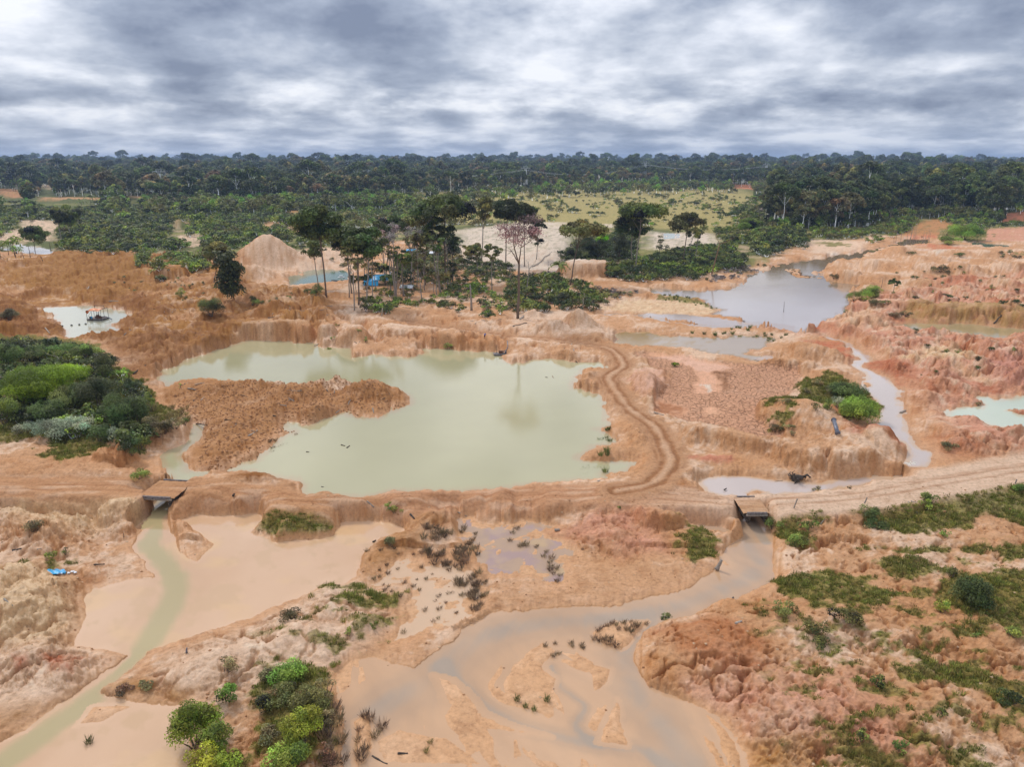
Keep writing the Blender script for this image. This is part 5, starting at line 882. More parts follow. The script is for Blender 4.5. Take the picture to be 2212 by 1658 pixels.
# palms
def weld(me):
    bm = bmesh.new(); bm.from_mesh(me); bmesh.ops.remove_doubles(bm, verts=bm.verts, dist=.02); bm.to_mesh(me); bm.free(); return me
def palm(c, bx, by, ty, hw, label):
    x, y, z = G(c, bx, by); s = CR[c][2]*math.hypot(y, CAMZ-z)/FV; h = (by-ty)*s*1.02; L_ = hw*s; rng = np.random.RandomState(int(bx))
    tr = polymesh('trunk', [tube(wig(rng, (0, 0, -.4), (.3, 0, h*.72), 5, .06), np.linspace(.2, .13, 5), 6)], M['bark']); e = place_tree('palm_tree', (), (x, y, z), label, 'palm tree'); link('trunk', tr, e)
    for k in range(11):
        a = 2*math.pi*k/11+rng.normal()*.15; el = rng.uniform(.15, 1.1); V = []; F = []; Cc = []
        spine = lambda t: np.array([.3+L_*(t*math.cos(el)+.12*t*t)*math.cos(a), L_*(t*math.cos(el)+.12*t*t)*math.sin(a), h*.72+L_*(math.sin(el)*t*1.1-.85*t*t*t)])
        for j in range(13):
            t = j/12; rr = L_*(t*math.cos(el)+.12*t*t); zz_ = h*.72+L_*(math.sin(el)*t*1.1-.85*t*t*t); p = np.array([.3+rr*math.cos(a), rr*math.sin(a), zz_]); wd = L_*.26*math.sin(math.pi*min(1, t*.86+.12)); q = np.array([-math.sin(a), math.cos(a), 0]); fw = np.array([math.cos(a), math.sin(a), 0])*L_*.09
            for sg in (-1, 1):
                o = len(V); pn2 = spine(min(j+1, 12)/12) if j < 12 else p+fw*.5; V += [p, p+q*sg*wd+fw-np.array([0, 0, wd*.5]), p+q*sg*wd*.9+fw*1.9-np.array([0, 0, wd*.5]), pn2]; F.append((o, o+1, o+2, o+3)); Cc += [LC['mid']*rng.uniform(.7, 1.3)]*4
        link('frond', weld(mesh_np('frond', V, F, M['leaf'], np.array(Cc))), e)
palm('c3', 390, 1160, 1000, 85, 'palm with dark spreading fronds left of the flat topped tree'); palm('c3', 325, 1230, 1095, 60, 'lower palm with upright fronds in the dark bushes'); palm('c1', 785, 545, 430, 50, 'palm silhouetted against the orange spoil at far left'); palm('c1', 705, 560, 470, 42, 'smaller palm left of the palm against orange spoil')

# ------------------------------------------------------------------ bushes
def bush_meshes(key, seed, R_, h, n, per, leaf, colr, flatz=.8, shape='round'):
    if key in MESHC: return MESHC[key]
    rng = np.random.RandomState(seed); cen = []; rad = []
    for i in range(n):
        a = rng.rand()*6.283; q = math.sqrt(rng.rand()); cen.append((R_*.82*q*math.cos(a), R_*.82*q*math.sin(a), h*(.22+.62*rng.rand()**.8*(1-.55*q*q)))); rad.append(R_*rng.uniform(.30, .48))
    V, F, Cc = leaves(rng, np.array(cen), np.array(rad), per, leaf, LC[colr] if isinstance(colr, str) else colr, flatz=flatz, lowcut=0)
    st = [tube(wig(rng, (rng.normal()*.1, rng.normal()*.1, -.4), np.array(cen[k])*np.array([1, 1, .95]), 4, .08), [.09*R_/2+.02, .06*R_/2+.02, .04, .02], 4) for k in range(min(6, n))]
    MESHC[key] = (polymesh('stem', st, M['bark']), mesh_np('foliage', V, F, M['leaf'], Cc)); return MESHC[key]
def bush(c, bx, by, hw, ht, label, colr='mid', n=10, leaf=None, per=None, name='bush', cat_='bush', flatz=.8, group=None, seed=0):
    x, y, z = G(c, bx, by); s = CR[c][2]*math.hypot(y, CAMZ-z)/FV; R_ = hw*s; h = ht*s*1.05; leaf = leaf or max(.10, min(.34, s*2.6)); per = per or 4.2/leaf**2
    ms = bush_meshes(f'b{c}{bx}{by}', int(bx)+seed, R_, h, n, per, leaf, colr, flatz*min(1.3, h/R_*.9+.25)); return place_tree(name, ms, (x, y, z-.05), label, cat_, group, parts=('stem', 'foliage'))
BUSH = [
 # left thicket behind the road
 ('c5', 360, 700, 330, 330, 'broad bright green feathery crown in the left thicket', 'bright', 30), ('c5', 560, 560, 200, 200, 'bright green layered crown right of the broad feathery one', 'bright', 16), ('c5', 60, 420, 150, 230, 'grey green tree at the left border of the thicket', 'mid', 14), ('c5', 60, 900, 130, 260, 'leafy bush at the left border under the bright crowns', 'fresh', 14),
 ('c5', 90, 330, 150, 150, 'dark crown at the upper left corner of the thicket', 'dark', 12), ('c5', 330, 330, 150, 110, 'dark green crown at the back of the thicket', 'forest', 12), ('c5', 560, 320, 160, 110, 'green shrub with long leaves at the back of the thicket', 'mid', 12), ('c5', 720, 330, 110, 120, 'shrub below the bleached dead tree', 'mid', 10),
 ('c5', 900, 520, 130, 250, 'dark crown at the upper right corner of the thicket', 'dark', 14), ('c5', 930, 400, 90, 130, 'dark tuft of crown above the right corner of the thicket', 'dark', 8), ('c5', 850, 760, 180, 320, 'dense dark tree in the middle of the thicket', 'dark', 18), ('c5', 640, 760, 180, 220, 'dark green tree beneath the bright crowns', 'forest', 16),
 ('c5', 1130, 640, 70, 170, 'pointed dark bush at the right edge of the thicket', 'dark', 9), ('c5', 1080, 900, 190, 280, 'large drooping dark green tree at the right of the thicket', 'forest', 20), ('c5', 1200, 900, 110, 260, 'dark green tree at the right flank of the thicket', 'dark', 12), ('c5', 430, 850, 170, 170, 'mid green shrub behind the white flowering bushes', 'forest', 12),
 ('c5', 230, 960, 100, 100, 'small white flowering bush at the front of the thicket', 'silver', 10), ('c5', 480, 1010, 160, 160, 'large white flowering bush at the front of the thicket', 'silver', 16), ('c5', 660, 960, 130, 130, 'white flowering bush right of the largest one', 'silver', 12), ('c5', 960, 1030, 80, 110, 'white flowering bush beside the dark front tree', 'silver', 9),
 ('c5', 860, 1050, 110, 160, 'dark green bush right of the white flowering bushes', 'forest', 10), ('c5', 1130, 1150, 100, 180, 'dark green bush hanging over the clay bank', 'forest', 12), ('c5', 1210, 1110, 80, 150, 'green bush at the foot of the thicket near the sandy creek bend', 'mid', 10), ('c5', 1310, 800, 60, 210, 'papaya like plant with big pale leaves right of the thicket', 'fresh', 8),
 ('c5', 1290, 950, 90, 140, 'brownish green bush between thicket and creek', 'drab', 10), ('c5', 1420, 950, 100, 140, 'brownish tall grass clump on the creek bank', 'drab', 10), ('c5', 1380, 1000, 90, 110, 'dry rusty bush on the creek bank', 'dry', 8), ('c5', 1590, 900, 45, 70, 'small green bush on the creek bank', 'mid', 6), ('c5', 1520, 960, 70, 100, 'dry brown grass clump nearest the creek', 'drab', 8),
 ('c5', 1210, 1360, 75, 80, 'low dark bush on the bank above the road bridge', 'mid', 10), ('c5', 1560, 590, 18, 60, 'single green seedling on the clod covered spit', 'fresh', 4),
 # middle distance
 ('c1', 1830, 1500, 110, 160, 'dark bush at the foot of the vine covered trunk', 'forest', 14), ('c1', 2170, 1390, 60, 90, 'small bush right of the vine covered trunk', 'forest', 7), ('c1', 1565, 1320, 48, 70, 'small bright green bush on the brown slope', 'fresh', 7), ('c1', 1632, 1250, 24, 40, 'tiny green bush above the bright one on the slope', 'mid', 4), ('c1', 70, 1450, 90, 80, 'green bush at the left frame edge above the dredge pond', 'drab', 9),
 ('c2', 520, 1340, 75, 90, 'green bush at the foot of the tall dark tree', 'mid', 9), ('c2', 460, 1300, 50, 50, 'small bush left of the foot of the tall dark tree', 'forest', 6), ('c2', 20, 1400, 50, 70, 'green bush on the bank left of the tall dark tree', 'mid', 7),
 ('c6', 620, 215, 28, 45, 'small green bush at the waterline of the far bank', 'mid', 5), ('c6', 662, 180, 28, 40, 'second small green bush climbing the far bank', 'mid', 5), ('c6', 885, 150, 24, 45, 'upper green bush on the rounded clay knoll', 'mid', 5), ('c6', 937, 190, 28, 55, 'lower green bush on the rounded clay knoll', 'mid', 6), ('c6', 1648, 145, 42, 55, 'green bush with long leaves on the far cliff top', 'mid', 7), ('c6', 705, 50, 25, 30, 'small plant on the far bank top', 'mid', 4),
 ('c7', 1407, 395, 42, 42, 'lone bright green bush in the cracked mud basin', 'bright', 9), ('c8', 1268, 135, 32, 45, 'dark green bush on the red spoil slope', 'forest', 6), ('c8', 1640, 290, 30, 45, 'bright green bush above the cream mound', 'fresh', 6), ('c8', 1520, 285, 26, 30, 'dark bush left of the bright one above the cream mound', 'forest', 5), ('c8', 1820, 350, 40, 40, 'drab bush in the gully above the cream mound', 'drab', 6),
 ('c8', 690, 660, 150, 130, 'dark green bush at the back of the clump beside the river', 'forest', 16), ('c8', 790, 840, 170, 160, 'bright green rounded bush overhanging the river', 'fresh', 22), ('c8', 600, 750, 80, 100, 'pale silvery bush in the clump beside the river', 'silver', 8), ('c8', 420, 770, 50, 60, 'small green bush at the left of the clump beside the river', 'mid', 6), ('c8', 520, 770, 70, 80, 'low green bush in front of the silvery one', 'mid', 7), ('c8', 560, 620, 80, 60, 'olive bush at the top of the clump beside the river', 'drab', 8),
 ('c8', 430, 560, 50, 50, 'drab grassy bush on the hill crest above the cracked basin', 'drab', 7), ('c8', 330, 620, 50, 40, 'low drab bush on the hill crest above the cracked basin', 'drab', 6), ('c8', 150, 720, 60, 50, 'low bush on the left shoulder of the hill', 'drab', 7), ('c8', 70, 960, 60, 60, 'dark low bush at the foot of the hill beside the cracked basin', 'drab', 7), ('c8', 190, 900, 50, 45, 'grassy bush on the face of the hill', 'drab', 6), ('c8', 220, 990, 35, 45, 'grassy tuft lowest on the face of the hill', 'drab', 5), ('c8', 1820, 740, 35, 40, 'dark bush by the inlet of the right edge pond', 'drab', 5), ('c8', 1560, 1100, 80, 40, 'dark low bush at the river bend bank', 'drab', 7),
 ('c8', 430, 1480, 45, 50, 'brownish bush at the edge of the creek behind the road', 'drab', 6), ('c8', 720, 1450, 30, 20, 'low tuft where the creek meets the road', 'drab', 4),
 ('c4', 870, 1340, 100, 110, 'flat topped bright bush by the lake shore', 'fresh', 12), ('c4', 740, 1360, 60, 90, 'green bush left of the flat topped bright bush', 'mid', 9), ('c4', 930, 1290, 60, 60, 'upper right lobe of bush by the lake shore', 'fresh', 7), ('c4', 675, 1475, 30, 45, 'dark small bush at the lake shore', 'forest', 5), ('c4', 940, 1380, 70, 45, 'low dark bush below the flat topped bright bush', 'drab', 7), ('c4', 840, 1410, 30, 30, 'tiny green bush on the lake bank', 'mid', 4),
 ('c4', 1240, 965, 38, 40, 'dark bush on the pink spoil mound', 'forest', 5), ('c4', 1480, 1080, 70, 60, 'dark bushes in the hollow between spoil mounds', 'drab', 8), ('c4', 1560, 1130, 40, 30, 'low bush between the spoil ridges', 'drab', 5), ('c4', 580, 1125, 45, 40, 'low grey green bush on the lakeside spoil', 'drab', 6), ('c4', 1100, 1500, 55, 50, 'dark bush on the cliff above the beige pond', 'drab', 7), ('c4', 1190, 1490, 50, 40, 'drab bush right of the one on the cliff', 'drab', 6),
 ('c4', 1700, 830, 130, 110, 'large bright bush clump between the turquoise water and the orange clearing', 'fresh', 16), ('c4', 1560, 870, 100, 60, 'low green bushes left of the turquoise water', 'mid', 9), ('c4', 1660, 975, 50, 30, 'low dark bush on the pale ridge', 'forest', 6), ('c4', 1540, 790, 45, 50, 'grey brown bush left of the bright clump', 'drab', 6),
 # near the camera
 ('b1', 1345, 1270, 62, 120, 'rounded green bush upper right of the yellow green tree', 'fresh', 16), ('b1', 1150, 1540, 130, 300, 'tall yellow green bush with broad leaves at the bottom left', 'lime', 26), ('b1', 1290, 1580, 100, 190, 'dark green bush leaning against the tall yellow green one', 'fresh', 18), ('b1', 1230, 1700, 120, 170, 'yellow bush cut by the lower frame edge', 'yellow', 16), ('b1', 1370, 1690, 85, 130, 'yellow green bush right of the yellow one at the frame edge', 'lime', 14),
 ('b1', 1720, 1160, 100, 130, 'upper green bush on the foreground island', 'fresh', 16), ('b1', 1650, 1290, 110, 120, 'olive bush in the middle of the foreground island', 'olive', 14), ('b1', 1830, 1330, 110, 130, 'drab green bush on the right of the foreground island', 'olive', 14), ('b1', 1800, 1500, 120, 190, 'bright yellow green bush on the foreground island', 'lime', 20), ('b1', 1720, 1640, 120, 170, 'lower green bush on the foreground island', 'fresh', 16), ('b1', 1600, 1150, 70, 70, 'dull bush on the left of the foreground island', 'drab', 9), ('b1', 1590, 1500, 80, 90, 'thin olive bush low on the island', 'drab', 10), ('b1', 1950, 1480, 60, 200, 'brown reedy bush on the water side of the island', 'dry', 9), ('b1', 1930, 1260, 70, 130, 'drab reedy bush on the island shore', 'drab', 9), ('b1', 1960, 1640, 60, 160, 'dry brown reeds at the lower island shore', 'dry', 9),
 ('b1', 310, 420, 40, 60, 'green bush in the gully on the left bank', 'mid', 8), ('b1', 392, 400, 24, 45, 'smaller green bush right of the gully one', 'mid', 6), ('b1', 195, 250, 60, 60, 'drab bush on the rilled mound left of the bridge', 'drab', 8), ('b1', 860, 1190, 55, 30, 'low dry bush on the creek bank', 'drab', 6), ('b1', 760, 1210, 60, 35, 'dry grass bush left on the creek bank', 'dry', 6), ('b1', 1690, 780, 80, 45, 'drab grass clump on the ridge by the flood water', 'drab', 7), ('b1', 1340, 1090, 70, 80, 'leafless reddish brush above the rounded green bush', 'dry', 6),
 ('b2', 250, 830, 30, 35, 'green bush on the sandy hummock', 'mid', 6), ('b2', 90, 870, 28, 40, 'green bush left on the sandy hummock', 'mid', 6), ('b2', 350, 340, 50, 60, 'dark grassy bush at the corner of the flood water', 'drab', 7), ('b2', 1955, 785, 45, 35, 'dark bush standing in the grey creek', 'forest', 7), ('b2', 1690, 125, 16, 16, 'tiny bright green bush on the road bank', 'fresh', 4), ('b2', 370, 190, 45, 40, 'dark green bush on the slope below the road', 'mid', 6), ('b2', 340, 160, 40, 30, 'green shrub beside the road slope', 'mid', 5),
 ('b3', 1210, 185, 62, 80, 'dark green bush below the fence post', 'forest', 10), ('b3', 1540, 140, 40, 75, 'bright leafy shrub on the green slope', 'fresh', 8), ('b3', 1560, 90, 60, 50, 'green bush near the leafy shrub', 'mid', 8), ('b3', 850, 250, 60, 50, 'low green bush on the sandy slope right of the small bridge', 'mid', 7), ('b3', 770, 350, 65, 70, 'green bush lowest by the small bridge creek', 'mid', 9), ('b3', 640, 240, 60, 55, 'green bush on the right bank of the small bridge creek', 'mid', 7), ('b3', 1260, 240, 70, 45, 'dark low bush at the start of the green slope', 'forest', 7),
 ('b3', 1810, 690, 120, 135, 'large dark round bush on the right hand green slope', 'forest', 26), ('b3', 1640, 730, 50, 65, 'lighter bush left of the large dark round one', 'fresh', 8), ('b3', 1690, 530, 45, 70, 'sparse pale bush above the large dark round one', 'olive', 7), ('b3', 890, 870, 75, 85, 'domed olive bush on the slope', 'olive', 12), ('b3', 1070, 790, 85, 70, 'low domed green bush on the slope', 'olive', 11), ('b3', 920, 950, 60, 55, 'small domed bush below the olive one', 'olive', 9), ('b3', 700, 740, 70, 60, 'grey green bush at the left end of the green patch', 'olive', 9), ('b3', 1270, 1170, 50, 50, 'small green bush on the pink slope', 'mid', 8), ('b3', 1180, 1500, 48, 55, 'green bush on the lower pink slope', 'mid', 8), ('b3', 1630, 1350, 38, 35, 'small green bush right on the pink slope', 'mid', 6), ('b3', 1840, 890, 30, 35, 'small green bush under the large green patch', 'mid', 6), ('b3', 1670, 290, 40, 35, 'small bush on the upper green slope', 'mid', 6), ('b3', 2090, 20, 60, 40, 'bush at the right frame edge near the road', 'mid', 7), ('b3', 1400, 1560, 50, 45, 'dark low bush at the bottom right', 'mid', 7), ('b3', 2060, 890, 60, 50, 'dark bush at the right frame edge', 'mid', 8), ('b3', 2050, 1280, 70, 55, 'dark bush in the lower right green patch', 'forest', 9),
 # dark understorey right of the grove
 ('c3', 620, 1000, 110, 250, 'dark tall bush behind the flat topped tree', 'dark', 18), ('c3', 740, 1010, 80, 200, 'dark bush right of the flat topped tree', 'dark', 14), ('c3', 920, 1000, 100, 230, 'very dark bush left of the pink trunked tree', 'dark', 18), ('c3', 530, 1010, 80, 130, 'dark bush left of the flat topped tree trunk', 'dark', 12), ('c3', 720, 1060, 40, 40, 'bright green bush on the sand bank edge', 'fresh', 6), ('c3', 860, 1140, 70, 100, 'green bush at the top of the sandy bank', 'mid', 9), ('c3', 940, 1080, 60, 50, 'pale bush at the top of the sandy bank', 'fresh', 7),
]
GB = {}
for b_ in BUSH:
    c, bx, by, hw, ht, lb, cc, n_ = b_; kind_ = dict(flatz=.5) if cc == 'bright' else {}
    bush(c, bx, by, hw, ht, lb, cc, n_, **kind_)
# ------------------------------------------------------------------ shrubs, scrub and forest by zone
KB = {}
for k, (cc, sd0) in enumerate([('dark', 1), ('forest', 2), ('mid', 3), ('olive', 4), ('fresh', 5), ('drab', 6), ('grey', 7)]):
    for j in range(2):
        ms = bush_meshes(f'kb{cc}{j}', 50+k*3+j, 2.6, 3.4, 9, 26, .36, cc, .95); KB[(cc, j)] = merged(f'kbm{cc}{j}', *ms)
kbkeys = list(KB)
KT = {}
for k, (cc, h, R_, lo, sh) in enumerate([('forest', 27, 7.5, 9, 'round'), ('dark', 30, 8.5, 10, 'round'), ('forest', 32, 8.5, 17, 'umbrella'), ('olive', 26, 7, 11, 'round'), ('mid', 23, 6.5, 5, 'round'), ('dark', 24, 6, 3, 'open'), ('drab', 27, 7.5, 13, 'umbrella')]):
    KT[k] = merged(f'kt{k}', *tree_meshes(f'ktt{k}', 70+k, h, R_, lo, 26, 12, .85, cc, sh, .2, 'barkgreydark', lowcut=-.5))
ntree_kinds = len(KT)
low_crown = [merged(f'lc{k}', *tree_meshes(f'lct{k}', 90+k, 13, 6.5, 4.5, 16, 8, .8, cc, 'round', .3, lowcut=-.5)) for k, cc in enumerate(['forest', 'mid', 'dark', 'fresh', 'olive'])]
ZB = [('c5', [(-400, 960), (-400, 230), (60, 200), (500, 220), (800, 250), (980, 430), (1200, 640), (1300, 800), (1330, 960), (1220, 1120), (1100, 1160), (960, 1060), (500, 980), (0, 930)], 3.2, (.5, 1.0), 'kdmf', 'bush filling the dense thicket behind the road at left', 'bushes of the left thicket'),
 # crop, polygon, spacing m, size range, colours, label, group
 ('c2', [(900, 1470), (920, 1380), (1200, 1350), (1500, 1290), (1750, 1230), (2211, 1230), (2211, 1400), (2100, 1530), (1800, 1480), (1450, 1390), (1300, 1470), (1100, 1480)], 3.3, (.35, .9), 'dmf', 'low green bush among the undergrowth at the front of the central grove', 'undergrowth of the central grove'),
 ('c2', [(950, 1350), (960, 1230), (1650, 1130), (2150, 1120), (2211, 1230), (1500, 1260), (1250, 1330)], 4.0, (.35, .75), 'dmb', 'dim undergrowth bush between the trunks of the central grove', 'bushes between the grove trunks'),
 ('c3', [(0, 1180), (300, 1150), (560, 1200), (640, 1290), (780, 1350), (740, 1430), (640, 1440), (300, 1450), (0, 1480)], 3.0, (.45, 1.25), 'kdm', 'dark green bush of the dense bank left of the pale sand flat', 'dark bushes left of the sand flat'),
 ('c3', [(640, 1250), (900, 1280), (1100, 1290), (1000, 1340), (800, 1400), (700, 1460), (600, 1440)], 3.0, (.35, .6), 'gb', 'grey brown leafless shrub at the rim of the pale sand flat', 'grey shrubs by the sand flat'),
 ('c3', [(800, 1130), (1000, 1020), (1350, 960), (1560, 880), (1850, 920), (2020, 1000), (1950, 1080), (1700, 1130), (1560, 1190), (1400, 1180), (1000, 1200)], 3.2, (.6, 1.25), 'dkmf', 'bush of the dense green belt left of the lake', 'green belt left of the lake'),
 ('c3', [(1950, 1060), (2211, 1040), (2211, 1085), (1990, 1150), (1700, 1210), (1640, 1180), (1800, 1120)], 3.0, (.35, .6), 'gb', 'greyish bare shrub along the lake shore', 'grey shrubs on the lake shore'),
 ('c3', [(440, 1030), (560, 880), (800, 800), (1040, 820), (1040, 1000), (700, 1040)], 4.5, (.9, 1.5), 'kd', 'dark bush behind the flat topped tree', 'dark bushes before the white pit'),
 ('c1', [(480, 900), (760, 830), (900, 790), (1300, 800), (1650, 860), (1620, 900), (1350, 920), (1000, 950), (780, 950), (500, 940)], 4.5, (.9, 1.5), 'kdm', 'dark bush of the thicket edge above the brown slopes', 'thicket edge above the brown slopes'),
 ('c1', [(500, 850), (560, 620), (900, 470), (1300, 490), (1500, 600), (1650, 800), (1400, 840), (900, 820)], 6.0, (1.1, 1.9), 'kdm', 'dark rounded bush inside the big left hand thicket', 'big left hand thicket'),
 ('c1', [(1160, 960), (1250, 910), (1320, 950), (1280, 1060), (1190, 1080)], 3.4, (.7, 1.2), 'mf', 'leafy bush on the small knoll left of the clay ridge', 'bushes on the small knoll'),
 ('c1', [(1350, 1150), (1370, 1010), (1500, 970), (1800, 980), (1790, 1080), (1600, 1110), (1480, 1060), (1420, 1170)], 3.4, (.8, 1.25), 'mdf', 'leafy bush crowning the clay ridge left of the vine trunk', 'bushes crowning the clay ridge'),
 ('c1', [(0, 700), (0, 500), (480, 530), (500, 660), (220, 700)], 7.0, (1.1, 1.7), 'kdm', 'dark bush at the far left edge behind the flooded flat', 'bushes behind the flooded flat'),
 ('c1', [(0, 720), (200, 740), (230, 800), (0, 790)], 6, (.6, 1.0), 'dm', 'low bush left of the flooded flat', 'low bushes by the flooded flat'),
 ('c1', [(1600, 800), (1700, 620), (2211, 640), (2211, 900), (1900, 950), (1760, 900)], 6.0, (.9, 1.7), 'kdmf', 'bush in the belt left of the big sand pile', 'bushes left of the big sand pile'),
 ('c2', [(0, 830), (0, 600), (300, 520), (400, 800), (380, 870), (100, 830)], 6.0, (.9, 1.8), 'kdmf', 'bush in the belt behind the big sand pile', 'bushes behind the big sand pile'),
 ('c2', [(300, 860), (420, 800), (720, 760), (740, 880), (500, 870)], 6.0, (.9, 1.5), 'kdm', 'dark bush behind the turquoise pond', 'bushes behind the turquoise pond'),
 ('c2', [(380, 520), (1400, 470), (1420, 640), (750, 650), (700, 780), (380, 760)], 7.5, (.8, 1.6), 'mfd', 'light green bush of the regrowth behind the grove', 'regrowth behind the grove'),
 ('c2', [(1250, 1150), (1300, 880), (1500, 820), (1750, 840), (1720, 1150)], 4.5, (.8, 1.6), 'kdb', 'dark bush behind the trunks of the central grove', 'dark bushes behind the grove'),
 ('c2', [(1700, 1150), (1740, 1040), (2000, 1020), (2211, 1060), (2211, 1150)], 4.5, (.6, 1.1), 'kd', 'dark bush right of the vine column', 'dark bushes right of the vine column'),
 ('c3', [(1780, 900), (1850, 830), (1950, 850), (1920, 930)], 5, (.8, 1.3), 'mf', 'pale green bush at the edge of the white pits', 'bushes at the white pits'),
 ('c3', [(2000, 900), (2030, 790), (2211, 760), (2211, 900)], 6, (1.0, 1.6), 'dm', 'bush on the bank right of the white pits', 'bushes right of the white pits'),
 ('c4', [(-120, 960), (-100, 860), (0, 780), (300, 760), (350, 860), (330, 920), (200, 940), (0, 990)], 5, (1.0, 1.7), 'dkm', 'bush in the belt between lake and right hand forest', 'bushes between lake and forest'),
 ('c4', [(350, 830), (400, 740), (650, 740), (900, 760), (1020, 830), (1050, 860), (1000, 890), (820, 870), (640, 840)], 5.5, (.8, 1.4), 'fmo', 'pale green bush in front of the right hand forest', 'pale bushes before the forest'),
 ('c4', [(900, 760), (900, 650), (1250, 640), (1300, 730), (1180, 780), (1100, 850), (1020, 830)], 5.5, (.9, 1.6), 'mof', 'tall bush before the forest beside the orange clearing', 'tall bushes by the orange clearing'),
 ('c4', [(1450, 730), (1500, 650), (1900, 640), (2020, 690), (1850, 750), (1600, 750)], 6, (.7, 1.3), 'mfd', 'bush along the foot of the right hand forest', 'bushes at the forest foot'),
 ('c4', [(1900, 740), (2050, 690), (2300, 660), (2400, 720), (2100, 720)], 6, (.6, 1.1), 'md', 'bush on the orange ground at the far right', 'bushes at the far right'),
 ('c4', [(1250, 1360), (1600, 1345), (1620, 1370), (1300, 1375)], 2.5, (.25, .45), 'bd', 'low dark scrub along the bench of the spoil', 'low scrub on the bench'), ('c4', [(1930, 1395), (2211, 1400), (2211, 1425), (1980, 1410)], 2.5, (.25, .45), 'bd', 'low dark scrub at the right end of the bench', 'low scrub at the right bench'),
 ('c4', [(1930, 955), (2211, 965), (2211, 995), (1960, 985)], 4, (.4, .7), 'bd', 'dark scrub on the upper right bench', 'scrub on the upper right bench'),
]
def noise_at(p, wl, ox): return fbm(p[:, 0].astype(np.float32), p[:, 1].astype(np.float32), wl, 3, ox=ox)
CK = {'k': 'dark', 'd': 'forest', 'm': 'mid', 'f': 'fresh', 'o': 'olive', 'b': 'drab', 'g': 'grey'}
ZB += [('c1', [(900, 1180), (1200, 1130), (1350, 1250), (1100, 1300)], 7, (.15, .4), 'bd', 'small drab bush on the open brown slope', 'bushes of the brown slope'), ('c1', [(1350, 1180), (1700, 1130), (1850, 1250), (1700, 1450), (1450, 1400)], 7, (.15, .4), 'bmd', 'small bush on the slope left of the vine trunk', 'bushes of the slope left of the vine trunk'), ('c2', [(0, 1290), (380, 1330), (420, 1450), (100, 1500)], 7, (.15, .4), 'bm', 'small bush on the bank below the turquoise pond', 'bushes of the bank below the turquoise pond'), ('c4', [(1000, 1100), (2200, 1050), (2200, 1450), (1000, 1400)], 11, (.2, .5), 'bdm', 'small bush scattered on the right hand spoil', 'bushes of the right hand spoil'), ('c8', [(1100, 150), (2200, 200), (2200, 600), (1300, 600)], 9, (.12, .35), 'bdm', 'small bush on the near right spoil', 'bushes of the near right spoil')]
cand = []   # x, y, scale, mesh key, label, group, cat
for c, pts, sp_, (s0, s1), cs, lb, gr in ZB:
    p = fill(np.array([G(c, *q_)[:2] for q_ in pts]), sp_, 1.3); p = p[dry(p)]; p = p[noise_at(p, 9, 300) > (-.04 if 'central grove' in gr else -.16)]
    for q in p:
        cc = CK[cs[int(min(max((float(noise_at(q[None], 22, 431)[0])*1.3+.5)*len(cs)+vr.normal()*.6, 0), len(cs)-1))]]; cand.append((q[0], q[1], vr.uniform(s0, s1), (cc, vr.randint(2)), lb, gr, 'bush'))
def forbid(P, dz):
    z = hgt(P[:, 0], P[:, 1])+dz; u, v = to_uv(P[:, 0], P[:, 1], z); q = np.stack([u, v], 1); m = np.zeros(len(P), bool)
    for f_ in FORBID: m |= inpoly(q, f_)
    return m
# regrowth and savanna scrub as far as the forest
def noise_at(p, wl, ox): return fbm(p[:, 0].astype(np.float32), p[:, 1].astype(np.float32), wl, 3, ox=ox)
ZS = [('v', [(-250, 560), (-250, 470), (300, 440), (900, 430), (1130, 430), (1140, 480), (900, 500), (700, 520), (560, 540), (400, 540), (100, 545)], 8.0, (.7, 2.1), 'dmfmo', -.01, 'green bush of the regrowth plain between pits and forest', 'regrowth plain'),
      ('v', [(820, 432), (1130, 408), (1520, 404), (1640, 425), (1680, 470), (1620, 520), (1500, 505), (1150, 492), (1000, 480)], 8.5, (.6, 1.7), 'dmof', .02, 'dark bush scattered over the tawny savanna', 'savanna bushes'),
      ('v', [(1500, 505), (1640, 420), (1760, 430), (1720, 520), (1620, 540)], 8, (.9, 1.8), 'dmf', -.1, 'bush on the plain left of the right hand forest', 'bushes left of the forest'),
      ('v', [(500, 545), (640, 535), (1090, 520), (1090, 585), (900, 600), (700, 570), (600, 560)], 8, (.7, 1.4), 'dm', .05, 'bush among the sand pits behind the grove', 'bushes among the pits')]
for c, pts, sp_, (s0, s1), cs, th, lb, gr in ZS:
    p = fill(W(c, pts, 1), sp_); p = p[noise_at(p, 30, 600) > th]; p = p[dry(p)]
    nz = noise_at(p, 55, 433); nb = noise_at(p, 38, 437)
    for q, z1, z2 in zip(p, nz, nb): cand.append((q[0], q[1], vr.uniform(s0, s1)*(.85+1.3*max(float(z2), -.2)), (CK[cs[int(min(max((z1*1.4+.5)*len(cs)+vr.normal()*.55, 0), len(cs)-1))]], vr.randint(2)), lb, gr, 'bush'))
cx_ = np.array([[q[0], q[1], q[2]] for q in cand]); cz_ = hgt(cx_[:, 0], cx_[:, 1])
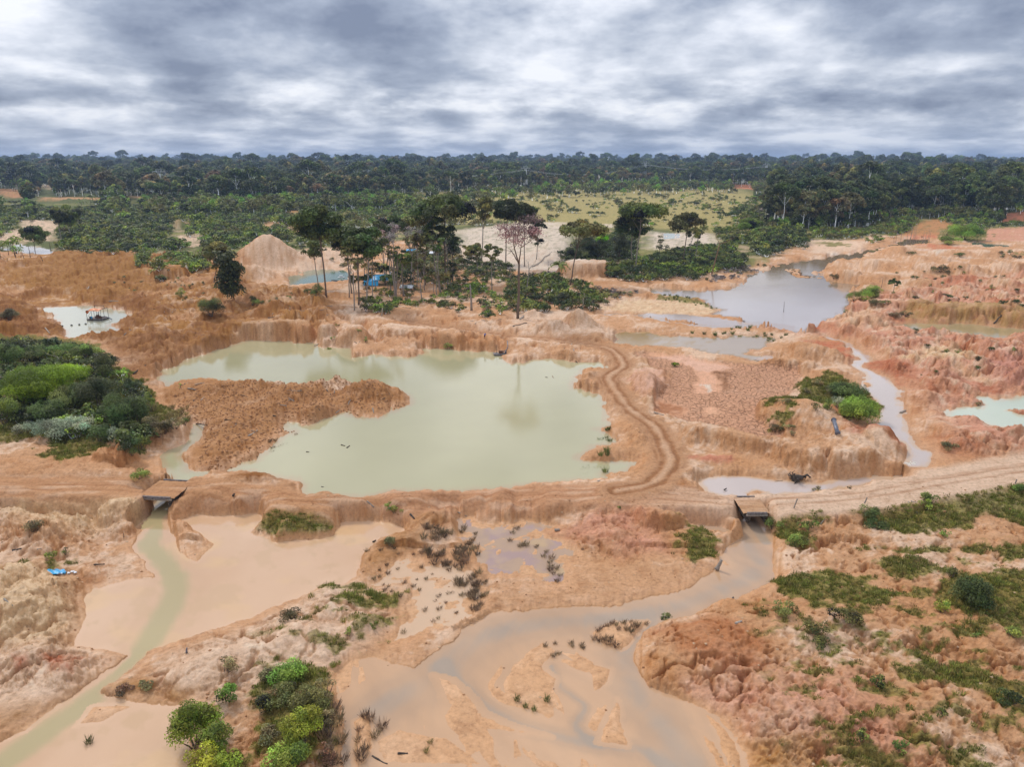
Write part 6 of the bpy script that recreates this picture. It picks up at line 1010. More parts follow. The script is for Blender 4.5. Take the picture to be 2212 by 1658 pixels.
# keep bare clearings bare
Cg = C.reshape(NR, NC, 3); lum = samp(Cg, cx_[:, 0], cx_[:, 1])[:, 0]
keep = ~((lum > .40) & (cx_[:, 1] > 420) & (vr.rand(len(lum)) < .82)); 
_tx, _ty, _ = G('c2', 1075, 1215); keep &= ~((np.abs(cx_[:, 0]-_tx) < 11) & (cx_[:, 1] > _ty-16) & (cx_[:, 1] < _ty+6)); keep &= ~((forbid(cx_, 1)|forbid(cx_, 4)|forbid(cx_, 7)) & (cx_[:, 1] > 380) & (vr.rand(len(lum)) < .96)); u_, v_ = to_uv(cx_[:, 0], cx_[:, 1], cz_+2); inview = (u_ > -20) & (u_ < 2232) & (v_ < 1680)
size = np.where(inview & keep, cx_[:, 2]/np.hypot(cx_[:, 0], cx_[:, 1]), 0); rank = np.argsort(-size); single = set(rank[:150].tolist())
def bush_label(q, i):
    cn = {'dark': 'blackish green', 'forest': 'dark green', 'mid': 'mid green', 'olive': 'olive', 'fresh': 'light green', 'drab': 'drab brownish', 'grey': 'grey'}[q[3][0]]
    same = [k for k in range(len(cand)) if cand[k][5] == q[5]]; xs = cx_[same, 0]; ys = cx_[same, 1]; rx = (q[0]-xs.min())/(np.ptp(xs)+.1); ry = (q[1]-ys.min())/(np.ptp(ys)+.1)
    pl = ['near left', 'near middle', 'near right', 'middle left', 'very middle', 'middle right', 'far left', 'far middle', 'far right'][int(min(ry*3, 2))*3+int(min(rx*3, 2))]; sz = 'larger' if q[2] > 1.1 else 'smaller'
    return f'{sz} {cn} bush, {pl} among the {q[5]}'
ptsS = []; sc = []; pk = []
for i in np.nonzero(keep)[0]:
    q = cand[i]
    if i in single:
        o = link('bush', KB[q[3]], loc=(q[0], q[1], cz_[i]-.15), rotz=vr.uniform(0, 6.28), scale=(q[2]*vr.uniform(.85, 1.2), q[2]*vr.uniform(.85, 1.2), q[2]*vr.uniform(.8, 1.15))); tag(o, bush_label(q, i), q[6], q[5])
    else: ptsS.append((q[0], q[1], cz_[i]-.15)); sc.append(q[2]); pk.append(kbkeys.index(q[3]))
print('bushes', len(cand), len(ptsS))
sc = np.array(sc); s3 = np.stack([sc*vr.uniform(.8, 1.3, len(sc)), sc*vr.uniform(.8, 1.3, len(sc)), sc*vr.uniform(.75, 1.15, len(sc))], 1)
scatter('scrub', ptsS, vr.uniform(0, 6.28, len(ptsS)), s3, [KB[k] for k in kbkeys], pk, 'green scrub covering the plain between the pits and the forest', 'scrub')

# the forest: right hand edge, then the wall of trees to the horizon
fc = []
def forest(poly, spacing, s0, s1, label, group, kinds, warp_th=None, low=False):
    p = fill(poly, spacing, 1.7)
    if warp_th is not None: p = p[noise_at(p, 160, 700) > warp_th]
    for q in p: fc.append((q[0], q[1], vr.uniform(s0, s1), (100+vr.randint(len(low_crown))) if low else kinds[int(min(max((float(noise_at(q[None], 130, 439)[0])*1.2+.5)*len(kinds)+vr.normal()*1.3, 0), len(kinds)-1))], label, group))
RF = W('c4', [(-60, 730), (0, 640), (60, 500), (250, 430), (600, 360), (1000, 320), (1400, 300), (2500, 290), (2600, 560), (2211, 560), (2000, 690), (1850, 650), (1600, 640), (1200, 640), (1000, 650), (900, 730), (650, 745), (300, 760)], 0)
forest(RF, 9.5, .55, 1.15, 'tall tree with bare lower trunk in the right hand forest', 'right hand forest', [0, 1, 2, 3, 1, 6])
forest(np.array([G('c4', *q_)[:2] for q_ in [(0, 760), (300, 735), (600, 745), (900, 720), (1000, 665), (1250, 650), (1600, 660), (1850, 670), (2000, 700), (2211, 590), (2211, 540), (2000, 660), (1600, 620), (1000, 620), (900, 680), (600, 700), (300, 700), (0, 720)]]), 8, .35, .95, 'broad low tree at the foot of the right hand forest', 'right forest foot', None, low=True)
edge_l = fill(W('c1', [(-300, 700), (-300, 400), (0, 360), (0, 560), (200, 600), (0, 700)], 0), 14)
yfar0 = 1050; xs_ = np.linspace(-1.15, 1.15, 24)
# near margin of the far forest, farther to the right, nearer to the left
mar = [(-1.2, 800), (-.7, 820), (-.45, 860), (-.3, 880), (-.15, 980), (0, 1180), (.12, 1380), (.25, 1420), (.36, 1380), (.5, 1300), (.8, 1250), (1.2, 1250)]
band = lambda y0f, y1: np.array([(s*y*y0f, y*y0f) for s, y in mar]+[(1.3*y1, y1), (-1.3*y1, y1)])
forest(band(1.0, 1900), 12.5, .5, 1.2, 'tree of the far forest below the horizon', 'far forest', list(range(ntree_kinds)))
p_low = np.array([(s*y*.80, y*.80) for s, y in mar]+[(s*y*1.02, y*1.02) for s, y in mar[::-1]]); forest(p_low, 12, .7, 1.2, 'broad low tree at the margin of the far forest', 'far forest margin', None, low=True)
b2_ = np.array([(-1.3*1900, 1900), (1.3*1900, 1900), (1.3*3400, 3400), (-1.3*3400, 3400)]); forest(b2_, 22, .7, 1.35, 'tree of the far forest below the horizon', 'far forest', [0, 1, 2, 4, 6])
b3_ = np.array([(-1.2*3400, 3400), (1.2*3400, 3400), (1.2*7600, 7600), (-1.2*7600, 7600)]); forest(b3_, 40, 1.0, 1.7, 'tree of the far forest below the horizon', 'far forest', [0, 1, 2, 4])
fa_ = np.array([[q[0], q[1], q[2]] for q in fc]); fz = hgt(fa_[:, 0], fa_[:, 1]); fh = 26*fa_[:, 2]
keepf = np.abs(fa_[:, 0]) < fa_[:, 1]*.86; lumf = samp(Cg, fa_[:, 0], fa_[:, 1])[:, 0]; keepf &= ~((lumf > .40) & (fa_[:, 1] < 1200)); keepf &= ~((lumf > .2) & (fa_[:, 1] > 1200) & (fa_[:, 1] < 1900) & (vr.rand(len(lumf)) < .5))
keepf &= ~((forbid(fa_, 2)|forbid(fa_, 6)|forbid(fa_, 10)|forbid(fa_, 14)|forbid(fa_, 18)|forbid(fa_, 22)|forbid(fa_, 26)) & (fa_[:, 1] < 1700)); u_, v_ = to_uv(fa_[:, 0], fa_[:, 1], fz+15); iv = (u_ > 0) & (u_ < 2212); size = np.where(iv & keepf, fa_[:, 2]/np.hypot(fa_[:, 0], fa_[:, 1]), 0); single = set(np.argsort(-size)[:240].tolist())
KA = {0: 'round dark green', 1: 'broad blackish green', 2: 'flat topped high', 3: 'olive round', 4: 'leafy mid green', 5: 'narrow dark', 6: 'brownish flat topped'}
LA = ['dull green', 'fresh green', 'very dark', 'bright green', 'olive']
def where_(u): return ['at the left frame edge', 'above the dredge pond', 'behind the big sand pile', 'behind the turquoise pond', 'behind the central grove', 'behind the pink trunked tree', 'beside the savanna', 'left of the lake head', 'above the orange clearing', 'above the spoil ridges', 'toward the right frame edge'][int(min(max(u/2212*11, 0), 10))]
def forest_label(q, u, mi_, h):
    k = KA[mi_]+' crowned tree' if mi_ < ntree_kinds else 'broad low '+LA[mi_-ntree_kinds]+' tree'
    sz = 'tall' if q[2] > 1.05 else ('medium height' if q[2] > .93 else 'shorter'); row = 'the front row of ' if q[1] < 640 else ''
    t1 = f'{sz} {k} in {row}the {q[5]}, {where_(u)}'; t2 = f'{sz} {k} of the {q[5]}, {where_(u)}'; t3 = f'{sz} {k}, {where_(u)}'; return t1 if len(t1.split()) <= 16 else (t2 if len(t2.split()) <= 16 else t3)
ptsF = []; scF = []; pkF = []
allk = [KT[k] for k in range(ntree_kinds)]+low_crown
for i in np.nonzero(keepf)[0]:
    q = fc[i]; mi_ = q[3] if q[3] < 100 else ntree_kinds+q[3]-100
    if i in single and 0: pass
    if i in single: o = link('forest_tree', allk[mi_], loc=(q[0], q[1], fz[i]-.3), rotz=vr.uniform(0, 6.28), scale=(q[2], q[2], q[2]*vr.uniform(.85, 1.1))); tag(o, forest_label(q, u_[i], mi_, fh[i]), 'tree', q[5])
    else: ptsF.append((q[0], q[1], fz[i]-.3)); scF.append(q[2]*(vr.uniform(1.25, 1.65) if vr.rand() < .06 else 1)); pkF.append(mi_)
print('forest', len(fc), len(ptsF))
scatter('forest', ptsF, vr.uniform(0, 6.28, len(ptsF)), np.array(scF), allk, pkF, 'dark blue green forest running to the horizon', 'forest')
# two odd crowns one can pick out
def odd(u, v, label, colr, sc):
    x, y = proj(u, v, 24); z = float(hgt(x, y)[0]); ms = tree_meshes('odd'+colr, 5, 27, 9, 17, 20, 9, .8, colr, 'round', .4); o = link('forest_tree', merged('oddm'+colr, *ms), loc=(float(x), float(y), z), scale=sc); tag(o, label, 'tree')
odd(540, 378, 'orange flowering tree crown in the far forest left of centre', 'orange', 1.0); odd(1668, 355, 'tall tree breaking the skyline right of centre', 'dark', 1.3)
for u in (128, 232, 432, 655, 672, 800, 826, 848, 1002, 1132, 1190): odd(u, 352, 'emergent crown standing above the far skyline', 'dark', vr.uniform(1.1, 1.5))
for o in col.objects:
    if o.get('label') == 'emergent crown standing above the far skyline': o['group'] = 'emergent skyline crowns'

# ------------------------------------------------------------------ grasses, reeds and turf
def tuft(key, seed, n, h, spread, colr, w=.035, lean=.35):
    rng = np.random.RandomState(seed); a = rng.rand(n)*6.283; r0 = spread*np.sqrt(rng.rand(n)); b = np.stack([r0*np.cos(a), r0*np.sin(a), np.zeros(n)-.05], 1)
    hh = h*(.5+.6*rng.rand(n)); d = np.stack([np.cos(a+rng.normal(size=n)*.8)*lean*hh, np.sin(a+rng.normal(size=n)*.8)*lean*hh, hh], 1); t = np.stack([-np.sin(a), np.cos(a), 0*a], 1)*w
    V = np.stack([b-t, b+t, b+d*.6+t*.8, b+d+np.array([0, 0, -.1*h])], 1).reshape(-1, 3); f = 1+.3*rng.normal(size=(n, 1)); Cc = np.repeat(np.clip(colr*f, .01, .8)[:, None], 4, 1).reshape(-1, 3)
    return mesh_np(key, V, np.arange(4*n).reshape(-1, 4), M['leaf'], Cc)
TF = [tuft('t0', 1, 46, .50, .35, A_(.18, .18, .04)), tuft('t1', 2, 60, .36, .5, A_(.14, .15, .03)), tuft('t2', 3, 40, .75, .32, A_(.10, .08, .04)), tuft('t3', 4, 40, .5, .4, A_(.21, .18, .06)), tuft('t4', 5, 30, .22, .45, A_(.17, .17, .045), .05)]
# turf sown where the soil is held by green
gm2 = gmask.reshape(NR, NC); sel = []
xg, yg = np.meshgrid(np.arange(-95, 95, .55), np.arange(50, 215, .55)); pg = np.stack([xg.ravel(), yg.ravel()], 1)+vr.uniform(-.28, .28, (xg.size, 2))
pg = pg[np.abs(pg[:, 0]) < pg[:, 1]*.88]; g_ = samp(gm2, pg[:, 0], pg[:, 1]); pg = pg[(vr.rand(len(pg)) < g_*.8)]; pg = pg[dry(pg)]
print('turf', len(pg))
scatter('grass', np.stack([pg[:, 0], pg[:, 1], hgt(pg[:, 0], pg[:, 1])], 1), vr.uniform(0, 6.28, len(pg)), np.clip(.8+.8*noise_at(pg, 6, 9)+vr.uniform(-.2, .3, len(pg)), .4, 2)*(.75+pg[:, 1]/300), TF, vr.choice([0, 1, 4, 3], len(pg), p=[.35, .35, .2, .1]), 'short green grass and low weeds growing over the sandy slopes', 'grass')
# reed and sedge clumps one can count
RZ = [('b2', [(530, 290), (700, 270), (800, 400), (900, 560), (890, 720), (800, 790), (790, 640), (640, 480), (520, 430)], .85, 2, (.8, 1.3), .9, 'dark brown sedge clump in the marsh belt below the road', 'sedge in the marsh belt'),
 ('b2', [(700, 200), (860, 260), (880, 420), (700, 360), (620, 280)], 1.2, 2, (.7, 1.2), .8, 'sedge clump at the head of the marsh', 'sedge at the marsh head'),
 ('b2', [(1100, 340), (1230, 350), (1300, 420), (1360, 560), (1280, 560), (1240, 420), (1110, 430)], 1.0, 2, (.7, 1.1), .85, 'sedge clump beside the purple puddle', 'sedge by the purple puddle'), ('b2', [(1010, 190), (1120, 190), (1130, 220), (1060, 330), (1020, 300)], 1.6, 2, (.6, 1.1), .6, 'sedge clump on the marsh right arm', 'sedge on the marsh arm'),
 ('b2', [(150, 380), (420, 380), (620, 460), (780, 560), (760, 820), (380, 900), (330, 700), (160, 560)], 1.5, 2, (.4, .85), .6, 'small reed tuft standing in the wet sand', 'reed tufts in wet sand'), ('b2', [(1520, 870), (1640, 800), (1860, 800), (1780, 870), (1700, 960), (1600, 940)], .8, 2, (.5, 1.0), .9, 'dark drift grass on the bar where the creek divides', 'drift grass on the creek bar'),
 ('b2', [(1230, 930), (1500, 870), (1530, 990), (1400, 960), (1300, 1060), (1240, 1040)], 1.5, 2, (.5, .8), .6, 'sedge clump trailing along the braided channel', 'sedge along the braided channel'), ('b2', [(1030, 1200), (1170, 1230), (1300, 1260), (1290, 1340), (1180, 1360), (1050, 1310)], 1.3, 0, (.6, 1.0), .6, 'grass clump on the sand bar of the delta', 'grass on the delta bar'),
 ('b2', [(130, 1360), (220, 1340), (300, 1400), (240, 1500), (220, 1658), (150, 1620)], 1.0, 2, (.8, 1.3), .7, 'brown reed clump by the island shore', 'reeds by the island shore'), ('b2', [(470, 1470), (620, 1470), (690, 1560), (560, 1580)], 1.1, 3, (.5, .9), .6, 'pale grass clump at the bottom of the delta', 'pale grass at the delta bottom'), ('b2', [(330, 1480), (480, 1540), (440, 1620), (340, 1600)], 1.6, 0, (.6, 1.), .5, 'grass clump at the lower left of the delta', 'grass at the lower delta'), ('b2', [(720, 1540), (880, 1570), (880, 1650), (660, 1650)], 1.6, 0, (.5, .9), .5, 'grass clump at the bottom frame edge', 'grass at the bottom edge'),
 ('b2', [(1370, 330), (1500, 380), (1700, 430), (1660, 470), (1400, 400)], 2.6, 2, (.4, .7), .5, 'small tuft on the fan of sand', 'tufts on the sand fan'), ('b2', [(60, 980), (130, 1060), (300, 1100), (260, 1200), (90, 1180)], 2.4, 3, (.7, 1.1), .6, 'grass tuft in the cream shallows', 'tufts in the cream shallows'),
 ('c6', [(130, 990), (380, 970), (640, 1010), (640, 1070), (450, 1080), (420, 1140), (300, 1170), (80, 1170)], 1.35, 2, (.5, 1.0), .62, 'dark reed clump standing in the green pond', 'reeds in the green pond'), ('c7', [(600, 1270), (720, 1210), (780, 1170), (900, 1200), (820, 1310), (740, 1350), (620, 1300)], 1.2, 0, (1.0, 1.7), .8, 'green reed clump at the right shore of the green pond', 'reeds at the right shore'), ('c7', [(750, 950), (830, 940), (850, 1040), (760, 1070)], 1.3, 0, (.8, 1.3), .7, 'green reed clump at the upper right shore of the green pond', 'reeds at the upper right shore'),
 ('c7', [(530, 1340), (640, 1310), (730, 1370), (560, 1370)], 1.6, 0, (.6, 1.), .6, 'short reed clump by the road bank', 'short reeds by the road bank'), ('c7', [(1510, 125), (1800, 130), (1900, 75), (2050, 75), (2030, 120), (2211, 130), (2211, 155), (1700, 150)], 2.2, 0, (.9, 1.6), .7, 'green reed clump at the amber pond', 'reeds at the amber pond'), ('c3', [(1290, 1320), (1500, 1330), (1760, 1420), (1740, 1440), (1450, 1380), (1200, 1350)], 2.2, 0, (.7, 1.2), .7, 'green reed clump on the lake shore', 'reeds on the lake shore'),
 ('c4', [(20, 1465), (240, 1500), (235, 1520), (60, 1485)], 1.8, 2, (.7, 1.2), .7, 'dark reed clump in the lower lake', 'reeds in the lower lake'), ('c8', [(0, 130), (180, 150), (60, 200), (0, 190)], 1.8, 0, (.8, 1.3), .7, 'green reed clump left of the red spoil', 'reeds left of the red spoil'), ('c8', [(940, 600), (1010, 590), (1010, 640), (950, 640)], 1.2, 2, (.6, 1.), .8, 'weed clump in the river', 'weeds in the river'), ('c4', [(160, 1080), (320, 1080), (430, 1160), (230, 1140)], 2.2, 2, (.8, 1.3), .8, 'brown reed clump on the lake islet', 'reeds on the lake islet'),
 ('c4', [(1060, 900), (1150, 850), (1400, 800), (1390, 870), (1200, 880)], 4.5, 3, (1.2, 2.0), .8, 'rusty reed clump in the brown backwater', 'reeds in the brown backwater'), ('b1', [(420, 1420), (780, 1400), (560, 1620), (400, 1620)], 3.4, 0, (.7, 1.2), .3, 'grass tuft standing in the lower left flood water', 'tufts in the lower left water'), ('b1', [(1640, 690), (1860, 600), (2080, 560), (1900, 640), (1700, 720)], 1.5, 3, (.6, 1.0), .6, 'dry grass tuft along the flood shore', 'dry grass on the flood shore'),
 ('c5', [(1240, 940), (1340, 800), (1600, 800), (1640, 900), (1560, 1000), (1280, 1040)], 1.2, 3, (1.2, 2.0), .7, 'tall brown grass clump beside the left creek', 'tall grass by the left creek'), ('b1', [(1860, 1250), (2000, 1230), (2030, 1650), (1900, 1650)], 1.0, 2, (1.2, 1.9), .8, 'tall dead reed clump on the island shore', 'dead reeds on the island shore')]
rc = []
for c, pts, sp_, kd, (s0, s1), pr, lb, gr in RZ:
    p = fill(W(c, pts, 0), sp_*1.0, 1.0); p = p[(vr.rand(len(p)) < pr) & (noise_at(p, 3.5, 77) > -.12)]
    for q in p: rc.append((q[0], q[1], vr.uniform(s0, s1)*.85, kd, lb, gr))
ra = np.array([[q[0], q[1], q[2]] for q in rc]); rz = hgt(ra[:, 0], ra[:, 1]); size = ra[:, 2]/ra[:, 1]; single = set(np.argsort(-size)[:180].tolist()); P_, S_, K_ = [], [], []
TW = [tuft('w0', 11, 60, 1.0, .38, A_(.085, .115, .03), .03), tuft('w2', 13, 64, .95, .42, A_(.15, .11, .065), .026, .5), tuft('w3', 14, 56, .9, .4, A_(.22, .18, .07), .03, .45)]
KMAP = {0: 0, 2: 1, 3: 2}
print('reeds', len(rc))
def reed_label(q):
    same = [k for k in rc if k[5] == q[5]]; xs = np.array([k[0] for k in same]); ys = np.array([k[1] for k in same]); rx = (q[0]-xs.min())/(np.ptp(xs)+.1); ry = (q[1]-ys.min())/(np.ptp(ys)+.1)
    pl = ['near left', 'near right', 'middle left', 'middle right', 'far left', 'far right'][int(min(ry*3, 2))*2+int(min(rx*2, 1))]; lb_ = q[4]+f', {pl} of its patch'; return lb_ if len(lb_.split()) <= 16 else q[4]+', '+pl
for i, q in enumerate(rc):
    zz_ = max(rz[i], -1.72 if q[1] < 108 else rz[i])
    if i in single: o = link('reed_clump', TW[KMAP[q[3]]], loc=(q[0], q[1], zz_), rotz=vr.uniform(0, 6.28), scale=q[2]); tag(o, reed_label(q), 'reeds', q[5])
    else: P_.append((q[0], q[1], zz_)); S_.append(q[2]); K_.append(KMAP[q[3]])
scatter('reeds', P_, vr.uniform(0, 6.28, len(P_)), np.array(S_), TW, K_, 'smaller reeds and sedge in the marsh and shallows', 'reeds')
# ------------------------------------------------------------------ what people left here
def E(name, loc, label, cat_, rotz=0, group=None, sc=1.):
    e = bpy.data.objects.new(name, None); col.objects.link(e); e.location = loc; e.rotation_euler[2] = rotz; e.scale = (sc,)*3; tag(e, label, cat_, group); return e
def P_(name, parts, m, par, smooth=False): return link(name, polymesh(name, parts, M[m], smooth), par)
def bar(a, b, r, n=6): return tube([a, b], [r, r], n)
def obox(a, b, w, h):
    a = np.array(a, float); b = np.array(b, float); d = b-a; L = np.linalg.norm(d); d /= L; s = np.cross(d, (0, 0, 1)); s = s/np.linalg.norm(s) if np.linalg.norm(s) > 1e-6 else np.array([1., 0, 0]); t = np.cross(s, d)
    V = [tuple(p+s*i*w/2+t*j*h/2) for p in (a, b) for i, j in ((-1, -1), (1, -1), (1, 1), (-1, 1))]; return V, [(0, 1, 2, 3), (7, 6, 5, 4), (0, 4, 5, 1), (1, 5, 6, 2), (2, 6, 7, 3), (3, 7, 4, 0)]
def sheet(nx, ny, fn, th=.03):
    V = []; F = []
    for k in (0, 1):
        for j in range(ny+1):
            for i in range(nx+1): x, y, z = fn(i/nx, j/ny); V.append((x, y, z-k*th))
    o = (nx+1)*(ny+1)
    for j in range(ny):
        for i in range(nx): a = j*(nx+1)+i; F.append((a, a+1, a+nx+2, a+nx+1)); F.append((o+a+nx+1, o+a+nx+2, o+a+1, o+a))
    for i in range(nx): F.append((i, o+i, o+i+1, i+1)); a = ny*(nx+1)+i; F.append((a, a+1, o+a+1, o+a))
    for j in range(ny): a = j*(nx+1); F.append((a, a+nx+1, o+a+nx+1, o+a)); b = a+nx; F.append((b, o+b, o+b+nx+1, b+nx+1))
    return V, F
gr_ = np.random.RandomState(21)
# dredge raft with a torn orange roof
x, y, z = G('c1', 850, 1545); zw = 1.0; s1 = .2506*math.hypot(y, 49)/FV
e = E('dredge_raft', (x, y, zw), 'floating dredge with torn orange roof in the pale pond at left', 'raft', -.12); k = s1*140/6.4
e.scale = (k,)*3
for yy in (-1.9, 0, 1.9):
    for xx in (-2.2, 0, 2.2): P_('float_drum', [tube([(xx-1, yy, .05), (xx+1, yy, .05)], [.42, .42], 10)], 'drum', e, True)
for i in range(11): P_('deck_board', [box(-3.2+i*.585, -3.2+i*.585+.5, -2.5, 2.5, .50, .60)], 'board', e)
for xx in (-3.0, -.9, 1.2, 3.0):
    for yy in (-2.3, 2.3): P_('post', [bar((xx, yy, .5), (xx*.98, yy*.95, 3.9 if xx != 3.0 else 4.6), .07)], 'barkdark', e)
P_('roof_frame', [bar((-3, -2.2, 3.8), (3, -2.2, 4.3), .06), bar((-3, 2.2, 3.8), (3, 2.2, 4.3), .06), bar((-3, -2.2, 3.8), (-3, 2.2, 3.8), .06), bar((3, -2.2, 4.4), (3, 2.2, 4.4), .06), bar((-2.4, 2.3, 3.8), (-2.3, 2.3, 5.2), .09), bar((1.6, 2.3, 3.8), (1.6, 2.3, 5.2), .09), bar((-2.4, 2.3, 5.15), (1.7, 2.3, 5.15), .1)], 'barkdark', e)
def rf(a, b): xx = -2.9+a*5.2; yy = -2.5+b*5; return xx, yy, 4.55-.5*abs(b-.5)*2-.9*max(0, .35-a)*3*(1-b)-.22*math.sin(a*9)*math.sin(b*7)-.25*a
P_('roof', sheet(14, 10, rf), 'orangetarp', e, True); P_('torn_flap', sheet(5, 6, lambda a, b: (-2.95-.25*math.sin(b*6), -2.4+1.6*a, 3.9-1.5*b*(1-.4*a)+.1*math.sin(a*8))), 'orangetarp', e, True)
P_('engine', [box(-.7, .8, -.6, .6, .6, 1.5), box(-.4, .5, -.4, .4, 1.5, 1.9), bar((.3, .2, 1.9), (.3, .2, 2.9), .07)], 'rust', e); P_('flywheel', [tube([(.85, 0, 1.15), (1.0, 0, 1.15)], [.5, .5], 14)], 'drum', e, True); P_('pump', [tube([(1.3, -.9, 1.), (1.3, .3, 1.)], [.45, .3], 12), box(1.0, 1.7, -.7, .1, .6, .8)], 'rust', e, True)
P_('suction_pipe', [tube([(1.5, .2, 1.1), (3.0, .1, 1.3), (4.8, -.2, .9), (6.2, -.5, .3)], [.17]*4, 8)], 'greypipe', e, True); P_('fuel_drum', [tube([(-2.2, -1.5, .6), (-2.2, -1.5, 1.5)], [.32, .32], 12)], 'drum', e, True); P_('fuel_drum', [tube([(-1.4, -1.7, .6), (-1.4, -1.7, 1.5)], [.32, .32], 12)], 'bluetarp', e, True); P_('cross_brace', [bar((-3, -2.3, .7), (-.9, -2.3, 3.6), .04), bar((3, -2.3, .7), (1.2, -2.3, 3.8), .04)], 'barkdark', e)
for i, (bx, by) in enumerate([(537, 1578), (617, 1571), (684, 1565), (739, 1559)]):
    x, y = WL('c1', [(bx, by)], 1.0)[0]; o = link('float', polymesh('float', tube([(-.3, 0, .05), (-.1, 0, .12), (.1, 0, .12), (.3, 0, .05)], [.14, .3, .3, .14], 10), M['drum']), loc=(x, y, 1.0), rotz=i)
    tag(o, ['leftmost of the four dark floats trailing from the dredge', 'second dark float from the left in the dredge line', 'third dark float from the left in the dredge line', 'dark float nearest the dredge raft'][i], 'float', 'floats of the dredge line')
# small raft with engine at the far bank of the green pond
x, y = WL('c6', [(2105, 296)], 0)[0]; e = E('pump_raft', (x, y, 0), 'small dark pump raft moored at the far bank of the green pond', 'raft', .1)
for yy in (-.9, 0, .9): P_('float_drum', [tube([(-1.8, yy, .02), (1.8, yy, .02)], [.3, .3], 10)], 'drum', e, True)
for i in range(8): P_('deck_board', [box(-2+i*.5, -1.58+i*.5, -1.2, 1.2, .32, .40)], 'board', e)
P_('engine', [box(-.5, .5, -.4, .4, .4, 1.1), tube([(.6, 0, .8), (.7, 0, .8)], [.38, .38], 12)], 'rust', e); P_('mast', [bar((-1.1, 0, .4), (-1.0, 0, 2.8), .05)], 'barkdark', e); P_('hose', [tube([(.6, .3, .8), (1.6, .8, 1.1), (2.1, 1.6, 1.9), (2.0, 3.0, 3.2)], [.1]*4, 7)], 'greypipe', e, True); P_('tank', [tube([(1.3, -.5, .4), (1.3, -.5, 1.1)], [.26, .26], 10)], 'drum', e, True)
# turquoise pond: small skiff and pump box
x, y = WL('c2', [(720, 1188)], 1.0)[0]; e = E('skiff', (x, y, 1.), 'thin dark canoe lying at the near edge of the turquoise pond', 'canoe', .08)
def hull(a, b): L = 3.6; w = .5*math.sin(math.pi*min(max(a, .02), .98))**.6; return (a-.5)*2*L, (b-.5)*2*w, .35*(abs(b-.5)*2)**2+.25*abs(a-.5)*2
P_('hull', sheet(16, 6, hull, .05), 'barkdark', e, True); P_('seat', [box(-1.2, -.9, -.42, .42, .22, .27)], 'board', e); P_('seat', [box(1.0, 1.3, -.42, .42, .22, .27)], 'board', e)
x, y = WL('c2', [(730, 1158)], 1.0)[0]; e = E('pump_float', (x, y, 1.), 'small white pump float on the turquoise pond above the canoe', 'float'); P_('hull', [box(-1.3, 1.3, -.7, .7, -.1, .35), box(-1.45, -1.3, -.5, .5, 0, .3), box(1.3, 1.45, -.5, .5, 0, .3)], 'white', e); P_('cabin', [box(-.6, .6, -.45, .45, .35, .95), box(-.7, .7, -.55, .55, .95, 1.02)], 'white', e)
# blue tarpaulin camp
x, y, z = G('c2', 1070, 1215); s2 = .2506*math.hypot(y, 49)/FV; e = E('tarp_shelter', (x, y, z), 'bright blue tarpaulin shelter among the trunks of the central grove', 'shelter', .03); W_ = 138*s2
for xx in (-.95, -.3, .35, .95):
    for yy in (-2.6, 2.6): P_('pole', [bar((xx*W_, yy, -.3), (xx*W_, yy, 2.6), .06)], 'barkdark', e)
P_('ridge_pole', [bar((-W_, 0, 3.9), (W_, 0, 4.0), .07)], 'barkdark', e)
P_('tarp_roof', sheet(26, 12, lambda a, b: ((a-.5)*1.7*W_-.1*W_, (b-.5)*7, 4.1-1.9*abs(b-.5)*2+.28*math.sin(a*17+b*3)*(.3+abs(b-.5))-.35*math.sin(a*5)**2)), 'bluetarp', e, True)
P_('tarp_sheet', sheet(12, 8, lambda a, b: (-W_*.95+a*W_*.9, -3.2-1.6*b, 2.2-2.0*b+.22*math.sin(a*13)*(1-b*.4))), 'bluetarp', e, True); P_('tarp_sheet', sheet(10, 8, lambda a, b: (W_*.55+a*W_*.42, -3.1+4.4*b, 3.0-.5*a*a+.8*(1-abs(b-.5)*2)+.2*math.sin(a*9+b*5))), 'bluetarp', e, True)
P_('side_sheet', sheet(4, 8, lambda a, b: (W_*.98, -2.4+4.6*a, 3.-2.2*b+.1*math.sin(a*8))), 'bluetarp', e, True)
e2 = E('plastic_sheet', (x+W_*.72, y+2.5, z), 'crumpled white plastic hung behind the right end of the blue shelter', 'sheet'); P_('pole', [bar((-1.2, 0, -.2), (-1.2, 0, 5.2), .06)], 'barkdark', e2); P_('pole', [bar((1.9, 0, -.2), (1.9, 0, 5.), .06)], 'barkdark', e2); P_('cloth', sheet(8, 8, lambda a, b: (-1.2+3.1*a, .3*math.sin(a*11+b*4), 5.0-1.9*b-.5*math.sin(a*3.1))), 'white', e2, True)
def hut(c, bx, by, w_, d_, h_, roofm, label):
    x, y, z = G(c, bx, by); e = E('lean_to', (x, y, z), label, 'hut', gr_.uniform(-.2, .2))
    for xx in (-1, 1):
        for yy in (-1, 1): P_('pole', [bar((xx*w_*.48, yy*d_*.48, -.3), (xx*w_*.48, yy*d_*.48, h_-.2), .06)], 'barkdark', e)
    P_('roof', sheet(8, 6, lambda a, b: ((a-.5)*w_*1.15, (b-.5)*d_*1.2, h_+.5-1.0*abs(b-.5)*2+.07*math.sin(a*11))), roofm, e, True); P_('bench', [box(-w_*.4, w_*.4, -.3, .3, .5, .58), box(-w_*.36, -w_*.33, -.25, .25, 0, .5), box(w_*.33, w_*.36, -.25, .25, 0, .5)], 'board', e)
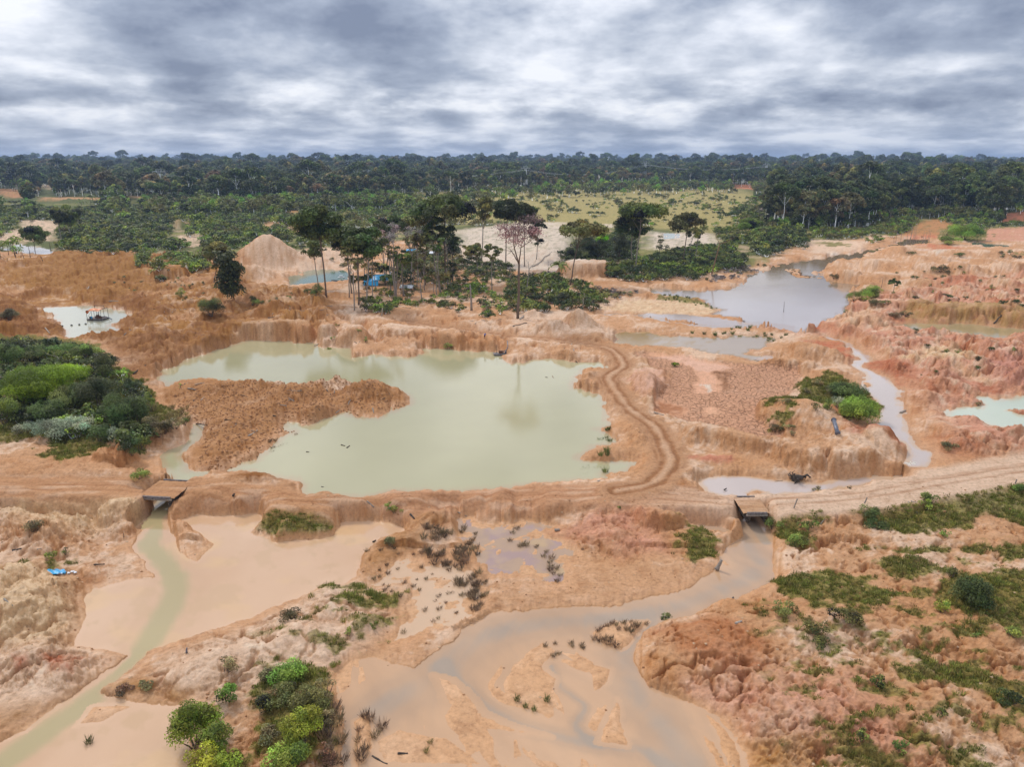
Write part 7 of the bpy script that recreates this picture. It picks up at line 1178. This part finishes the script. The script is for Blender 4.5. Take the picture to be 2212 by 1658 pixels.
hut('c2', 1300, 1265, 4.5, 3.5, 1.6, 'steel', 'low pale roofed shed right of the blue tarpaulin'); hut('c2', 1490, 985, 6, 4, 2.8, 'white', 'pale roofed camp hut glimpsed behind the grove trunks'); hut('c2', 1350, 965, 6, 4, 2.8, 'bluetarp', 'blue roofed camp hut glimpsed far behind the grove trunks')
# litter heap with blue plastic on the left bank
x, y, z = G('b1', 335, 505); e = E('plastic_heap', (x, y, z), 'crumpled bright blue plastic sheet dumped on the left bank', 'litter'); P_('sheet', sheet(12, 10, lambda a, b: ((a-.5)*2.4+.2*math.sin(b*7), (b-.5)*1.5, .12+.28*abs(math.sin(a*8+b*5))*math.sin(math.pi*min(max(b, .05), .95)))), 'bluetarp', e, True); P_('fold', sheet(6, 6, lambda a, b: (.6+a*.9, -.7+b*.6, .1+.25*abs(math.sin(a*6+b*4)))), 'bluetarp', e, True)
for i, (bx, by, m_) in enumerate([(365, 515, 'white'), (385, 508, 'drum'), (408, 512, 'white'), (430, 505, 'white'), (355, 520, 'rust'), (445, 510, 'steel')]):
    x, y, z = G('b1', bx, by); o = link('litter', polymesh('litter', sheet(4, 4, lambda a, b: ((a-.5)*.5, (b-.5)*.35, .05+.14*abs(math.sin(a*5+b*4+i)))), M[m_]), loc=(x, y, z), rotz=i*1.1); tag(o, 'small scrap of rubbish beside the blue plastic sheet', 'litter', 'rubbish beside the blue plastic')
# the two bridges
def bridge(i, label, half, nb):
    c_, tg, nn, wd = BR[i]; ang = math.atan2(tg[1], tg[0]); rl = max(float(hgt(c_[0]+k_*tg[0]*(half+1.6), c_[1]+k_*tg[1]*(half+1.6))[0]) for k_ in (-1, 1))-.02; e = E('bridge', (c_[0], c_[1], rl), label, 'bridge', ang)
    hw2 = 3.35 if i == 0 else 3.0
    for k in range(nb): yy = -hw2+.18+k*(2*hw2-.36)/(nb-1); P_('beam', [tube([(-half-.6, yy, -.42), (half+.6, yy, -.42)], [.2, .18], 8)], 'barkdark' if k else 'barkgrey', e, True)
    n = int(half*2/.34)
    for k in range(n): xx = -half+.02+k*.34; P_('deck_plank', [box(xx, xx+.30, -hw2-gr_.uniform(0, .2), hw2+gr_.uniform(0, .15), -.22, -.12)], 'board', e)
    P_('kerb_beam', [box(-half-.5, half+.5, -hw2-.02, -hw2+.24, -.115, .10)], 'board', e); P_('kerb_beam', [box(-half-.4, half+.4, hw2-.25, hw2-.02, -.115, .08)], 'board', e)
    na_, nb_ = 20, 22; ex = half+1.0; Vd = []; Cd = []
    for jb in range(nb_+1):
        yy = (jb/nb_-.5)*2*(hw2-.27); zz2 = []
        for sx in (-1, 1): q = c_+tg*sx*(ex+.3)+nn*yy; zz2.append((float(hgt(q[0], q[1])[0]), samp(C.reshape(NR, NC, 3), np.array([q[0]]), np.array([q[1]]))[0]))
        for ia in range(na_+1):
            a = ia/na_; q = c_+tg*(a-.5)*2*ex+nn*yy; Vd.append(((a-.5)*2*ex, yy, max(zz2[0][0]*(1-a)+zz2[1][0]*a, rl-.06)-rl+.05-.12*(abs(2*a-1) > .97)+.03*math.sin(q[0]*5+q[1]*3)-.10*(jb in (0, nb_)))); Cd.append(zz2[0][1]*(1-a)+zz2[1][1]*a)
    fd = [(jb*(na_+1)+ia, jb*(na_+1)+ia+1, (jb+1)*(na_+1)+ia+1, (jb+1)*(na_+1)+ia) for jb in range(nb_) for ia in range(na_)]
    link('dirt_layer', mesh_np('dirt_layer', Vd, fd, M['earth'], np.array(Cd), True, attrs=[('aux', np.zeros((len(Vd), 3)))]), e)
    for sx in (-1, 1): P_('abutment_log', [tube([(sx*(half+.25), -hw2+.1, -.85), (sx*(half+.25), hw2-.2, -.85)], [.24, .22], 8)], 'barkdark', e, True); P_('abutment_log', [tube([(sx*(half+.3), -hw2+.1, -1.3), (sx*(half+.3), hw2-.2, -1.3)], [.25, .22], 8)], 'barkdark', e, True)
bridge(0, 'wider plank bridge carrying the dirt road over the left creek', 1.95, 6); bridge(1, 'narrow plank bridge carrying the dirt road over the right creek', .95, 5)
# road posts
for bx, by, ty, tx, lb in [(760, 125, 70, 778, 'weathered leaning post beside the road, nearest the narrow bridge'), (1178, 97, 62, 1192, 'weathered leaning post right along the road edge'), (2072, -20, -45, 2078, 'short grey post at the right frame edge above the grass')]:
    x, y, z = G('b3', bx, by); s = .3649*math.hypot(y, 50)/FV; o = link('post', polymesh('post', obox((0, 0, -.3), ((tx-bx)*s, 0, (by-ty)*s*1.08), .16, .14), M['barkgrey'], False), loc=(x, y, z)); tag(o, lb, 'post')
# stakes standing in the flooded flat and the backwater
for i, (bx, by, ty, tx) in enumerate([(27, 905, 830, 20), (75, 960, 880, 75), (130, 975, 860, 122), (138, 990, 925, 135), (145, 950, 905, 143), (260, 950, 880, 252), (305, 945, 885, 305), (212, 1000, 945, 198), (378, 1025, 965, 358), (262, 985, 920, 262), (5, 990, 940, 8), (440, 930, 850, 436), (60, 1010, 985, 66), (178, 985, 945, 190)]):
    x, y, z = G('c1', bx, by); s = .2506*math.hypot(y, 49)/FV; o = link('stake', polymesh('stake', tube([(0, 0, -.4), ((tx-bx)*s*.6, 0, (by-ty)*s*.6), ((tx-bx)*s, .1, (by-ty)*s)], [.17, .13, .07], 5), M['barkdark']), loc=(x, y, z)); tag(o, 'dead dark stake standing in the flooded flat at far left', 'stake', 'dead stakes in the far left flat')
for i in range(16):
    bx = gr_.uniform(1090, 1450); by = 850-(bx-1090)*.06+gr_.uniform(-25, 30); x, y, z = G('c4', bx, by); h = gr_.uniform(5, 12); o = link('drowned_tree', polymesh('drowned_tree', tube([(0, 0, -.4), (gr_.normal()*.3, 0, h*.6), (gr_.normal()*.7, 0, h)], [.12, .08, .03], 5), M['barkgrey']), loc=(x, y, z)); tag(o, 'thin drowned stem standing in the rusty backwater', 'dead tree', 'drowned stems in the backwater')
for bx, by, ty, tx, lb in [(137, 1480, 1390, 134, 'thin pole standing in the lower lake'), (980, 1250, 1160, 985, 'thin bare stem on the spoil beside the small upright tree')]:
    x, y, z = G('c4', bx, by); s = .2506*math.hypot(y, 49)/FV; o = link('pole', polymesh('pole', tube([(0, 0, -.3), ((tx-bx)*s, 0, (by-ty)*s)], [.09, .06], 5), M['barkdark']), loc=(x, y, max(z, .8))); tag(o, lb, 'pole')
x, y, z = G('c2', 1850, 1440); s = .2506*math.hypot(y, 49)/FV; e = E('dead_tree', (x, y, z), 'grey split trunk stump standing alone at the front of the grove', 'dead tree'); P_('trunk', [tube(wig(gr_, (0, 0, -.3), (-.2, 0, 225*s), 6, .1), np.linspace(.34, .2, 6), 7)], 'barkgrey', e, True); P_('splinter', [tube([(.4, 0, 0), (.3, 0, 130*s)], [.16, .05], 5)], 'barkgrey', e, True)
# logs and branches
LG = [('c1', 340, 1510, 430, 1640, .20, 'barkpale', 'long pale log lying on the brown slope left of the dredge pond'), ('c1', 710, 1298, 770, 1252, .22, 'barkpale', 'pale plank like log above the dredge pond'), ('c1', 1415, 1430, 1565, 1402, .2, 'barkpale', 'grey log on the slope below the bright green bush'), ('c1', 1480, 1440, 1610, 1425, .12, 'barkpale', 'thin branch just right of the grey slope log'), ('c1', 940, 1362, 1020, 1360, .18, 'barkpale', 'short grey log near the top of the brown slope'), ('c1', 1070, 1650, 1160, 1590, .16, 'barkgrey', 'grey log above the left mud flat'),
 ('c5', 1150, 465, 1260, 385, .16, 'barkdark', 'dark long branch between the thicket and the green pond'), ('c5', 1063, 470, 1066, 445, .2, 'barkpale', 'short pale stub upright near the thicket'), ('c5', 735, 440, 755, 395, .14, 'barkpale', 'pale leaning stick at the back of the thicket'), ('c5', 2140, 1000, 2220, 950, .16, 'barkpale', 'pale plank lying at the left shore of the green pond'), ('c5', 1590, 550, 1700, 515, .13, 'barkgrey', 'grey log at the far tip of the clod spit'), ('c5', 1680, 555, 1760, 540, .15, 'barkgrey', 'second grey log right of it at the far tip of the spit'), ('c5', 1620, 590, 1690, 612, .15, 'barkgrey', 'short thick log below the pair at the far tip of the spit'), ('c5', 1730, 690, 1760, 660, .1, 'barkpale', 'bleached forked root by the muddy inlet'), ('c5', 1990, 920, 2040, 895, .1, 'barkpale', 'thin pale branch in the middle of the clods'), ('c5', 1690, 895, 1790, 905, .12, 'barkdark', 'dark branch across the left creek'), ('c5', 1670, 1000, 1700, 975, .14, 'barkdark', 'dark root at the bank of the left creek'),
 ('c6', 500, 225, 530, 150, .16, 'barkgrey', 'grey root hanging down the far bank notch'), ('c6', 600, 600, 640, 640, .12, 'barkdark', 'dark stick on the flank of the spit'), ('c6', 510, 745, 550, 765, .12, 'barkdark', 'dark stick near the waterline of the spit'), ('c6', 1000, 760, 1012, 800, .14, 'barkgrey', 'upright grey stick at the front of the spit head'), ('c6', 1070, 690, 1110, 670, .1, 'barkdark', 'short dark stick on the spit head'), ('c6', 730, 1075, 762, 1083, .14, 'barkdark', 'dark log floating in the green pond, the left of a pair'), ('c6', 780, 1100, 803, 1082, .14, 'barkdark', 'dark log floating in the green pond, the right of a pair'), ('c6', 430, 1135, 455, 1137, .12, 'barkdark', 'dark log floating by the reeds of the green pond'), ('c6', 560, 1436, 580, 1438, .1, 'barkdark', 'small dark log floating near the road side of the pond'), ('c6', 140, 825, 170, 828, .16, 'barkdark', 'dark log among the clods near the reeds'), ('c6', 820, 225, 900, 180, .12, 'barkgrey', 'grey root on the rounded clay knoll'), ('c6', 710, 120, 860, 125, .12, 'barkdark', 'dark branch lying across the rounded clay knoll'), ('c6', 1085, 160, 1108, 140, .2, 'barkpale', 'white stump on the knoll right shoulder'),
 ('c2', 1650, 1290, 1745, 1245, .28, 'barkpale', 'large pale fallen trunk in the cleared part of the grove'), ('c2', 1690, 1315, 1800, 1265, .2, 'barkpale', 'fallen trunk just below the large pale one'), ('c2', 1860, 1240, 1925, 1210, .3, 'barkpale', 'thick fallen trunk at the right of the clearing'), ('c2', 1410, 1285, 1560, 1275, .12, 'barkgrey', 'thin straight log across the undergrowth'), ('c2', 1395, 1275, 1420, 1310, .12, 'barkgrey', 'thin leaning branch left of the straight log'), ('c2', 1080, 1490, 1090, 1420, .2, 'barkpale', 'pale curved root standing on the bank before the grove'), ('c2', 890, 1395, 912, 1370, .18, 'barkpale', 'short pale stub at the foot of the crooked trunk'), ('c2', 1920, 1320, 2000, 1300, .14, 'barkgrey', 'grey branch right of the split stump'), ('c2', 200, 1330, 280, 1335, .12, 'barkdark', 'dark branch on the track below the turquoise pond'), ('c2', 100, 1505, 160, 1515, .14, 'barkdark', 'dark branch on the pale bank top'),
 ('c3', 165, 1065, 335, 935, .26, 'barkgrey', 'long grey fallen trunk lying on the white sand slope'), ('c3', 60, 1520, 90, 1490, .3, 'barkpale', 'bleached root at the foot of the reddish grey tree'), ('c3', 0, 1580, 120, 1550, .2, 'barkdark', 'dark log left of the sand cone'), ('c7', 505, 210, 525, 265, .2, 'barkpale', 'pale plank standing in the bank left of the tyre track'), ('c7', 440, 300, 560, 345, .14, 'barkdark', 'dark log sliding into the corner of the green pond'), ('c7', 1215, 795, 1300, 820, .14, 'barkgrey', 'grey pole at the edge of the cracked basin'), ('c7', 280, 490, 300, 493, .1, 'barkdark', 'tiny dark log in the corner of the green pond'), ('c7', 730, 1390, 800, 1370, .1, 'barkpale', 'thin pale stick by the road bank'), ('c7', 215, 1390, 260, 1415, .1, 'barkgrey', 'grey stick at the water edge by the road'), ('c7', 1820, 1462, 1840, 1450, .12, 'barkdark', 'dark stub floating in the round creek pool'), ('c7', 340, 480, 350, 495, .1, 'barkred', 'reddish stub in the corner of the green pond'),
 ('c8', 1145, 805, 1190, 780, .28, 'barkgrey', 'grey log lying at the right river bank'), ('c8', 830, 562, 900, 578, .14, 'barkdark', 'dark snag lying on the little river bar'), ('c8', 885, 628, 920, 628, .12, 'barkdark', 'dark drift stick in the river'), ('c8', 60, 1395, 130, 1385, .1, 'barkdark', 'thin dark stick in the creek behind the road'), ('c8', 1950, 30, 2050, -20, .22, 'barkdark', 'dark trunk hanging over the beige pond'), ('c4', 790, 1190, 830, 1195, .2, 'barkdark', 'dark stump on the lake shore spoil'),
 ('b1', 75, 378, 130, 382, .16, 'barkdark', 'dark log in the left gully'), ('b1', 220, 372, 245, 365, .1, 'barkgrey', 'small stick right of the dark gully log'), ('b1', 25, 665, 75, 705, .12, 'barkgrey', 'grey stick on the cream mound'), ('b1', 555, 462, 620, 458, .1, 'barkdark', 'dark brush lying on the damp left bank'), ('b1', 733, 300, 735, 272, .05, 'barkdark', 'thin upright stick on the left bank'), ('b1', 1105, 985, 1110, 955, .12, 'greypipe', 'dark bottle like stub on the pale hummock'), ('b1', 1385, 108, 1395, 92, .2, 'barkdark', 'dark stub beside the road right of the wider bridge'),
 ('b2', 235, 330, 250, 318, .16, 'barkdark', 'dark stub at the right shore of the flood water'), ('b2', 455, 165, 480, 190, .16, 'barkdark', 'dark root on the slope under the road'), ('b2', 735, 150, 790, 158, .1, 'barkgrey', 'pale root above the purple pool'), ('b2', 1312, 262, 1338, 256, .26, 'barkgrey', 'stubby grey log at the right end of the marsh'), ('b2', 380, 1582, 440, 1580, .1, 'barkdark', 'dark branch at the bottom of the delta'), ('b2', 230, 1600, 320, 1645, .12, 'barkdark', 'dark branch by the lower island shore'), ('b2', 200, 130, 240, 122, .14, 'barkgrey', 'grey root on the road slope left of the marsh'),
 ('b3', 305, 495, 330, 435, .30, 'barkgrey', 'thick weathered log at the left bank of the grey creek'), ('b3', 400, 657, 406, 645, .16, 'barkdark', 'dark stump at the lower bank of the grey creek'), ('b3', 418, 812, 455, 798, .16, 'barkpale', 'white log lying at the top of the red slope'), ('b3', 1440, 90, 1500, 140, .12, 'barkgrey', 'grey fallen branch on the green slope by the road'), ('b3', 1455, 85, 1520, 118, .10, 'barkgrey', 'thinner grey branch beside the fallen one'), ('b3', 450, 165, 480, 190, .24, 'barkdark', 'dark boulder like log beside the narrow bridge'), ('b3', 920, 200, 945, 188, .1, 'barkpale', 'small pale stick on the rilled slope')]
for i, (c, ax, ay, bx, by, r, m_, lb) in enumerate(LG):
    p = G(c, ax, ay); q = G(c, bx, by); s = CR[c][2]*math.hypot(p[1], 50)/FV
    water_ = 'float' in lb or 'drift' in lb or 'in the' in lb and 'pond' in lb
    if abs(ax-bx) < 30 and (ay-by) > 12: q = (p[0]+(bx-ax)*s, p[1], p[2]+(ay-by)*s*1.05)   # stands up
    p = np.array(p); q = np.array(q)
    if water_: lv = 0.02; p[2] = lv; q[2] = lv; q[:2], p[:2] = WL(c, [(bx, by)], 0)[0], WL(c, [(ax, ay)], 0)[0]
    else: p[2] += r*.6; q[2] += r*.4
    mid_ = (p+q)/2; pts = wig(gr_, p-mid_, q-mid_, 6, np.linalg.norm(q-p)*.012); rr = np.linspace(r, r*.6, 6)*gr_.uniform(.85, 1.15, 6)
    parts = [tube(pts, rr, 7)]
    if np.linalg.norm(q-p) > 3 and i % 2: k = pts[3]; parts.append(tube([k, k+np.array([gr_.normal()*.5, gr_.normal()*.3, .5]), k+np.array([gr_.normal()*.9, gr_.normal()*.5, .8])], [r*.4, r*.3, r*.15], 5))
    o = link('log', polymesh('log', parts, M[m_]), loc=tuple(mid_)); o['label'] = lb; o['category'] = 'log' if 'stub' not in lb and 'stump' not in lb else 'stump'
for i in range(46):   # small branches strewn over banks
    c, x0, x1, y0, y1 = [('c2', 900, 2150, 1290, 1420), ('c2', 100, 900, 1350, 1480), ('c5', 1500, 2150, 480, 900), ('c6', 0, 1100, 520, 800), ('c1', 900, 2100, 1180, 1480), ('c2', 1150, 2150, 1450, 1560)][i % 6]
    p = G(c, gr_.uniform(x0, x1), gr_.uniform(y0, y1)); L_ = gr_.uniform(1.2, 4); a = gr_.uniform(0, 3.14)
    o = link('branch', polymesh('branch', tube(wig(gr_, (-L_/2*math.cos(a), -L_/2*math.sin(a), .08), (L_/2*math.cos(a), L_/2*math.sin(a), .15), 5, .05), [.1, .09, .07, .05, .03], 5), M['barkgrey' if i % 2 else 'barkdark']), loc=p); tag(o, 'small dead branch strewn over the turned earth', 'branch', 'dead branches on the turned earth')
# root stump in the creek
x, y, z = G('c8', 270, 1385); e = E('root_stump', (x, y, max(z, -.2)), 'upturned black root stump lying in the creek behind the road', 'stump', .3)
P_('stump', [tube([(-1.0, 0, .5), (.0, 0, .6), (.6, 0, .5)], [.75, .5, .35], 9)], 'barkdark', e, True)
for k in range(11): a = k*.57; d = np.array([-1.0, math.cos(a), math.sin(a)*.9]); P_('root', [tube([(-.9, .4*d[1], .55+.4*d[2]), (-1.1+gr_.normal()*.2, 1.1*d[1], .7+1.1*d[2]*.8), (-.9+gr_.normal()*.5, 1.6*d[1]+gr_.normal()*.2, .7+1.5*d[2]*.8)], [.14, .09, .03], 5)], 'barkdark', e, True)
P_('root', [tube([(.4, 0, .5), (1.3, -.2, 1.0), (2.2, -.3, .3), (2.9, -.3, .1)], [.26, .2, .14, .06], 6)], 'barkdark', e, True); P_('root', [tube([(.3, .2, .5), (1.4, .3, .4), (2.4, .6, .05)], [.2, .14, .06], 6)], 'barkdark', e, True)
# steel pipe on the red hill
p = np.array(G('c8', 602, 985)); s = .2506*math.hypot(p[1], 49)/FV; e = E('steel_pipe', (p[0], p[1], p[2]+.3), 'grey steel pipe length lying on the red hill by the river', 'pipe', 1.35); P_('tube', [tube([(0, 0, 0), (4.6, 0, .9)], [.36, .36], 12)], 'greypipe', e, True)
for xx in (0, 4.6): P_('flange', [tube([(xx-.05, 0, xx*.196-.01), (xx+.05, 0, xx*.196+.01)], [.48, .48], 14)], 'greypipe', e, True)
# rapids
x, y = WL('c8', [(1268, 1290)], .4)[0]; x0, y0 = WL('c8', [(1175, 1310)], -.1)[0]; x1, y1 = WL('c8', [(1360, 1250)], .8)[0]; e = E('rapids', (x, y, 0), 'white water tumbling over a small step between river and creek', 'water')
wx0 = (x1-x0)*.5
def rapid(a, b): return ((a-.5)*2*wx0*(.75+.25*math.sin(a*6+b*5)), 2.6-6.2*b+.4*math.sin(a*9), .81-.98*ss(.1, .85, np.array(b))+.09*math.sin(a*23+b*9)*math.sin(b*17+a*5)*ss(0, .1, np.array(b)))
P_('falling_water', sheet(40, 26, rapid, .12), 'foam', e, True)
# a person in blue bending on the bank
x, y, z = G('c6', 1967, 148); e = E('person', (x, y, z), 'person in a blue shirt and dark shorts bending forward on the pond bank', 'person', 1.2)
def skin_fig(name, verts, edges, rad, m, par, root=0):
    me = bpy.data.meshes.new(name); me.from_pydata(verts, edges, []); o = link(name, me, par); sk_ = o.modifiers.new('skin', 'SKIN'); me.materials.append(M[m])
    for i, r in enumerate(rad): me.skin_vertices[0].data[i].radius = (r, r) if not isinstance(r, tuple) else r; me.skin_vertices[0].data[i].use_root = (i == root)
    sb = o.modifiers.new('sub', 'SUBSURF'); sb.levels = 1; sb.render_levels = 2; o['_'] = 1; del o['_']; return o
try:
    bv = [(0, 0, .92), (.10, 0, 1.10), (.26, 0, 1.28), (.36, 0, 1.38), (.42, 0, 1.46), (.50, 0, 1.55), (.30, .19, 1.30), (.42, .24, 1.05), (.58, .18, .88), (.66, .15, .84), (.30, -.19, 1.30), (.44, -.24, 1.06), (.60, -.18, .90), (.68, -.15, .86),
          (0, .10, .88), (.06, .12, .48), (-.02, .12, .08), (.12, .13, .04), (0, -.10, .88), (-.12, -.12, .50), (-.22, -.12, .10), (-.08, -.13, .04)]
    be = [(0, 1), (1, 2), (2, 3), (3, 4), (4, 5), (2, 6), (6, 7), (7, 8), (8, 9), (2, 10), (10, 11), (11, 12), (12, 13), (0, 14), (14, 15), (15, 16), (16, 17), (0, 18), (18, 19), (19, 20), (20, 21)]
    br_ = [.14, .13, .15, .07, .055, .10, .065, .045, .035, .04, .065, .045, .035, .04, .10, .06, .04, .035, .10, .06, .04, .035]
    skin_fig('body', bv, be, br_, 'skin', e)
    skin_fig('shirt', [(.01, 0, .95), (.10, 0, 1.10), (.26, 0, 1.28), (.31, 0, 1.34), (.30, .19, 1.30), (.37, .23, 1.14), (.30, -.19, 1.30), (.38, -.23, 1.14)], [(0, 1), (1, 2), (2, 3), (2, 4), (4, 5), (2, 6), (6, 7)], [.165, .155, .175, .09, .09, .075, .09, .075], 'shirt', e)
    skin_fig('shorts', [(0, 0, .94), (0, .10, .88), (.05, .12, .55), (0, -.10, .88), (-.10, -.12, .57)], [(0, 1), (1, 2), (0, 3), (3, 4)], [.16, .12, .095, .12, .095], 'trousers', e)
    skin_fig('hair', [(.47, 0, 1.57), (.50, 0, 1.62)], [(0, 1)], [.10, .09], 'hair', e)
except Exception as ex: print('person', ex)
# clods broken off on the spit and boulders of clay
def rock(seed, m='earthc'):
    rg = np.random.RandomState(seed); bm = bmesh.new(); bmesh.ops.create_icosphere(bm, subdivisions=2, radius=1)
    off = rg.normal(size=3)*5
    for v in bm.verts: p = np.array(v.co); f = 1+.35*math.sin(p[0]*3+off[0])*math.cos(p[1]*4+off[1])+.2*math.sin(p[2]*5+off[2]); v.co = v.co*f
    me = bpy.data.meshes.new('clod'); bm.to_mesh(me); bm.free(); return me
mc, tcx, bx_ = mat('clay clod'); nn1 = noise(tcx, geo_pos(tcx), 3, 6, .7); tcx.links.new(ramp(tcx, nn1, [(.35, (.26, .12, .05)), (.65, (.50, .26, .12))]), bx_.inputs['Base Color']); bx_.inputs['Roughness'].default_value = .95
mc2, tcx, bx_ = mat('pale clay clod'); nn1 = noise(tcx, geo_pos(tcx), 3, 6, .7); tcx.links.new(ramp(tcx, nn1, [(.35, (.45, .27, .14)), (.65, (.64, .44, .28))]), bx_.inputs['Base Color']); bx_.inputs['Roughness'].default_value = .95
RK = [rock(i) for i in range(5)]
for r_ in RK[:3]: r_.materials.append(mc)
for r_ in RK[3:]: r_.materials.append(mc2)
pc = fill(W('v', [(372, 850), (500, 830), (700, 812), (880, 862), (760, 895), (600, 925), (540, 990), (470, 1010), (425, 990), (445, 920), (400, 890)], 1.5), .75); pc = pc[dry(pc) & (vr.rand(len(pc)) < .75)]
hx = hgt(pc[:, 0], pc[:, 1]); scatter('clods', np.stack([pc[:, 0], pc[:, 1], hx], 1), vr.uniform(0, 6, len(pc)), np.stack([vr.uniform(.08, .25, len(pc))]*2+[vr.uniform(.07, .2, len(pc))], 1), RK[:3], vr.randint(0, 3, len(pc)), 'loose brown clay clods heaped over the spit', 'clods')
pc = fill(W('v', [(-50, 1100), (2300, 1080), (2300, 1700), (-50, 1700)], 0), 1.7); pc = pc[dry(pc)]; rzv = samp(rough_z.reshape(NR, NC), pc[:, 0], pc[:, 1]); pc = pc[(vr.rand(len(pc)) < .12+.4*rzv)]
hx = hgt(pc[:, 0], pc[:, 1]); scatter('small_clods', np.stack([pc[:, 0], pc[:, 1], hx], 1), vr.uniform(0, 6, len(pc)), np.stack([vr.uniform(.05, .17, len(pc))]*2+[vr.uniform(.04, .12, len(pc))], 1), RK, vr.randint(0, 5, len(pc)), 'small lumps of clay lying over the sandy ground', 'clods')
# power line towers
def pylon(u, vb, vt, label, wd=3.2):
    z = 0.; x, y = proj(u, vb, z)
    for _ in range(8): x, y = proj(u, vb, z); z = lerp(z, float(hgt(x, y)[0]), .7)
    up = -(vt-CV); h = CAMZ+(-FV*math.sin(PITCH)+up*math.cos(PITCH))/(FV*math.cos(PITCH)+up*math.sin(PITCH))*float(y)-z
    e = E('power_tower', (float(x), float(y), z), label, 'pylon', .25, 'power line towers'); B = []; n = 9
    wz = lambda t: wd*(1-.62*t)
    for k in range(n):
        t0, t1 = k/n, (k+1)/n; z0, z1 = h*.86*t0, h*.86*t1; a, b = wz(t0), wz(t1)
        for sx, sy in ((1, 1), (1, -1), (-1, -1), (-1, 1)): B.append(bar((sx*a, sy*a, z0), (sx*b, sy*b, z1), .36, 4))
        for (x0, y0), (x1_, y1_) in (((1, 1), (1, -1)), ((1, -1), (-1, -1)), ((-1, -1), (-1, 1)), ((-1, 1), (1, 1))):
            B.append(bar((x0*a, y0*a, z0), (x1_*b, y1_*b, z1), .18, 3)); B.append(bar((x1_*a, y1_*a, z0), (x0*b, y0*b, z1), .18, 3)); B.append(bar((x0*b, y0*b, z1), (x1_*b, y1_*b, z1), .18, 3))
    P_('lattice_mast', B, 'steel', e); w2 = 7.5; zt = h*.86
    B = []
    for sx in (-1, 1):
        B += [bar((sx*1.2, 0, zt), (sx*3.2, 0, h), .16, 4), bar((sx*3.2, 0, h), (sx*2.2, 0, zt+.5), .1, 3)]
    B += [bar((-w2, 0, zt+2.4), (w2, 0, zt+2.4), .2, 4), bar((-w2, 0, zt+2.4), (0, 0, zt+3.9), .1, 3), bar((w2, 0, zt+2.4), (0, 0, zt+3.9), .1, 3), bar((-3.2, 0, h), (3.2, 0, h), .12, 3)]
    P_('crossarm', B, 'steel', e)
    for xx in (-w2+.3, 0, w2-.3): P_('insulator', [tube([(xx, 0, zt+2.3), (xx, 0, zt-.3)], [.16, .16], 6)], 'white', e)
    return e, [Vector((xx, 0, zt-.3)) for xx in (-w2+.3, 0, w2-.3)]
PY = [pylon(350, 432, 366, 'lattice power tower at the left, the nearest one'), pylon(328, 428, 386, 'smaller lattice power tower just left of the nearest one', 2.6), pylon(795, 410, 366, 'lattice power tower left of the central grove'), pylon(1135, 412, 359, 'lattice power tower above the savanna'), pylon(1392, 398, 348, 'lattice power tower right of the savanna'), pylon(1652, 402, 352, 'lattice power tower by the right hand forest')]
bpy.context.view_layer.update()
order = [0, 2, 3, 4, 5]
for a, b in zip(order[:-1], order[1:]):
    for k in range(3):
        p = PY[a][0].matrix_world @ PY[a][1][k]; q = PY[b][0].matrix_world @ PY[b][1][k]; sp2 = (q-p).length; pts = [p.lerp(q, t)-Vector((0, 0, 4*t*(1-t)*min(14, sp2*.035))) for t in np.linspace(0, 1, 17)]
        o = link('power_cable', polymesh('power_cable', tube([tuple(t) for t in pts], [.09]*17, 4), M['steel'])); tag(o, 'thin power cable strung between the lattice towers', 'cable', 'power cables between towers')
# haze
hz = link('haze', polymesh('haze', [box(-11000, 11000, -400, 16500, -6, 130)], M['foam'], False)); hz.data.materials.clear(); tag(hz, 'thin bluish haze over the plain and forest', 'haze', kind='stuff')
hm = bpy.data.materials.new('haze'); hm.use_nodes = True; t = hm.node_tree; t.nodes.clear(); pv = N(t, 'ShaderNodeVolumePrincipled'); pv.inputs['Color'].default_value = (.50, .68, 1.0, 1); pv.inputs['Density'].default_value = .95e-4; pv.inputs['Anisotropy'].default_value = .1
ou = N(t, 'ShaderNodeOutputMaterial'); t.links.new(pv.outputs[0], ou.inputs['Volume']); hz.data.materials.append(hm)
